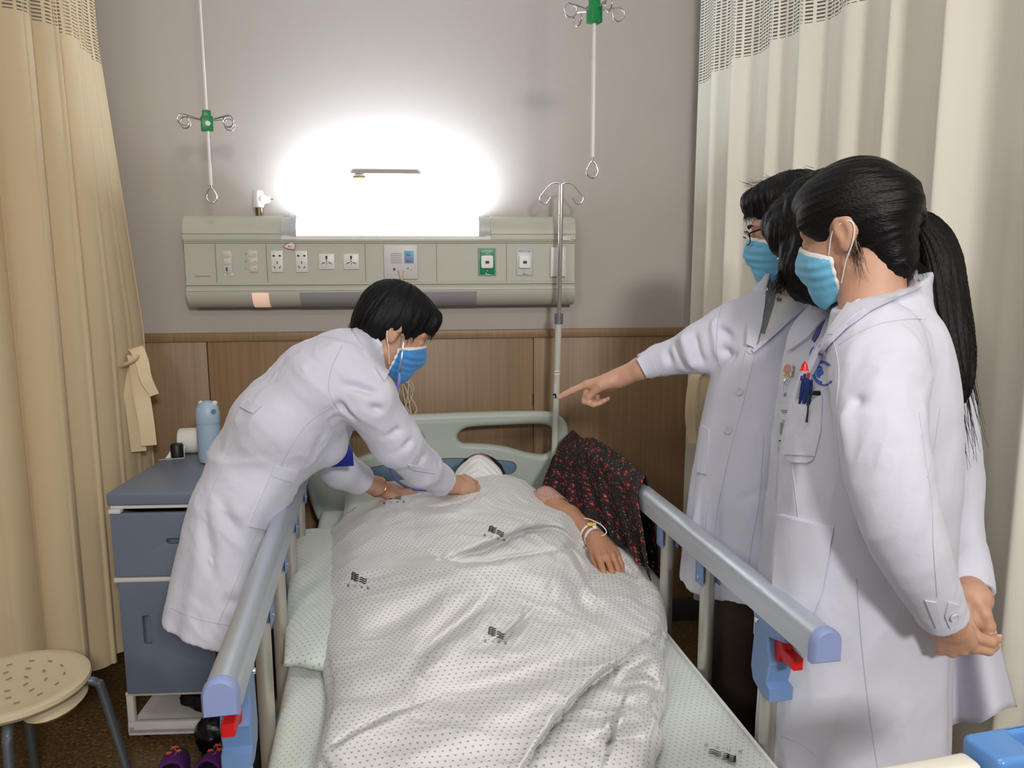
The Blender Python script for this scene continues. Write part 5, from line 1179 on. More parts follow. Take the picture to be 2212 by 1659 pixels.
    # bracelet
    a = Dn(816, 1052, 2.368); ax_ = (Dn(832, 1058, 2.40)-Dn(798, 1045, 2.33)); ax_ /= np.linalg.norm(ax_); u = np.cross(ax_, [0, 1, 0]); u /= np.linalg.norm(u); v = np.cross(ax_, u)
    MB().tube([a+(u*math.cos(k)+v*math.sin(k))*.0305 for k in np.linspace(0, 2*math.pi, 25)[:-1]], .0022, 8, closed=True).build('gold_bracelet', mat('gold', lin(205, 150, 80), .25, .9), T)
    # navy card hanging inside the coat
    c = Dn(738, 985, 2.08); tag(MB().box(c, (.062, .004, .058), rotz(-.12)@roty(-.05), bev=.001).build('badge_card', mat('navy_card', lin(14, 28, 130), .4), T))
    MB().tube([c+np.array([0, 0, .028]), Dn(742, 930, 2.05), Dn(770, 850, 2.03)], .0018, 6).build('badge_cord', mat('cord_navy', lin(30, 40, 110), .6), T)
    # trousers and shoes
    hL = Dn(505, 1100, 1.91); hR = Dn(505, 1100, 2.04); fl = lambda p, dx, dy: np.array([p[0]+dx, p[1]+dy, 0.0])
    legs(None, T, hL, hR, fl(hL, .0, .0), fl(hR, .0, .0), (1, 0, 0), M_shoe, r0=.07, solid=solid, zh=.62)
    # stethoscope (held in the ears and hand: a thing of its own)
    st = thing('stethoscope', Dn(862, 800, 1.93), 'stethoscope with violet-blue tubing and steel ear tubes worn by the bending person', 'stethoscope')
    e1 = t(np.array((.0, -.083, .0))*s)
    MB().tube(spl([e1, Dn(872, 725, 1.93), Dn(869, 760, 1.915), Dn(866, 790, 1.915), Dn(863, 810, 1.92)], 6), .0023, 8).build('ear_tube', M_chrome, st)
    MB().tube(spl([t(np.array((.0, .083, .0))*s), Dn(880, 760, 2.1), Dn(868, 800, 2.02), Dn(857, 835, 1.96)], 6), .0023, 8).build('ear_tube', M_chrome, st)
    M_tub = mat('steth_violet', lin(112, 124, 205), .4)
    MB().tube(spl([Dn(863, 806, 1.92), Dn(862, 825, 1.92), Dn(856, 845, 1.93), Dn(853, 862, 1.95), Dn(853, 900, 2.0), Dn(848, 960, 2.1), Dn(842, 1005, 2.25), Dn(850, 1030, 2.35), Dn(875, 1050, 2.42), Dn(905, 1058, 2.44), Dn(960, 1056, 2.4)], 8), [.0045]*81, 10).build('tubing', M_tub, st)
    MB().tube(spl([Dn(838, 838, 1.99), Dn(846, 850, 1.95), Dn(853, 862, 1.95)], 6), .0042, 10).build('tubing', M_tub, st)
    MB().lathe([(.02, -.004), (.022, 0), (.02, .004), (.01, .008)], Dn(985, 1062, 2.38)+np.array([0, 0, 0]), 24).build('chest_piece', M_chrome, st)
    return T
person_D()
def glasses(O, R, s, parent, m, full=False, name='glasses', lab=None):
    t = lambda a, b, c: xf(O, R)((a*s, b*s, c*s)); g = thing(name, t(.1, 0, 0), lab, 'glasses') if lab else None
    for y in (1, -1):
        loop = [t(.112-.012*(abs(a_)/.03), y*(.034)+a_, b_) for a_, b_ in [(.026*math.copysign(abs(math.cos(k))**.6, math.cos(k)), .002+.0165*math.copysign(abs(math.sin(k))**.6, math.sin(k))) for k in np.linspace(0, 2*math.pi, 33)[:-1]]]
        MB().tube(loop, .0014, 6, closed=True).build('rim', m, g)
        c = np.mean(loop, 0); mb_ = MB(); mb_.v = [tuple(p) for p in loop]+[tuple(c)]; mb_.f = [(i, (i+1) % 32, 32) for i in range(32)]; mb_.build('lens', M_lens, g)
        MB().tube(spl([t(.104, y*.061, .008), t(.09, y*.072, .012), t(.03, y*.079, .016), t(-.012, y*.081, .02), t(-.03, y*.082, -.005)], 5), [.0022]*21, 6).build('temple', m, g)
    MB().tube(spl([t(.112, .009, .004), t(.117, 0, .008), t(.112, -.009, .004)], 4), .0014, 6).build('bridge', m, g)
    return g
M_lens = mat('lens_glass', (1, 1, 1, 1), .03, trans=1.0, alpha=.25); M_rim = mat('rim_dark', lin(40, 36, 36), .3, .6)
# ============================================================ ponytailed woman (front right)
def person_A():
    DOFF[0] = .10
    T = thing('person', PD(1880, 1300, 1.3)*np.array([1, 1, 0]), 'person with a long black ponytail, white coat and light blue mask', 'person')
    a_ = math.radians(44); p_ = math.radians(17); s = 1.0
    f = (-HX*math.cos(a_)+HY*math.sin(a_))*math.cos(p_)+np.array([0, 0, -math.sin(p_)]); R = axes(f, roll=math.radians(-6)); O = Dn(1845, 500, 1.36); t = lambda c: xf(O, R)(np.array(c)*s)
    E = lambda c, r: ell(t(c), np.array(r)*s, R)
    nk = Dn(1905, 690, 1.35)
    VB = surf(U(.02, [cone(t((-.026, 0, -.035)), Dn(1893, 690, 1.35), .049, .058), cone(t((-.0, 0, -.06)), Dn(1880, 690, 1.34), .046, .053)]+head_prims(O, R, s)), .003)
    trunk = U(.05, [econe(Dn(1890, 1200, 1.3), Dn(1885, 950, 1.3), .1, .095, HX, 1.3), econe(Dn(1885, 950, 1.3), Dn(1895, 760, 1.31), .095, .085, HX, 1.35), cone(Dn(1895, 780, 1.31), nk, .07, .055),
                    cone(Dn(1890, 780, 1.2), Dn(1925, 1050, 1.14), .038, .034), cone(Dn(1925, 1050, 1.14), Dn(2035, 1320, 1.18), .033, .024), cone(Dn(2000, 800, 1.4), Dn(2058, 1060, 1.43), .038, .034), cone(Dn(2058, 1060, 1.43), Dn(2096, 1285, 1.35), .033, .025)])
    # near hand: wrist held; far hand wraps it with curled fingers
    X1 = HX*.45+HY*.25+np.array([0, 0, -.86]); h1 = hand_prims(Dn(2046, 1340, 1.188), X1, HX*-.5-HY*.75+np.array([0, 0, -.1]), thumb=-1, s=.84, curl=((1.1, 1.5, .8), (1.15, 1.5, .8), (1.2, 1.5, .8), (1.2, 1.5, .8)), th=(.2, .2, .3))
    X2 = HX*.06-HY*.1+np.array([0, 0, -1.0]); Z2 = -HX*.55-HY*.85+np.array([0, 0, -.0])
    wr2 = Dn(2102, 1292, 1.29)
    h2 = U(.008, [cone(Dn(2096, 1280, 1.31), wr2, .03, .03), econe(wr2, Dn(2098, 1335, 1.28), .028, .022, HX, 1.2)])
    fg = []
    for pts, r in (([(2082, 1312, 1.255), (2090, 1350, 1.238), (2108, 1376, 1.235), (2138, 1386, 1.24), (2152, 1380, 1.255)], .0125), ([(2070, 1335, 1.262), (2080, 1375, 1.245), (2102, 1398, 1.24), (2134, 1404, 1.245), (2148, 1396, 1.262)], .0122),
                   ([(2112, 1300, 1.27), (2126, 1326, 1.265), (2136, 1352, 1.265), (2130, 1372, 1.27), (2142, 1376, 1.275)], .0125)):
        P = [Dn(*q) for q in pts]; fg.append(U(.004, [cone(P[i], P[i+1], r*(1.06-.09*i), r*(1.06-.09*(i+1))) for i in range(4)]))
    h2 = U(.003, [h2]+fg)
    # hair
    hv = U(.025, [E((-.012, 0, .04), (.101, .082, .093)), E((-.055, 0, -.0), (.054, .062, .07)), E((.03, 0, .078), (.062, .06, .034)), E((-.058, 0, -.066), (.036, .046, .046)), E((.03, .06, .04), (.042, .014, .026)), E((.03, -.06, .04), (.042, .014, .026))])
    hv = sub(hv, U(.012, [E((.095, 0, -.045), (.07, .09, .092)), E((.002, .088, -.02), (.03, .03, .05)), E((.002, -.088, -.02), (.03, .03, .05)), E((.01, .075, -.09), (.06, .05, .06)), E((.01, -.075, -.09), (.06, .05, .06))]), .012)
    tie = Dn(1975, 480, 1.385); hv = U(.02, [hv, cone(t((-.085, 0, .03)), tie, .045, .02)])
    def hd(P, N):
        q = (P-O)@R/s; tv = (P-tie)@R/s; an = np.arctan2(tv[:, 1], tv[:, 2]+.001); return .003*ridge(np.column_stack([an*9, np.linalg.norm(tv, axis=1)*5, q[:, 0]*3]), 3)-.0015
    hair = sobj('hair', surf(hv, .0028, disp=hd), hair_mat('combed_hair', lin(11, 10, 11), tuple(HX*.9+np.array([0, 0, .1])), .36), T)
    tail = [(1982, 484, 1.385, .026), (2004, 510, 1.385, .038), (2024, 560, 1.38, .043), (2034, 620, 1.375, .045), (2042, 690, 1.36, .046), (2054, 760, 1.35, .041), (2064, 815, 1.34, .03), (2072, 850, 1.335, .014), (2074, 866, 1.335, .004)]
    P = spl([tuple(Dn(*q[:3]))+(q[3],) for q in tail], 3)
    tv = U(.006, [econe(P[i, :3], P[i+1, :3], P[i, 3]*.85, P[i+1, 3]*.85, HX, 1.1) for i in range(len(P)-1)])
    def td(P_, N):
        zz = P_[:, 2]; cx = np.interp(-zz, -P[:, 2], P[:, 0]); cy = np.interp(-zz, -P[:, 2], P[:, 1]); an = np.arctan2(P_[:, 1]-cy, P_[:, 0]-cx); return .0045*ridge(np.column_stack([np.cos(an)*4, np.sin(an)*4, zz*3]), 3)-.003
    pt = sobj('ponytail', surf(tv, .0028, disp=td), hair_mat('ponytail_hair', lin(14, 11, 10), (0.15, 0, 1)), T)
    rs = np.random.RandomState(8); mb_ = MB(); ro, di = [], []
    for k in range(170): i = rs.randint(4, len(P)-3); a = rs.uniform(0, 6.28); ro.append(P[i, :3]+HX*math.cos(a)*P[i, 3]*.75+HY*math.sin(a)*P[i, 3]*.75); d = P[min(i+3, len(P)-1), :3]-P[i, :3]; di.append(d/np.linalg.norm(d))
    strands(mb_, ro, di, .12, .0008, n=6, rs=rs, curl=.04); mb_.build('loose_hair', M_hairf, pt, auto=180)
    mb_ = MB(); ro, di = [], []
    for k in range(45): ro.append(t((rs.uniform(-.03, -.012), rs.uniform(.07, .08), rs.uniform(-.04, -.0)))); di.append(R@np.array([.02+rs.normal(0, .05), .12, -1]))
    for k in range(26): a = rs.uniform(-.9, .9); ro.append(t((.04+rs.uniform(-.06, .04), rs.uniform(-.03, .05), .122))); di.append(R@np.array([.95, rs.normal(0, .2), .25]))
    for k in range(60): ro.append(t((-.08, rs.uniform(-.03, .05), -.08))); di.append(R@np.array([-.35, rs.normal(0, .3), -.6]))
    strands(mb_, ro, di, .045, .00045, n=5, rs=rs, curl=.1, droop=.2); mb_.build('loose_hair', M_hairf, hair, auto=180)
    MB().tube([tie+(HY*math.cos(k)+np.array([.35, 0, .95])*math.sin(k))*.024+HX*.003*math.sin(k*5) for k in np.linspace(0, 2*math.pi, 33)[:-1]], [.0085+.0015*math.sin(k*3) for k in range(32)], 10, closed=True).build('hair_tie', mat('plum_tie', lin(58, 22, 44), .8, bump=.6, scale=300), T)
    mk, mv = mask_build(O, R, s*1.02, M_mask, T, pleat=.001)
    # coat
    rows = [(648, 1870, 1985, 1.35, .055), (672, 1842, 2005, 1.335, .09), (710, 1812, 2022, 1.32, .115), (770, 1768, 2040, 1.32, .125), (850, 1722, 2056, 1.32, .125), (950, 1697, 2064, 1.32, .12), (1050, 1691, 2060, 1.32, .115), (1120, 1688, 2056, 1.33, .11), (1200, 1679, 2054, 1.35, .115), (1300, 1668, 2050, 1.37, .115), (1400, 1656, 2046, 1.39, .118), (1500, 1647, 2044, 1.405, .12), (1600, 1641, 2042, 1.42, .122), (1760, 1636, 2042, 1.43, .125), (1860, 1634, 2042, 1.43, .13)]
    fold = lambda th_, z: (.022*np.sin(5*th_+.7)+.02*np.sin(9*th_+2+z*2)+.01*np.sin(15*th_+z*4))*np.clip((1.12-z)/.4, 0, 1)
    tor = stack(rows, fold, 2.25)
    sn = [(1890, 742, 1.235, .075), (1893, 790, 1.20, .075), (1898, 860, 1.17, .069), (1908, 960, 1.145, .065), (1930, 1085, 1.135, .061), (1972, 1200, 1.14, .053), (2014, 1285, 1.165, .043), (2046, 1348, 1.19, .036)]
    sf = [(2000, 770, 1.41, .06), (2040, 880, 1.43, .054), (2060, 1030, 1.44, .05), (2064, 1150, 1.42, .047), (2085, 1230, 1.37, .042), (2101, 1290, 1.33, .036)]
    SN = U(.012, chain([Dn(*q[:3]) for q in sn], [q[3] for q in sn], 3)); SF = U(.012, chain([Dn(*q[:3]) for q in sf], [q[3] for q in sf], 3))
    def cutend(sh, p, d, r=.1):
        d = d/np.linalg.norm(d); return inter(sh, Pr(lambda P: np.where(np.linalg.norm(P-p, axis=1) < r, (P-p)@d, -1.0), [-9]*3, [9]*3), .001)
    SN = cutend(SN, Dn(2036, 1336, 1.185), Dn(2046, 1348, 1.19)-Dn(2005, 1270, 1.16)); SN = sub(SN, cone(Dn(2030, 1322, 1.18), Dn(2060, 1370, 1.2), .029, .029), .002)
    SF = cutend(SF, Dn(2099, 1283, 1.335), Dn(2101, 1290, 1.33)-Dn(2085, 1230, 1.37)); SF = sub(SF, cone(Dn(2095, 1268, 1.345), Dn(2106, 1310, 1.32), .03, .03), .002)
    stand = inter(cone(Dn(1930, 600, 1.38), Dn(1900, 690, 1.35), .068, .088), half(Dn(1985, 590, 1.38), np.cross(Dn(1835, 672, 1.3)-Dn(1985, 590, 1.38), HY)*(-1)), .004)
    coat = U(.022, [tor, stand, U(.01, [SN]), U(.01, [SF])]); coat = inter(coat, half((0, 0, .55), (0, 0, -1)), .002)
    solid = coat; trunk = inside(trunk, solid, .012)
    body = sobj('body', joinVQ(VB, surf(U(.01, [cone(Dn(2022, 1295, 1.17), Dn(2046, 1340, 1.188), .024, .024), h1]), .0024), surf(h2, .0024), surf(trunk, .012)), M_skin, T)
    nl = MB()
    for c, d in ((Dn(2152, 1379, 1.252), HX*.6+np.array([0, 0, .5])-HY*.4), (Dn(2150, 1393, 1.26), HX*.7+np.array([0, 0, .3])-HY*.4)): nl.add(*(lambda V: ([tuple(v) for v in V], [(0, 1, 2, 3)]))([c+d*.006+HX*.004*i+np.array([0, 0, .006*j]) for i, j in ((-1, -1), (1, -1), (1, 1), (-1, 1))]))
    nl.build('fingernail', M_nail, body)
    coat = sub(coat, inter(stack(rows, fold, 2.25, inflate=-.012, zbot=.2), half((0, 0, .67), (0, 0, 1)), .02), .004)
    coat = sub(coat, cone(t((-.03, 0, -.04)), nk+np.array([0, 0, .012]), .06, .066), .004)
    ex = folds_at(pxf([(1830, 860, 1960, 900, 1.12), (1990, 880, 1960, 960, 1.14), (1940, 960, 2000, 1010, 1.14), (1960, 1100, 2010, 1060, 1.14), (1890, 1120, 1990, 1150, 1.12), (1930, 1180, 2010, 1170, 1.13), (1960, 1235, 2040, 1215, 1.15), (1990, 1280, 2050, 1250, 1.17), (2000, 1310, 2060, 1285, 1.18)], .011, -.007)+
                  pxf([(1815, 800, 1810, 980, 1.2), (1720, 1050, 1840, 1070, 1.17), (1880, 1110, 1960, 1240, 1.17), (1800, 1100, 1850, 1060, 1.17), (1950, 1400, 2000, 1560, 1.15), (1900, 1480, 1960, 1640, 1.14)], .014, -.006)+pxf([(1960, 1380, 1975, 1520, 1.13), (1975, 1540, 2010, 1600, 1.14), (1830, 870, 1850, 1000, 1.13)], .014, .008))
    VQ = surf(coat, .004, disp=wrinkle(.0058, 10, (0.2, 0, 1), .4, 13, ex)); co = sobj('white_coat', VQ, M_coat, T); tc = bvh(VQ)
    # far tail of the coat flaring at the back, with a vent
    g1, g2 = [], []; nu, nv = 28, 20; V = []
    for i in range(nu+1):
        for j in range(nv+1):
            a, b = i/nu, j/nv; top = np.array([2022+96*a, 1215+30*a]); bot = np.array([2038+156*a, 1577-46*a-8*math.sin(a*9)]); q = top*(1-b)+bot*b; D = 1.425+.045*math.sin(a*6.0+.5)*b-.03*a; V.append(Dn(q[0], q[1], D))
    F = [(i*(nv+1)+j, (i+1)*(nv+1)+j, (i+1)*(nv+1)+j+1, i*(nv+1)+j+1) for i in range(nu) for j in range(nv)]
    tl = obj('coat_tail', V, F, M_coat, co); sm = tl.modifiers.new('s', 'SOLIDIFY'); sm.thickness = .003
    # collar, lapel, pockets
    patch('collar', [(1985, 583), (1930, 600), (1880, 640), (1842, 672), (1800, 728)], [(1985, 628), (1930, 652), (1888, 672), (1855, 690), (1812, 730)], tc, M_coat, co, 34, 8, .008, .005)
    patch('lapel', [(1838, 664), (1808, 708), (1778, 760), (1752, 812)], [(1880, 676), (1830, 712), (1790, 752), (1760, 812)], tc, M_coat, co, 30, 6, .007, .005)
    patch('chest_pocket', [(1712, 868), (1703, 930), (1697, 982)], [(1779, 857), (1776, 930), (1762, 985)], tc, M_coat, co, 22, 14, .003, .003)
    patch('chest_pocket_end', [(1698, 980), (1706, 994), (1716, 999)], [(1763, 980), (1758, 992), (1746, 1000)], tc, M_coat, co, 6, 12, .0015, .0025)
    patch('pocket_hem', [(1712, 867), (1708, 888)], [(1779, 856), (1776, 880)], tc, M_coat, co, 5, 12, .003, .002)
    patch('side_pocket', [(1690, 1112), (1683, 1180), (1676, 1262), (1690, 1282)], [(1800, 1139), (1792, 1200), (1776, 1280), (1757, 1327)], tc, M_coat, co, 24, 16, .005, .004)
    patch('pocket_hem', [(1690, 1110), (1687, 1136)], [(1800, 1137), (1797, 1166)], tc, M_coat, co, 5, 14, .004, .0025)
    patch('cuff_tab', [(1998, 1296), (2012, 1330), (2022, 1356)], [(2022, 1300), (2030, 1330), (2036, 1352)], tc, M_coat, co, 12, 5, .0005, .0018)
    patch('cuff_tab', [(2046, 1300), (2040, 1330), (2050, 1354)], [(2070, 1306), (2066, 1330), (2054, 1356)], tc, M_coat, co, 12, 5, .0005, .002)
    button('cuff_button', 2057, 1330, tc, M_btn, co, .0075)
    for pts in ([(1800, 735), (1812, 800), (1806, 900), (1815, 1000), (1835, 1060)], [(1711, 1000), (1718, 1060), (1726, 1130)], [(1850, 1250), (1862, 1400), (1880, 1560), (1896, 1659)], [(1813, 745), (1850, 722), (1900, 700), (1960, 690), (2000, 690)], [(1985, 890), (2000, 1000), (2012, 1080), (2016, 1180), (2024, 1290)], [(2030, 880), (2018, 960), (2003, 1030)], [(1686, 1590), (1730, 1606), (1760, 1630)]): seam('coat_seam', pts, tc, M_seamc, co)
    # round printed emblem on the chest
    M_emb = mat('emblem_blue', lin(40, 98, 190), .6)
    def arc_px(cx, cy, rx, ry, a0, a1, w_, sk=-.35):
        o = [];
        for a in np.linspace(math.radians(a0), math.radians(a1), 20): o.append(((cx+rx*math.cos(a)+sk*ry*math.sin(a)*.3), cy-ry*math.sin(a)))
        i_ = [(cx+(rx-w_)*math.cos(a)+sk*(ry-w_)*math.sin(a)*.3, cy-(ry-w_)*math.sin(a)) for a in np.linspace(math.radians(a0), math.radians(a1), 20)]
        return o, i_
    for (rx, ry, a0, a1, w_) in ((24, 27, 40, 320, 2.0), (20, 23, 45, 140, 2.0)):
        o, i_ = arc_px(1778, 806, rx, ry, a0, a1, w_); patch('chest_emblem', o, i_, tc, M_emb, co, 20, 1, .0012, .0006)
    for k in range(7):
        a = math.radians(150+k*18); cx, cy = 1778+18.5*math.cos(a), 806-21*math.sin(a); patch('chest_emblem', [(cx-2, cy-2.6), (cx-2, cy+2.6)], [(cx+1.6, cy-2.6), (cx+1.6, cy+2.6)], tc, M_emb, co, 2, 1, .0012, .0006)
    patch('chest_emblem', [(1767, 800), (1764, 808), (1766, 815)], [(1772, 798), (1771, 808), (1772, 816)], tc, M_emb, co, 6, 2, .0012, .0006); patch('chest_emblem', [(1772, 796), (1776, 792), (1777, 799)], [(1772, 812), (1778, 808), (1779, 804)], tc, M_emb, co, 6, 2, .0012, .0006)
    patch('chest_emblem', [(1766, 794), (1772, 790)], [(1767, 797), (1774, 793)], tc, M_emb, co, 4, 1, .0012, .0006)
    # pens in the pocket
    def pen(lab, x0, y0, x1, y1, m, cap, r=.0045, clip=True, clipm=None):
        def hit(px, py): h = tc.ray_cast(Vector(CAM), Vector(ray(px, py)), 6.0); return np.array(h[0]) if h[0] is not None else Dn(px, py, 1.17)
        D0 = ((hit(x1, y1)-CAM)@FW)-.006; D1 = ((hit(x0, y0)-CAM)@FW)-.01; D1 = min(D0-.004, D1) if D1 < 1.6 else D0-.004; p = PD(x0, y0, D1); q_ = PD(x1, y1, D0); d = (q_-p)/np.linalg.norm(q_-p)
        t_ = thing('pen', p, lab, 'pen', 'pens in the chest pocket'); MB().tube([p, p+(q_-p)*.3, q_], [r*.8, r, r], 12).build('barrel', m, t_)
        MB().tube([p-d*.009, p], [r*.5, r*.6], 10).build('push_button', cap, t_)
        if clip: MB().tube([p+d*.004-HY*r, p+d*.006-HY*r*1.9, p+d*.05-HY*r*1.7], .0014, 8).build('clip', clipm or m, t_)
    M_navy = mat('pen_navy', lin(24, 48, 110), .3); M_clear = mat('pen_clear', lin(170, 180, 190), .2); M_viol = mat('pen_violet', lin(60, 40, 150), .35)
    pen('clear pen with dark refill, leftmost in the chest pocket', 1730, 822, 1722, 868, M_clear, M_viol, .0035); pen('navy pen with violet push button in the chest pocket', 1737, 818, 1730, 872, M_navy, M_viol, .0048); pen('navy pen with red push button in the chest pocket', 1745, 816, 1740, 872, M_navy, M_red, .005)
    pen('navy pen standing nearest the emblem in the chest pocket', 1751, 820, 1745, 868, M_navy, M_clear, .0052)
    kd = ((lambda h: (np.array(h[0])-CAM)@FW if h[0] is not None else 1.3)(tc.ray_cast(Vector(CAM), Vector(ray(1764, 849)), 6.0)))-.012; k_ = PD(1764, 849, kd); tt = tag(MB().box(k_, (.014, .006, .008), bev=.002).build('pen_torch', M_black), 'black penlight with long clip, rightmost item in the chest pocket', 'penlight')
    MB().tube([PD(1754, 851, kd), PD(1747, 856, kd-.006), PD(1745, 890, kd-.006), PD(1742, 912, kd-.004)], [.0016, .0018, .0016, .0022], 8).build('clip', M_black, tt)
    bl = thing('bell_charm', Dn(1738, 793, 1.2), 'small red bell-shaped charm above the pens', 'charm'); MB().lathe([(.0001, .007), (.004, .006), (.0055, .001), (.006, -.003), (.0085, -.006), (.0001, -.0065)], Dn(1738, 793, 1.2), 20).build('bell', M_red, bl)
    MB().lathe([(.0001, .010), (.002, .009), (.002, .006)], Dn(1738, 793, 1.2), 10).build('bell_knob', M_red, bl)
    hL = Dn(1850, 1180, 1.34); hR = Dn(1900, 1180, 1.44); fz = lambda p: np.array([p[0], p[1], 0.0]); legs(None, T, hL, hR, fz(hL), fz(hR), -HX, M_shoe, r0=.075, solid=solid, zh=.62)
    return T
person_A()
# ============================================================ pointing man
def person_B():
    DOFF[0] = .06
    T = thing('person', PD(1640, 1200, 1.82)*np.array([1, 1, 0]), 'person with glasses in a white coat and blue mask, pointing over the bed', 'person')
    a_ = math.radians(18); p_ = math.radians(13); s = .99
    f = (-HX*math.cos(a_)+HY*math.sin(a_))*math.cos(p_)+np.array([0, 0, -math.sin(p_)]); R = axes(f); O = Dn(1712, 494, 1.82); t = lambda c: xf(O, R)(np.array(c)*s); E = lambda c, r: ell(t(c), np.array(r)*s, R)
    nk = Dn(1712, 650, 1.85)
    VB = surf(U(.02, [cone(t((-.03, 0, -.04)), nk, .06, .066)]+head_prims(O, R, s)), .0032)
    wr = Dn(1338, 816, 2.02); X = -HX*.84+HY*.3+np.array([0, 0, -.33])
    hand = hand_prims(wr, X, np.array([0, 0, 1.0])+HY*.5-HX*.2, thumb=1, s=1.0, curl=((.12, .06, .03), (1.15, 1.35, .6), (1.2, 1.4, .7), (1.25, 1.4, .7)), th=(.05, .35, .75), spread=.05)
    fore = [cone(Dn(1410, 786, 1.975), Dn(1385, 795, 1.985), .028, .029), cone(Dn(1385, 795, 1.985), wr, .029, .025)]
    trunk = U(.05, [econe(Dn(1640, 1150, 1.85), Dn(1650, 900, 1.85), .09, .09, HX, 1.15), econe(Dn(1650, 900, 1.85), Dn(1670, 720, 1.85), .09, .08, HX, 1.3), cone(Dn(1670, 720, 1.85), nk, .07, .058), cone(Dn(1600, 710, 1.86), Dn(1500, 756, 1.9), .042, .037), cone(Dn(1500, 756, 1.9), Dn(1440, 778, 1.95), .037, .035)])
    # hair: short, messy top
    hv = U(.02, [E((-.012, 0, .044), (.103, .083, .092)), E((-.06, 0, .0), (.05, .066, .066)), E((.04, 0, .09), (.06, .066, .032)), E((.086, 0, .08), (.016, .046, .024)), E((.0, .07, .04), (.04, .02, .04)), E((.0, -.07, .04), (.04, .02, .04))])
    hv = sub(hv, U(.012, [E((.095, 0, -.045), (.07, .095, .104)), E((.01, .09, -.045), (.04, .03, .045)), E((.01, -.09, -.045), (.04, .03, .045)), E((.062, .075, .015), (.03, .03, .03)), E((-.02, 0, -.13), (.1, .1, .06))]), .01)
    def hd(P, N):
        q = (P-O)@R/s; an = np.arctan2(q[:, 1], q[:, 0]); return .005*ridge(np.column_stack([an*6, np.hypot(q[:, 0], q[:, 1])*14, q[:, 2]*6]), 3)-.002
    hair = sobj('hair', surf(hv, .003, disp=hd), hair_mat('short_hair', lin(12, 11, 12), tuple(R[:, 2]), .42), T)
    rs = np.random.RandomState(6); mb_ = MB(); ro, di = [], []
    for k in range(130): y = rs.uniform(-.06, .065); ro.append(t((.104-abs(y)*.35, y, rs.uniform(.06, .085)))); di.append(R@np.array([.2, .1+y, -1]))
    for k in range(40): ro.append(t((rs.uniform(-.08, .08), rs.uniform(-.05, .05), .128))); di.append(R@np.array([.7, rs.normal(0, .5), .35]))
    for k in range(100): ro.append(t((rs.uniform(.0, .06), .078, rs.uniform(.03, .05)))); di.append(R@np.array([.1, .05, -1]))
    strands(mb_, ro, di, .026, .0006, n=4, rs=rs, curl=.15); mb_.build('loose_hair', M_hairf, hair, auto=180)
    for y in (1, -1): MB().tube(spl([t((.1, y*.014, .024)), t((.1, y*.028, .03)), t((.088, y*.046, .027))], 6), [.0015]*3+[.0028]*7+[.0012]*3, 6).build('eyebrow', M_hairf, hair)
    mk, mv = mask_build(O, R, s*1.02, M_mask, T)
    glasses(O, R, s, T, M_rim, lab='dark-framed glasses worn by the pointing man')
    # coat
    rows = [(632, 1640, 1745, 1.86, .06), (655, 1596, 1772, 1.85, .09), (700, 1568, 1790, 1.84, .115), (770, 1556, 1790, 1.84, .12), (840, 1534, 1780, 1.83, .122), (930, 1514, 1770, 1.83, .12), (1030, 1498, 1768, 1.83, .118), (1130, 1486, 1768, 1.83, .12), (1230, 1475, 1770, 1.83, .125), (1320, 1467, 1772, 1.83, .13), (1420, 1462, 1775, 1.83, .135)]
    fold = lambda th_, z: (.03*np.sin(4*th_+2.2)+.025*np.sin(7*th_+.3+z*2)+.012*np.sin(13*th_))*np.clip((1.15-z)/.4, 0, 1)
    tor = stack(rows, fold, 2.2)
    sl = [(1640, 700, 1.85, .072), (1590, 712, 1.86, .07), (1545, 738, 1.88, .064), (1508, 754, 1.9, .06), (1478, 764, 1.93, .047), (1440, 774, 1.955, .042), (1398, 788, 1.98, .034), (1378, 795, 1.985, .032)]
    SL = U(.01, chain([Dn(*q[:3]) for q in sl], [q[3] for q in sl], 3)); pc = Dn(1389, 792, 1.984); dc = Dn(1378, 800, 1.985)-Dn(1410, 782, 1.978); dc /= np.linalg.norm(dc)
    SL = inter(SL, Pr(lambda P: np.where(np.linalg.norm(P-pc, axis=1) < .12, (P-pc)@dc, -1.0), [-9]*3, [9]*3), .001); SL = sub(SL, cone(pc-dc*.02, pc+dc*.04, .032, .032), .002)
    coat = U(.025, [tor, U(.01, [SL])]); zb = .735; coat = inter(coat, half((0, 0, zb), (0, 0, -1)), .002)
    solid = coat; trunk = inside(trunk, solid, .012)
    body = sobj('body', joinVQ(VB, surf(U(.012, fore+[hand]), .0026), surf(trunk, .012)), M_skin, T)
    coat = sub(coat, inter(stack(rows, fold, 2.2, inflate=-.012, zbot=.2), half((0, 0, zb+.15), (0, 0, 1)), .02), .004)
    coat = sub(coat, cone(t((-.02, 0, -.06)), nk+np.array([0, 0, .02]), .066, .068), .004)
    ex = folds_at(pxf([(1490, 700, 1520, 800, 1.84), (1450, 725, 1480, 795, 1.88), (1520, 690, 1600, 740, 1.8), (1500, 745, 1600, 770, 1.8), (1530, 800, 1590, 760, 1.78), (1430, 745, 1450, 790, 1.9)], .012, -.009)+pxf([(1470, 705, 1500, 800, 1.86), (1540, 680, 1550, 780, 1.82)], .012, .008)+
                  pxf([(1640, 950, 1600, 1200, 1.73), (1550, 1050, 1540, 1250, 1.74), (1600, 1080, 1660, 1050, 1.73), (1510, 1000, 1500, 1180, 1.77)], .015, -.008))
    VQ = surf(coat, .0042, disp=wrinkle(.0062, 9.5, (0.1, 0, 1), .4, 23, ex)); co = sobj('white_coat', VQ, M_coat, T); tc = bvh(VQ)
    patch('shirt_front', [(1662, 602), (1656, 660), (1650, 700), (1640, 742)], [(1735, 628), (1715, 665), (1690, 700), (1646, 742)], tc, M_shirt, T, 24, 10, .0015, .0015)
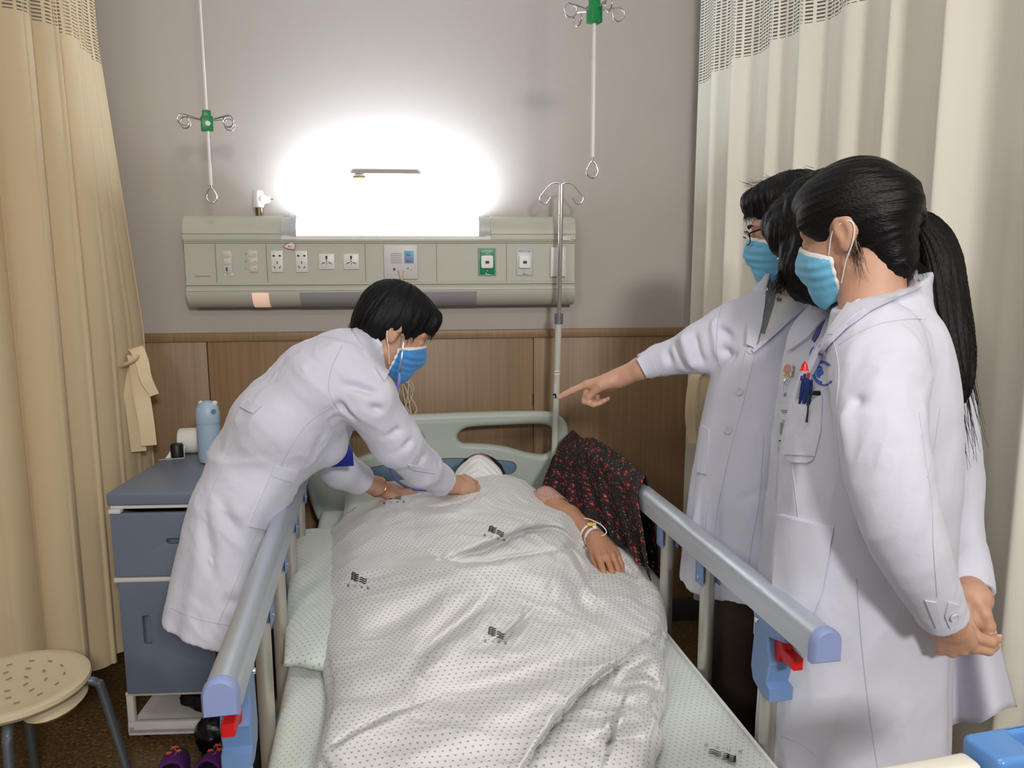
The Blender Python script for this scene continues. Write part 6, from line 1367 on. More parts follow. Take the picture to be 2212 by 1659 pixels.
    patch('knit_vest', [(1662, 605), (1654, 660), (1644, 720)], [(1678, 612), (1672, 660), (1652, 722)], tc, M_grey, T, 20, 4, .003, .0015)
    patch('vest_collar', [(1664, 596), (1666, 618), (1674, 632)], [(1678, 600), (1682, 615), (1686, 626)], tc, M_grey, T, 10, 4, .006, .003)
    button('shirt_button', 1683, 651, tc, mat('amber_button', lin(150, 90, 60), .3), T, .006)
    patch('lapel', [(1645, 606), (1632, 625), (1626, 660), (1620, 700), (1616, 745)], [(1664, 598), (1656, 630), (1652, 670), (1648, 700), (1634, 755)], tc, M_coat, co, 26, 6, .008, .005)
    patch('lapel', [(1722, 622), (1710, 655), (1690, 690), (1660, 725), (1626, 758)], [(1758, 640), (1743, 664), (1706, 696), (1668, 730), (1630, 764)], tc, M_coat, co, 26, 6, .008, .005)
    patch('front_placket', [(1614, 752), (1590, 860), (1562, 960), (1530, 1100), (1512, 1280)], [(1632, 760), (1608, 865), (1580, 965), (1550, 1100), (1528, 1290)], tc, M_coat, co, 50, 4, .001, .0025)
    for px, py in ((1624, 758), (1600, 847), (1575, 930)): button('coat_button', px, py, tc, M_btn, co, .0095)
    patch('side_pocket', [(1517, 918), (1512, 970), (1508, 1020)], [(1534, 928), (1532, 975), (1528, 1025)], tc, M_coat, co, 14, 4, .002, .003)
    for pts in ([(1560, 660), (1550, 700), (1548, 760), (1560, 800)], [(1560, 1040), (1540, 1140), (1520, 1280)], [(1650, 940), (1640, 1080), (1620, 1200), (1610, 1330)], [(1472, 1275), (1540, 1295), (1600, 1320), (1640, 1340)]): seam('coat_seam', pts, tc, M_seamc, co)
    patch('cuff', [(1376, 776), (1400, 765), (1405, 763)], [(1398, 816), (1418, 811), (1424, 810)], tc, M_coat, co, 6, 14, .0005, .0015)
    hL = Dn(1600, 1080, 1.76); hR = Dn(1610, 1080, 1.92); fz = lambda p: np.array([p[0], p[1], 0.0]); legs(None, T, hL, hR, fz(hL), fz(hR), -HX, M_shoe, mat('brown_trousers', lin(60, 46, 36), .9, bump=.3, scale=300), r0=.072, solid=solid, zh=.76)
    return T
person_B()
# ============================================================ woman between them
def person_C():
    DOFF[0] = .08
    T = thing('person', PD(1760, 1250, 1.6)*np.array([1, 1, 0]), 'person in a white coat with black hair hanging over the face', 'person')
    a_ = math.radians(8); p_ = math.radians(34); s = 1.0
    f = (-HX*math.cos(a_)+HY*math.sin(a_))*math.cos(p_)+np.array([0, 0, -math.sin(p_)]); R = axes(f); O = Dn(1792, 512, 1.6); t = lambda c: xf(O, R)(np.array(c)*s); E = lambda c, r: ell(t(c), np.array(r)*s, R)
    nk = Dn(1815, 680, 1.62)
    VB = surf(U(.02, [cone(t((-.03, 0, -.04)), nk, .052, .058)]+head_prims(O, R, s)), .0034)
    trunk = U(.05, [econe(Dn(1770, 1150, 1.6), Dn(1775, 900, 1.6), .085, .085, HX, 1.15), econe(Dn(1775, 900, 1.6), Dn(1790, 740, 1.6), .085, .075, HX, 1.2), cone(Dn(1790, 750, 1.6), nk, .06, .05)])
    hv = U(.02, [E((-.018, 0, .04), (.108, .09, .098)), E((-.06, 0, -.02), (.06, .08, .08)), E((.05, 0, .08), (.06, .066, .045)), E((.08, .045, .05), (.04, .035, .05))])
    hv = sub(hv, E((.105, -.03, -.05), (.06, .07, .08)), .01)
    L1 = [(1732, 425, 1.56, .034), (1722, 470, 1.545, .022), (1722, 520, 1.54, .022), (1722, 570, 1.54, .030), (1728, 610, 1.54, .026), (1738, 636, 1.54, .012)]
    L2 = [(1750, 450, 1.54, .035), (1748, 520, 1.53, .036), (1752, 580, 1.525, .036), (1758, 615, 1.53, .028), (1770, 640, 1.54, .016)]
    L3 = [(1790, 470, 1.53, .04), (1790, 560, 1.52, .04), (1800, 620, 1.53, .03), (1805, 645, 1.54, .016)]
    locks = [c for L_ in (L1, L2, L3) for c in chain([Dn(*q[:3]) for q in L_], [q[3] for q in L_], 2)]
    hv = U(.014, [hv]+locks)
    def hd(P, N):
        q = (P-O); return .005*ridge(np.column_stack([q[:, 0]*38, q[:, 1]*38, q[:, 2]*5]), 3)-.002
    hair = sobj('hair', surf(hv, .003, disp=hd), hair_mat('hanging_hair', lin(11, 10, 11), (0, 0, 1), .45), T)
    rs = np.random.RandomState(9); mb_ = MB(); ro, di = [], []
    for k in range(420):
        x = rs.uniform(1700, 1800); y0 = np.interp(x, [1700, 1725, 1800], [560, 590, 605]); ro.append(Dn(x, y0+rs.uniform(-30, 10), 1.515+rs.uniform(-.0, .04))); di.append(np.array([-.1+rs.normal(0, .12), rs.normal(0, .1), -1.0]))
    for k in range(160):
        ro.append(Dn(rs.uniform(1690, 1712), rs.uniform(560, 600), 1.535)); di.append(np.array([-.35+rs.normal(0, .12), 0, -.9]))
    strands(mb_, ro, di, .05, .0006, n=5, rs=rs, curl=.12); mb_.build('loose_hair', M_hairf, hair, auto=180)
    mk, mv = mask_build(O, R, s, M_mask, T)
    glasses(O, R, s*1.0, T, M_chrome, lab='thin silver glasses worn by the person hidden behind the ponytailed one')
    rows = [(655, 1760, 1850, 1.62, .055), (680, 1735, 1865, 1.61, .08), (720, 1712, 1880, 1.6, .1), (780, 1700, 1890, 1.6, .108), (860, 1690, 1840, 1.6, .1), (960, 1673, 1830, 1.6, .095), (1090, 1665, 1830, 1.6, .095), (1200, 1652, 1825, 1.6, .095), (1300, 1641, 1820, 1.6, .1), (1480, 1630, 1820, 1.6, .1)]
    fold = lambda th_, z: (.03*np.sin(5*th_+1.0)+.02*np.sin(9*th_+.8))*np.clip((1.15-z)/.4, 0, 1)
    coat = stack(rows, fold, 2.2); arm = [(1840, 730, 1.57, .05), (1840, 900, 1.57, .045), (1835, 1080, 1.57, .04)]; coat = U(.02, [coat]+chain([Dn(*q[:3]) for q in arm], [q[3] for q in arm], 3))
    solid = coat; trunk = inside(trunk, solid, .012)
    body = sobj('body', joinVQ(VB, surf(trunk, .012)), M_skin, T)
    zb = .69; coat = inter(coat, half((0, 0, zb), (0, 0, -1)), .002); coat = sub(coat, inter(stack(rows, fold, 2.2, inflate=-.012, zbot=.2), half((0, 0, zb+.12), (0, 0, 1)), .02), .004)
    coat = sub(coat, cone(t((-.02, 0, -.06)), nk+np.array([0, 0, .01]), .055, .056), .004)
    VQ = surf(coat, .0042, disp=wrinkle(.0062, 9.5, (0.1, 0, 1), .4, 33)); co = sobj('white_coat', VQ, M_coat, T); tc = bvh(VQ)
    M_vio = mat('violet_undershirt', lin(92, 84, 150), .8)
    patch('collar', [(1763, 660), (1745, 690), (1722, 715), (1706, 752)], [(1810, 670), (1775, 700), (1752, 730), (1712, 758)], tc, M_coat, co, 24, 8, .005, .004)
    patch('lapel', [(1795, 672), (1785, 700), (1768, 740), (1745, 790)], [(1830, 672), (1815, 705), (1795, 745), (1760, 800)], tc, M_coat, co, 24, 6, .006, .004)
    patch('undershirt', [(1775, 690), (1762, 720), (1755, 735)], [(1790, 690), (1772, 722), (1760, 740)], tc, M_vio, T, 10, 4, .003, .001)
    M_emb = mat('emblem_blue_far', lin(70, 120, 200), .6)
    for rx, ry, w_ in ((19, 22, 1.8), (15, 17, 1.6)):
        A_ = [(1768+rx*math.cos(a), 768-ry*math.sin(a)) for a in np.linspace(1.2, 4.6, 18)]; B_ = [(1768+(rx-w_)*math.cos(a), 768-(ry-w_)*math.sin(a)) for a in np.linspace(1.2, 4.6, 18)]; patch('chest_emblem', A_, B_, tc, M_emb, co, 18, 1, .0012, .0006)
    patch('chest_emblem', [(1757, 764), (1756, 772)], [(1764, 758), (1764, 770)], tc, M_emb, co, 4, 2, .0012, .0006)
    for pts in ([(1700, 800), (1685, 900), (1680, 1000), (1676, 1080)], [(1640, 1385), (1655, 1405)]): seam('coat_seam', pts, tc, M_seamc, co)
    # badge reel and card (hangs from the coat: its own thing)
    def hitD(px, py): h = tc.ray_cast(Vector(CAM), Vector(ray(px, py)), 6.0); return ((np.array(h[0])-CAM)@FW) if h[0] is not None else 1.5
    Dr = min(hitD(1700, 800), hitD(1695, 900))-.008; c = PD(1700, 799, Dr); bz = thing('badge_reel', c, 'badge reel with a pink flower, chain and clear card, clipped to the middle white coat', 'badge')
    e = np.array([[1, 0, 0]]); Mx = frame(tuple(c), HX, UP)
    MB().lathe([(.0001, -.004), (.013, -.004), (.0145, 0), (.013, .003), (.0001, .0035)], PD(1708, 802, Dr+.003), 28, R=np.column_stack([HX, UP, -FW])).build('reel_body', M_chrome, bz)
    pet = [(.0115*(1+.12*math.cos(8*a))*math.cos(a), .0165*(1+.08*math.cos(8*a))*math.sin(a)) for a in np.linspace(0, 2*math.pi, 49)[:-1]]
    plate('flower', [pet], .003, .0008, mat('badge_ivory', lin(226, 212, 196), .4), frame(tuple(c), HX, UP), bz); 
    for k in range(-2, 3): MB().tube(spl([c+HX*.001*k-FW*.002-UP*.008, c+HX*.0038*k-FW*.003, c+HX*.0018*k-FW*.002+UP*.011], 5), .0011, 6).build('petal', mat('petal_pink', lin(222, 150, 150), .5), bz)
    MB().box(c-UP*.0115-FW*.002, (.013, .002, .006), np.column_stack([HX, HY, [0, 0, 1]]), bev=.0008).build('flower_base', mat('base_olive', lin(190, 180, 100), .5), bz)
    P = [PD(1698, 818, Dr), PD(1696, 830, Dr), PD(1695, 845, Dr), PD(1695, 860, Dr)]
    MB().tube([P[0]+HX*.004*math.sin(a)-UP*(.006-.006*math.cos(a)) for a in np.linspace(0, 2*math.pi, 13)[:-1]], .0009, 6, closed=True).build('ring', M_chrome, bz)
    MB().tube([P[1], P[2]], .0008, 6).build('chain', M_chrome, bz); MB().box(PD(1696, 853, Dr), (.006, .003, .009), bev=.001).build('clasp', M_chrome, bz)
    quadp = [PD(1681, 866, Dr-.002), PD(1711, 866, Dr-.002), PD(1707, 972, Dr-.002), PD(1677, 964, Dr-.002)]
    def sheet(n_, ins, m, dz): 
        cc = np.mean(quadp, 0); V = [cc+(p-cc)*ins-FW*dz for p in quadp]+[cc+(p-cc)*ins-FW*(dz-.001) for p in quadp]; return obj(n_, V, [(0, 1, 2, 3), (7, 6, 5, 4), (0, 4, 5, 1), (1, 5, 6, 2), (2, 6, 7, 3), (3, 7, 4, 0)], m, bz, False)
    sheet('card_sleeve', 1.0, mat('clear_sleeve', lin(200, 210, 212), .15), .001); sheet('card', .84, mat('card_white', lin(210, 214, 218), .4), .0025)
    ln = MB()
    for k, (a, b, y) in enumerate([(.15, .9, .2), (.25, .8, .24), (.3, .5, .42)]+[(.15, .15+.6*(1-.25*((i*7) % 3)/2), .47+.035*i) for i in range(8)]+[(.1, .9, .86)]):
        L_ = quadp[0]*(1-y)+quadp[3]*y; R_ = quadp[1]*(1-y)+quadp[2]*y; p0_, p1_ = L_*(1-a)+R_*a-FW*.005, L_*(1-b)+R_*b-FW*.005; ln.tube([p0_, p1_], .00055 if k < 11 else .0012, 4)
    ln.build('printed_lines', M_dark, bz)
    hL = Dn(1745, 1100, 1.54); hR = Dn(1760, 1100, 1.66); fz = lambda p: np.array([p[0], p[1], 0.0]); legs(None, T, hL, hR, fz(hL), fz(hR), -HX, M_redshoe, r0=.068, solid=solid, zh=.72)
    return T
person_C()
# ============================================================ linen, patient, shawl
def lk(tab, py): t_ = np.array(tab, float); return np.interp(py, t_[:, 0], t_[:, 1])
def fold_field(X, Y, items):
    """heights added along drawn fold lines; X,Y photo coordinates"""
    H = np.zeros_like(X); items = [(k_, l_, a_*1.7, w__) for k_, l_, a_, w__ in items]
    for kind, L_, amp, w_ in items:
        P = spl([(a, b, 0) for a, b in L_], 5)[:, :2]; seg = np.linalg.norm(np.diff(P, axis=0), axis=1); cs = np.r_[0, np.cumsum(seg)]/seg.sum()
        best = np.full(X.shape, 1e9); sd = np.zeros_like(X); tt = np.zeros_like(X)
        for i in range(len(P)-1):
            d = P[i+1]-P[i]; l2 = d@d+1e-9; t = np.clip(((X-P[i, 0])*d[0]+(Y-P[i, 1])*d[1])/l2, 0, 1); qx = X-P[i, 0]-t*d[0]; qy = Y-P[i, 1]-t*d[1]; dist = np.hypot(qx, qy)
            m = dist < best; best = np.where(m, dist, best); s_ = np.sign(-d[1]*qx+d[0]*qy); sd = np.where(m, s_, sd); tt = np.where(m, cs[i]+t*(cs[i+1]-cs[i]), tt)
        win = np.sin(np.pi*np.clip(tt, .03, .97))**.6; dd = best*sd
        if kind == 'r': H += amp*np.exp(-(dd/w_)**2)*win
        else: H += (amp*np.tanh(dd/(5.0 if amp > 0 else 9.0))*np.exp(-np.abs(dd)/w_)-.4*abs(amp)*np.exp(-((dd+(3 if amp > 0 else -6))/6)**2))*win
    return H
DL = [(1024, 1050), (1030, 1010), (1045, 975), (1060, 930), (1068, 860), (1082, 795), (1112, 745), (1145, 714), (1190, 702), (1290, 696), (1400, 706), (1480, 720), (1540, 716), (1600, 702), (1640, 690), (1720, 672)]
DR = [(1024, 1065), (1028, 1095), (1042, 1135), (1065, 1168), (1090, 1196), (1104, 1240), (1120, 1292), (1140, 1325), (1165, 1352), (1180, 1380), (1210, 1405), (1270, 1425), (1330, 1431), (1375, 1427), (1395, 1410), (1410, 1426), (1440, 1432), (1500, 1424), (1522, 1402), (1560, 1419), (1600, 1404), (1659, 1392), (1720, 1384)]
ZC = [(1024, .835), (1060, .855), (1100, .862), (1150, .85), (1200, .825), (1300, .785), (1400, .76), (1500, .745), (1600, .73), (1720, .715)]
FOLDS = [('s', [(735, 1128), (790, 1100), (870, 1100), (950, 1104), (1010, 1086), (1060, 1062), (1135, 1052)], .011, 26),
         ('s', [(952, 1206), (1000, 1222), (1080, 1212), (1180, 1194), (1238, 1188)], .017, 26), ('s', [(975, 1202), (1050, 1178), (1120, 1148), (1180, 1136), (1225, 1150), (1252, 1174)], -.015, 24),
         ('s', [(1212, 1186), (1235, 1200), (1255, 1230), (1272, 1262)], .022, 26), ('r', [(1235, 1165), (1270, 1195), (1300, 1235)], -.012, 20),
         ('r', [(1060, 1285), (1000, 1340), (940, 1385), (885, 1445)], -.014, 15), ('r', [(1095, 1300), (1030, 1360), (960, 1412), (900, 1465)], .013, 22), ('r', [(1040, 1262), (960, 1310), (870, 1365)], .010, 22),
         ('s', [(1140, 1322), (1112, 1352), (1082, 1378), (1062, 1388)], .012, 13), ('r', [(1155, 1335), (1125, 1370), (1100, 1385)], .008, 12),
         ('s', [(1395, 1385), (1340, 1428), (1280, 1470), (1220, 1532), (1180, 1582), (1140, 1640), (1112, 1705)], .026, 36),
         ('s', [(700, 1628), (740, 1602), (790, 1574), (850, 1547), (908, 1524)], .014, 26), ('r', [(690, 1612), (715, 1642), (742, 1690)], .014, 14),
         ('r', [(1320, 1448), (1400, 1418), (1428, 1436)], .022, 20), ('r', [(1335, 1486), (1395, 1474), (1425, 1500)], -.02, 13), ('r', [(1340, 1512), (1390, 1500), (1415, 1520)], .01, 14), ('r', [(1300, 1580), (1360, 1548), (1410, 1556)], .022, 24), ('r', [(1260, 1620), (1330, 1600), (1395, 1592)], -.01, 14),
         ('s', [(1345, 1520), (1330, 1560), (1325, 1600), (1300, 1660)], -.012, 20),
         ('r', [(740, 1335), (830, 1292), (930, 1262), (1010, 1236)], .010, 34), ('r', [(780, 1382), (880, 1334), (960, 1300)], -.009, 24), ('r', [(760, 1466), (900, 1444), (1050, 1424), (1200, 1392), (1330, 1332)], .012, 38),
         ('r', [(900, 1532), (1050, 1482), (1200, 1432), (1350, 1372)], -.012, 28), ('r', [(1000, 1562), (1150, 1512), (1250, 1462)], .010, 28), ('r', [(1300, 1330), (1262, 1298), (1252, 1268)], -.014, 18),
         ('r', [(985, 1128), (1080, 1094), (1150, 1086)], -.007, 18), ('r', [(720, 1260), (760, 1230), (850, 1215)], .006, 24), ('r', [(1110, 1240), (1180, 1250), (1290, 1300)], .008, 24), ('r', [(1180, 1220), (1200, 1260), (1195, 1330)], .007, 22),
         ('r', [(735, 1200), (800, 1160), (900, 1150)], .007, 30), ('r', [(1310, 1175), (1360, 1200), (1400, 1260)], .012, 16), ('r', [(1330, 1215), (1372, 1250), (1392, 1310)], -.009, 14), ('r', [(860, 1640), (960, 1600), (1080, 1585)], .008, 26), ('r', [(730, 1510), (800, 1500), (880, 1480)], -.006, 20)]
def duvet():
    pys = np.concatenate([np.arange(1024, 1110, 2.0), np.arange(1110, 1722, 3.0)]); nc = 270; ss = np.linspace(-1, 1, nc)
    L_, R_ = lk(DL, pys), lk(DR, pys); X = (L_[:, None]+R_[:, None])/2+(R_-L_)[:, None]/2*ss[None]; Y = np.repeat(pys[:, None], nc, 1)
    zc = lk(ZC, pys)[:, None]; zb = np.interp(pys, [1024, 1060, 1120, 1200, 1720], [.80, .76, .70, .675, .665])[:, None]
    sx = (X-1010)/330.0; sh = np.clip(1-np.abs(ss[None])**3.0, 0, 1)**.55; crest = .62+.38*np.exp(-((X-1040)/210.0)**2)
    Z = zb+(zc-zb)*sh*crest; Z -= .045*np.clip((X-1215)/90, 0, 1)*np.clip((1290-Y)/60, 0, 1)*(Y > 1095)
    Z += fold_field(X, Y, FOLDS)
    P = CAM[None, None]+(FW[None, None]+RT[None, None]*((X-1106)/FPX)[:, :, None]-UP[None, None]*((Y-829.5)/FPX)[:, :, None])*((Z-CAM[2])/(FW[2]+RT[2]*(X-1106)/FPX-UP[2]*(Y-829.5)/FPX))[:, :, None]
    RW = rotz(math.radians(-28)); Q = P.reshape(-1, 3); P[:, :, 2] += (.0055*fbm(Q@RW*np.array([7, 16, 9])+4, 3)+.006*(np.clip(ridge(Q@RW*np.array([5, 13, 8])+9, 2), 0, 2)**2*.5-.4)).reshape(P.shape[:2])
    # sides fall to the mattress
    def side(col, nrm):
        out = []
        for k in range(1, 9):
            f_ = k/8; p = col.copy(); p[:, 2] = col[:, 2]*(1-f_)+.616*f_; p[:, :2] += nrm*(.014*math.sin(f_*math.pi*.8)); out.append(p)
        return out
    nl, nr = np.array([-1.0, .2]), np.array([1.0, .1])
    cols = [c[:, None] for c in side(P[:, 0], nl)[::-1]]+[P]+[c[:, None] for c in side(P[:, -1], nr)]
    P = np.concatenate(cols, 1); top = []
    for k in range(8, 0, -1): f_ = k/8; r = P[0].copy(); r[:, 2] = r[:, 2]-.13*f_; r[:, 1] += .05*math.sin(f_*2.2); top.append(r[None])
    P = np.concatenate(top+[P], 0); n0, n1 = P.shape[:2]
    a = math.radians(-10); dz = np.zeros((n0, n1)); 
    du = np.linalg.norm(np.diff(P, axis=1), axis=2); UU = np.concatenate([np.zeros((n0, 1)), np.cumsum(du, 1)], 1); mid = n1//2; UU = UU-UU[:, mid:mid+1]+P[:, mid:mid+1, 0]
    dv = np.linalg.norm(np.diff(P, axis=0), axis=2); dvm = dv[:, mid]; VV = np.r_[0, np.cumsum(dvm)]; ks = np.hanning(161); ks /= ks.sum(); dvs = np.array([np.convolve(np.pad(r, 80, mode='edge'), ks, 'valid') for r in dv]); dvs = .35*dvs+.65*dvs[:, mid:mid+1]; VV = P[-1, mid, 1]+np.concatenate([np.cumsum(dvs[::-1], 0)[::-1], np.zeros((1, n1))], 0); UU2 = P[:, :, 0]
    # limit stretching: follow the surface across, the ground plan along
    uv = np.stack([UU2*math.cos(a)-VV*math.sin(a), UU2*math.sin(a)+VV*math.cos(a)], -1)
    F = [(i*n1+j, (i+1)*n1+j, (i+1)*n1+j+1, i*n1+j+1) for i in range(n0-1) for j in range(n1-1)]
    o = obj('duvet', P.reshape(-1, 3), F, M_duvet, None, True, uv.reshape(-1, 2)); tag(o, 'rumpled off-white duvet with tiny dots covering the patient on the bed', 'duvet')
    tr_ = BVHTree.FromPolygons([tuple(v) for v in P.reshape(-1, 3).tolist()], F); return o, tr_
dv, dtree = duvet()
def on_duvet(cx, cy, fs=.42):
    def fn(a, b):
        k = FPX/1.75; d = ray(cx+a*k, cy-b*k*fs); h = dtree.ray_cast(Vector(CAM), Vector(d), 6.0)
        if h[0] is None: return PZ(cx+a*k, cy-b*k*fs, .8)
        n = np.array(h[1]); n = n if n@d < 0 else -n; return np.array(h[0])+n*.0012
    return fn
emblem('printed_emblem', on_duvet(776, 1250, 1.15), .5, M_print2, dv, rot=-.12); emblem('printed_emblem', on_duvet(1072, 1148, .9), .5, M_print2, dv, rot=-.25)
emblem('printed_emblem', on_duvet(1072, 1368, 1.2), .52, M_print, dv, rot=-.1); emblem('printed_emblem', on_duvet(850, 1074, .75), .5, M_print, dv, rot=.1)
# side pillow and head pillow
def pillow(name, corners, z0, zt, m, label, seed, puff=.85, uvrot=0.0):
    n = 70; c = [PZ(px, py, z) if len(q_) == 3 else None for q_ in corners for (px, py, z) in [q_]]; V = []; UV = []
    for side in (1, -1):
        for i in range(n+1):
            for j in range(n+1):
                a, b = i/n, j/n; p = c[0]*(1-a)*(1-b)+c[1]*a*(1-b)+c[2]*a*b+c[3]*(1-a)*b
                ea = (1-abs(2*a-1)**3.2); eb = (1-abs(2*b-1)**3.2); h = (max(ea, 0)*max(eb, 0))**.5; pin = .03*(4*a*(1-a))*(1-4*b*(1-b))
                p = p.copy(); base = p[2]; p[2] = base+(zt*h if side > 0 else -min(zt*.55*h, base-z0)); V.append(p); UV.append((p[0], p[1]))
    V = np.array(V); V[:, 2] += .004*fbm(V*np.array([12, 12, 5])+seed, 3)+.003*(ridge(V*9+seed, 2)-.7); V[:, 2] = np.maximum(V[:, 2], z0+.001)
    m1 = (n+1)**2; ix = lambda i, j: i*(n+1)+j
    F = [(ix(i, j), ix(i+1, j), ix(i+1, j+1), ix(i, j+1)) for i in range(n) for j in range(n)]+[(m1+ix(i, j), m1+ix(i, j+1), m1+ix(i+1, j+1), m1+ix(i+1, j)) for i in range(n) for j in range(n)]
    ed = [ix(i, 0) for i in range(n+1)]+[ix(n, j) for j in range(1, n+1)]+[ix(i, n) for i in range(n-1, -1, -1)]+[ix(0, j) for j in range(n-1, 0, -1)]
    F += [(a, b, m1+b, m1+a) for a, b in zip(ed, ed[1:]+ed[:1])]
    return tag(obj(name, V, F, m, None, True, UV), label, 'pillow')
M_pil = dotted_mat('dotted_pillowcase', lin(205, 212, 206), lin(92, 100, 96), .0125, .16)
pillow('pillow', [(628, 1150, .665), (860, 1150, .665), (800, 1455, .645), (612, 1440, .64)], .612, .055, M_pil, 'dotted pale green pillow squeezed between the left rail and the duvet', 2)
def wpil():
    n = 50; V = []; 
    for side in (1, -1):
        for i in range(n+1):
            for j in range(n+1):
                a, b = i/n, j/n; h = (max(1-abs(2*a-1)**3, 0)*max(1-abs(2*b-1)**3, 0))**.5; p = W(-.36+.62*a, .07+.38*b, .67+(.075*h if side > 0 else -.055*h)); V.append(p)
    V = np.array(V); V[:, 2] += .004*fbm(V*9, 3); m1 = (n+1)**2; ix = lambda i, j: i*(n+1)+j; V[:, 2] = np.maximum(V[:, 2], .614)
    F = [(ix(i, j), ix(i, j+1), ix(i+1, j+1), ix(i+1, j)) for i in range(n) for j in range(n)]+[(m1+ix(i, j), m1+ix(i+1, j), m1+ix(i+1, j+1), m1+ix(i, j+1)) for i in range(n) for j in range(n)]
    ed = [ix(i, 0) for i in range(n+1)]+[ix(n, j) for j in range(1, n+1)]+[ix(i, n) for i in range(n-1, -1, -1)]+[ix(0, j) for j in range(n-1, 0, -1)]
    F += [(a, b, m1+b, m1+a) for a, b in zip(ed, ed[1:]+ed[:1])]
    tag(obj('pillow', V, F, M_pil, None, True, V[:, :2]), 'pillow under the head of the patient against the headboard', 'pillow')
wpil()
DOFF[0] = 0.0
def patient():
    T = thing('person', W(0, .9, MZ), 'person lying in bed under the duvet, face behind a white mask, one hand resting out', 'person')
    O = PD(1036, 1044, 2.66); f = -HY*.42+np.array([0, 0, .9]); f /= np.linalg.norm(f); u = HY*.9+np.array([0, 0, .42]); u /= np.linalg.norm(u); l = np.cross(u, f); R = np.column_stack([f, l, u]); s = .97; t = lambda c: xf(O, R)(np.array(c)*s); E = lambda c, r: ell(t(c), np.array(r)*s, R)
    sh = W(.06, .58, .70)
    VB = surf(U(.02, [cone(t((-.03, 0, -.04)), sh, .05, .055)]+head_prims(O, R, s)), .0036)
    el, wr = PD(1228, 1118, 2.31), PD(1289, 1166, 2.15)
    Xh = PD(1330, 1222, 2.04)-wr; hand = hand_prims(wr, Xh, np.array([0, -.25, 1.0]), thumb=-1, s=.98, curl=((.4, .5, .3), (.42, .6, .3), (.5, .65, .4), (.55, .7, .4)), th=(.25, .2, .1), spread=.07)
    VA = surf(U(.012, [cone(PD(1180, 1085, 2.42), el, .04, .037), cone(el, wr, .037, .026), hand]), .0027)
    tk = U(.04, [econe(W(.05, .62, .70), W(.06, 1.05, .685), .075, .07, HX, 1.6), cone(W(-.03, 1.1, .675), W(-.06, 1.5, .67), .055, .045), cone(W(.10, 1.1, .67), W(.06, 1.5, .65), .045, .034), cone(W(-.06, 1.5, .655), W(-.08, 1.9, .645), .034, .028), cone(W(.06, 1.5, .65), W(.03, 1.9, .645), .034, .028), cone(W(.2, .6, .72), PD(1180, 1085, 2.42), .045, .04)])
    sobj('body', joinVQ(VB, VA, surf(tk, .012)), M_skin2, T)
    hv = U(.02, [E((-.03, 0, .03), (.11, .095, .105)), E((-.05, .05, -.03), (.07, .05, .07)), E((-.05, -.05, -.03), (.07, .05, .07))]); hv = sub(hv, E((.1, 0, -.04), (.1, .078, .11)), .01)
    sobj('hair', surf(hv, .0035, disp=lambda P, N: .003*ridge(P*np.array([30, 8, 30]), 2)), hair_mat('patient_hair', lin(22, 20, 20)), T)
    mask_build(O, R, s*1.22, M_maskW, T, pleat=.0022, loops=False)
    # printed nightwear cuff
    cf = sub(cone(PD(1178, 1082, 2.43), PD(1206, 1103, 2.37), .047, .044), cone(PD(1170, 1075, 2.45), PD(1215, 1110, 2.35), .0405, .0405), .002)
    m, nt, b = nt_new('floral_cuff'); N = nt.nodes; L = nt.links; v = N.new('ShaderNodeTexNoise'); v.inputs['Scale'].default_value = 90; cr_ = N.new('ShaderNodeValToRGB'); e = cr_.color_ramp.elements; e[0].position = .4; e[0].color = lin(225, 190, 170); e[1].position = .6; e[1].color = lin(120, 40, 45); L.new(v.outputs[0], cr_.inputs[0]); L.new(cr_.outputs[0], b.inputs['Base Color'])
    sobj('sleeve', surf(inter(cf, half(PD(1206, 1104, 2.37), PD(1206, 1103, 2.37)-PD(1178, 1082, 2.43)), .001), .003), m, T)
    # cannula taped at the wrist
    ax_ = (wr-el)/np.linalg.norm(wr-el); u_ = np.cross(ax_, [0, 0, 1]); u_ /= np.linalg.norm(u_); v_ = np.cross(u_, ax_); p0 = el+(wr-el)*.80
    for k, o_ in ((0, 0), (1, .022)):
        c = p0+ax_*o_; rr = .0312-.002*k; V = []; n = 26
        for z in (-.005, .005):
            for i in range(n+1): a = math.radians(-20+250*i/n)-.3; V.append(c+ax_*z*(1 if i else 1)+(u_*math.cos(a)+v_*math.sin(a))*(rr+.0008))
        mb_ = MB(); mb_.v = [tuple(q_) for q_ in V]; mb_.f = [(i, i+1, n+2+i, n+1+i) for i in range(n)]; mb_.build('wrist_tape', M_maskW, T)
    top = p0+v_*.034+ax_*.006
    MB().box(top+u_*.004, (.018, .008, .006), np.column_stack([u_, ax_, v_]), bev=.002).build('yellow_connector', mat('cannula_yellow', lin(225, 200, 90), .4), T)
    MB().tube([top-u_*.012+ax_*.0, top+u_*.012-ax_*.008], .0038, 10).build('yellow_connector', bpy.data.materials['cannula_yellow'], T)
    MB().lathe([(.0001, 0), (.006, 0), (.0065, .005), (.004, .008), (.0001, .0085)], p0+ax_*.024+v_*.03+u_*.002, 18, R=np.column_stack([u_, ax_, v_])).build('cannula_cap', M_white, T)
    MB().tube(spl([PD(1262, 1120, 2.2), PD(1275, 1122, 2.18), PD(1300, 1135, 2.15), PD(1310, 1150, 2.13), PD(1300, 1158, 2.12)], 6), .0016, 8).build('tube', M_loop, T)
patient()
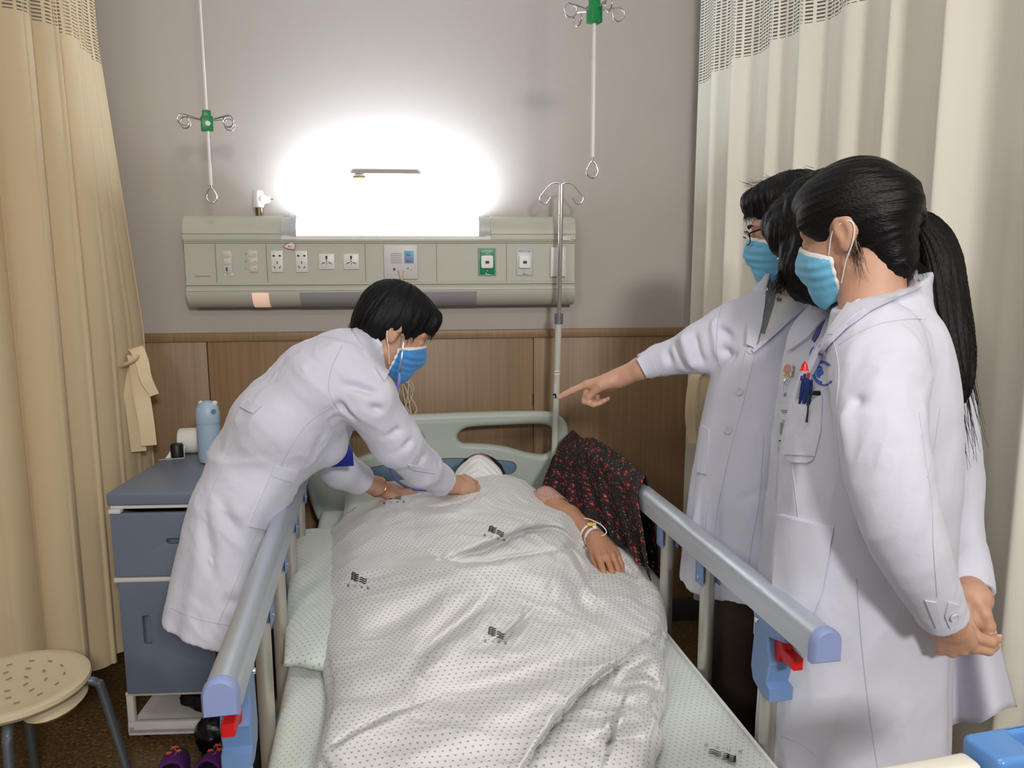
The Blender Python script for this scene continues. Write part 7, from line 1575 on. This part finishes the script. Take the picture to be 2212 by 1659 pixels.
def shawl():
    Rg = [(1226, 966, 2.86), (1238, 950, 2.84), (1256, 945, 2.78), (1280, 956, 2.66), (1305, 982, 2.5), (1335, 1006, 2.36), (1365, 1036, 2.2), (1394, 1058, 2.08)]
    Bt = [(1178, 1062, 2.74), (1190, 1090, 2.66), (1225, 1106, 2.56), (1265, 1118, 2.46), (1310, 1142, 2.34), (1352, 1172, 2.22), (1388, 1206, 2.12), (1420, 1252, 2.04)]
    n, m_ = 150, 80; A = spl([W(.515, .0, .80), W(.52, .03, .865), W(.515, .1, .875), W(.5, .25, .885), W(.485, .42, .925), W(.48, .6, .94), W(.48, .8, .94), W(.48, .97, .94)], 24); B_ = spl([PD(*q_) for q_ in Bt], 24); A = A[np.linspace(0, len(A)-1, n).astype(int)]; B_ = B_[np.linspace(0, len(B_)-1, n).astype(int)]; V = []; UV = []; back = 26
    for i in range(n):
        a = i/(n-1); hd_ = B_[i]-A[i]
        for j in range(-back, m_):
            b = j/(m_-1)
            if j >= 0: p = A[i]+hd_*b+np.array([-.035, -.01, .0])*min(1, b*5)*(1-b*.5)+np.array([0, 0, .014*math.sin(b*math.pi)])
            else: k = -j/back; p = A[i]+np.array([.045, .0, 0])*math.sin(k*1.3)+np.array([0, 0, -.3*k])
            w_ = .35+.65*abs(b); fo = .014*math.sin(a*38+2*math.sin(b*3))*w_*min(1, abs(b)*3)+.007*math.sin(a*83+b*4)*w_
            p = p+np.array([-.55, -.75, .2])*fo; V.append(p); UV.append((a*.75, b*.42))
    k1 = m_+back; F = [(i*k1+j, (i+1)*k1+j, (i+1)*k1+j+1, i*k1+j+1) for i in range(n-1) for j in range(k1-1)]
    m, nt, b = nt_new('black_floral_cloth'); N = nt.nodes; L = nt.links; tc = N.new('ShaderNodeTexCoord')
    def vor(sc, th, seed, col, prev, rnd=.9):
        mp = N.new('ShaderNodeMapping'); mp.inputs['Location'].default_value = (seed, seed*.7, 0); L.new(tc.outputs['UV'], mp.inputs[0]); nz = N.new('ShaderNodeTexNoise'); nz.inputs['Scale'].default_value = 60; nz.inputs['Detail'].default_value = 2
        L.new(tc.outputs['UV'], nz.inputs['Vector']); ad = N.new('ShaderNodeMix'); ad.data_type = 'VECTOR'; ad.inputs[0].default_value = .012; L.new(mp.outputs[0], ad.inputs[4]); L.new(nz.outputs[1], ad.inputs[5])
        v = N.new('ShaderNodeTexVoronoi'); v.voronoi_dimensions = '2D'; v.inputs['Scale'].default_value = sc; v.inputs['Randomness'].default_value = rnd; L.new(ad.outputs[1], v.inputs['Vector'])
        lt = N.new('ShaderNodeMath'); lt.operation = 'LESS_THAN'; lt.inputs[1].default_value = th; L.new(v.outputs['Distance'], lt.inputs[0])
        rn = N.new('ShaderNodeSeparateColor'); L.new(v.outputs['Color'], rn.inputs[0]); g = N.new('ShaderNodeMath'); g.operation = 'GREATER_THAN'; g.inputs[1].default_value = .35; L.new(rn.outputs[0], g.inputs[0]); ml = N.new('ShaderNodeMath'); ml.operation = 'MULTIPLY'; L.new(lt.outputs[0], ml.inputs[0]); L.new(g.outputs[0], ml.inputs[1])
        mx = N.new('ShaderNodeMix'); mx.data_type = 'RGBA'; L.new(ml.outputs[0], mx.inputs[0]); mx.inputs[7].default_value = col
        if prev is None: mx.inputs[6].default_value = lin(20, 12, 14)
        else: L.new(prev, mx.inputs[6])
        return mx.outputs[2]
    c = vor(34, .34, 0, lin(70, 16, 22), None); c = vor(34, .15, 0, lin(200, 52, 54), c); c = vor(60, .14, 3, lin(110, 26, 34), c); c = vor(58, .11, 7, lin(150, 150, 140), c); c = vor(50, .1, 11, lin(40, 80, 60), c); L.new(c, b.inputs['Base Color']); b.inputs['Roughness'].default_value = .8
    o = obj('shawl', V, F, m, None, True, UV); sm = o.modifiers.new('s', 'SOLIDIFY'); sm.thickness = .003
    tag(o, 'black cloth with small red flowers draped over the right rail by the headboard', 'shawl')
shawl()
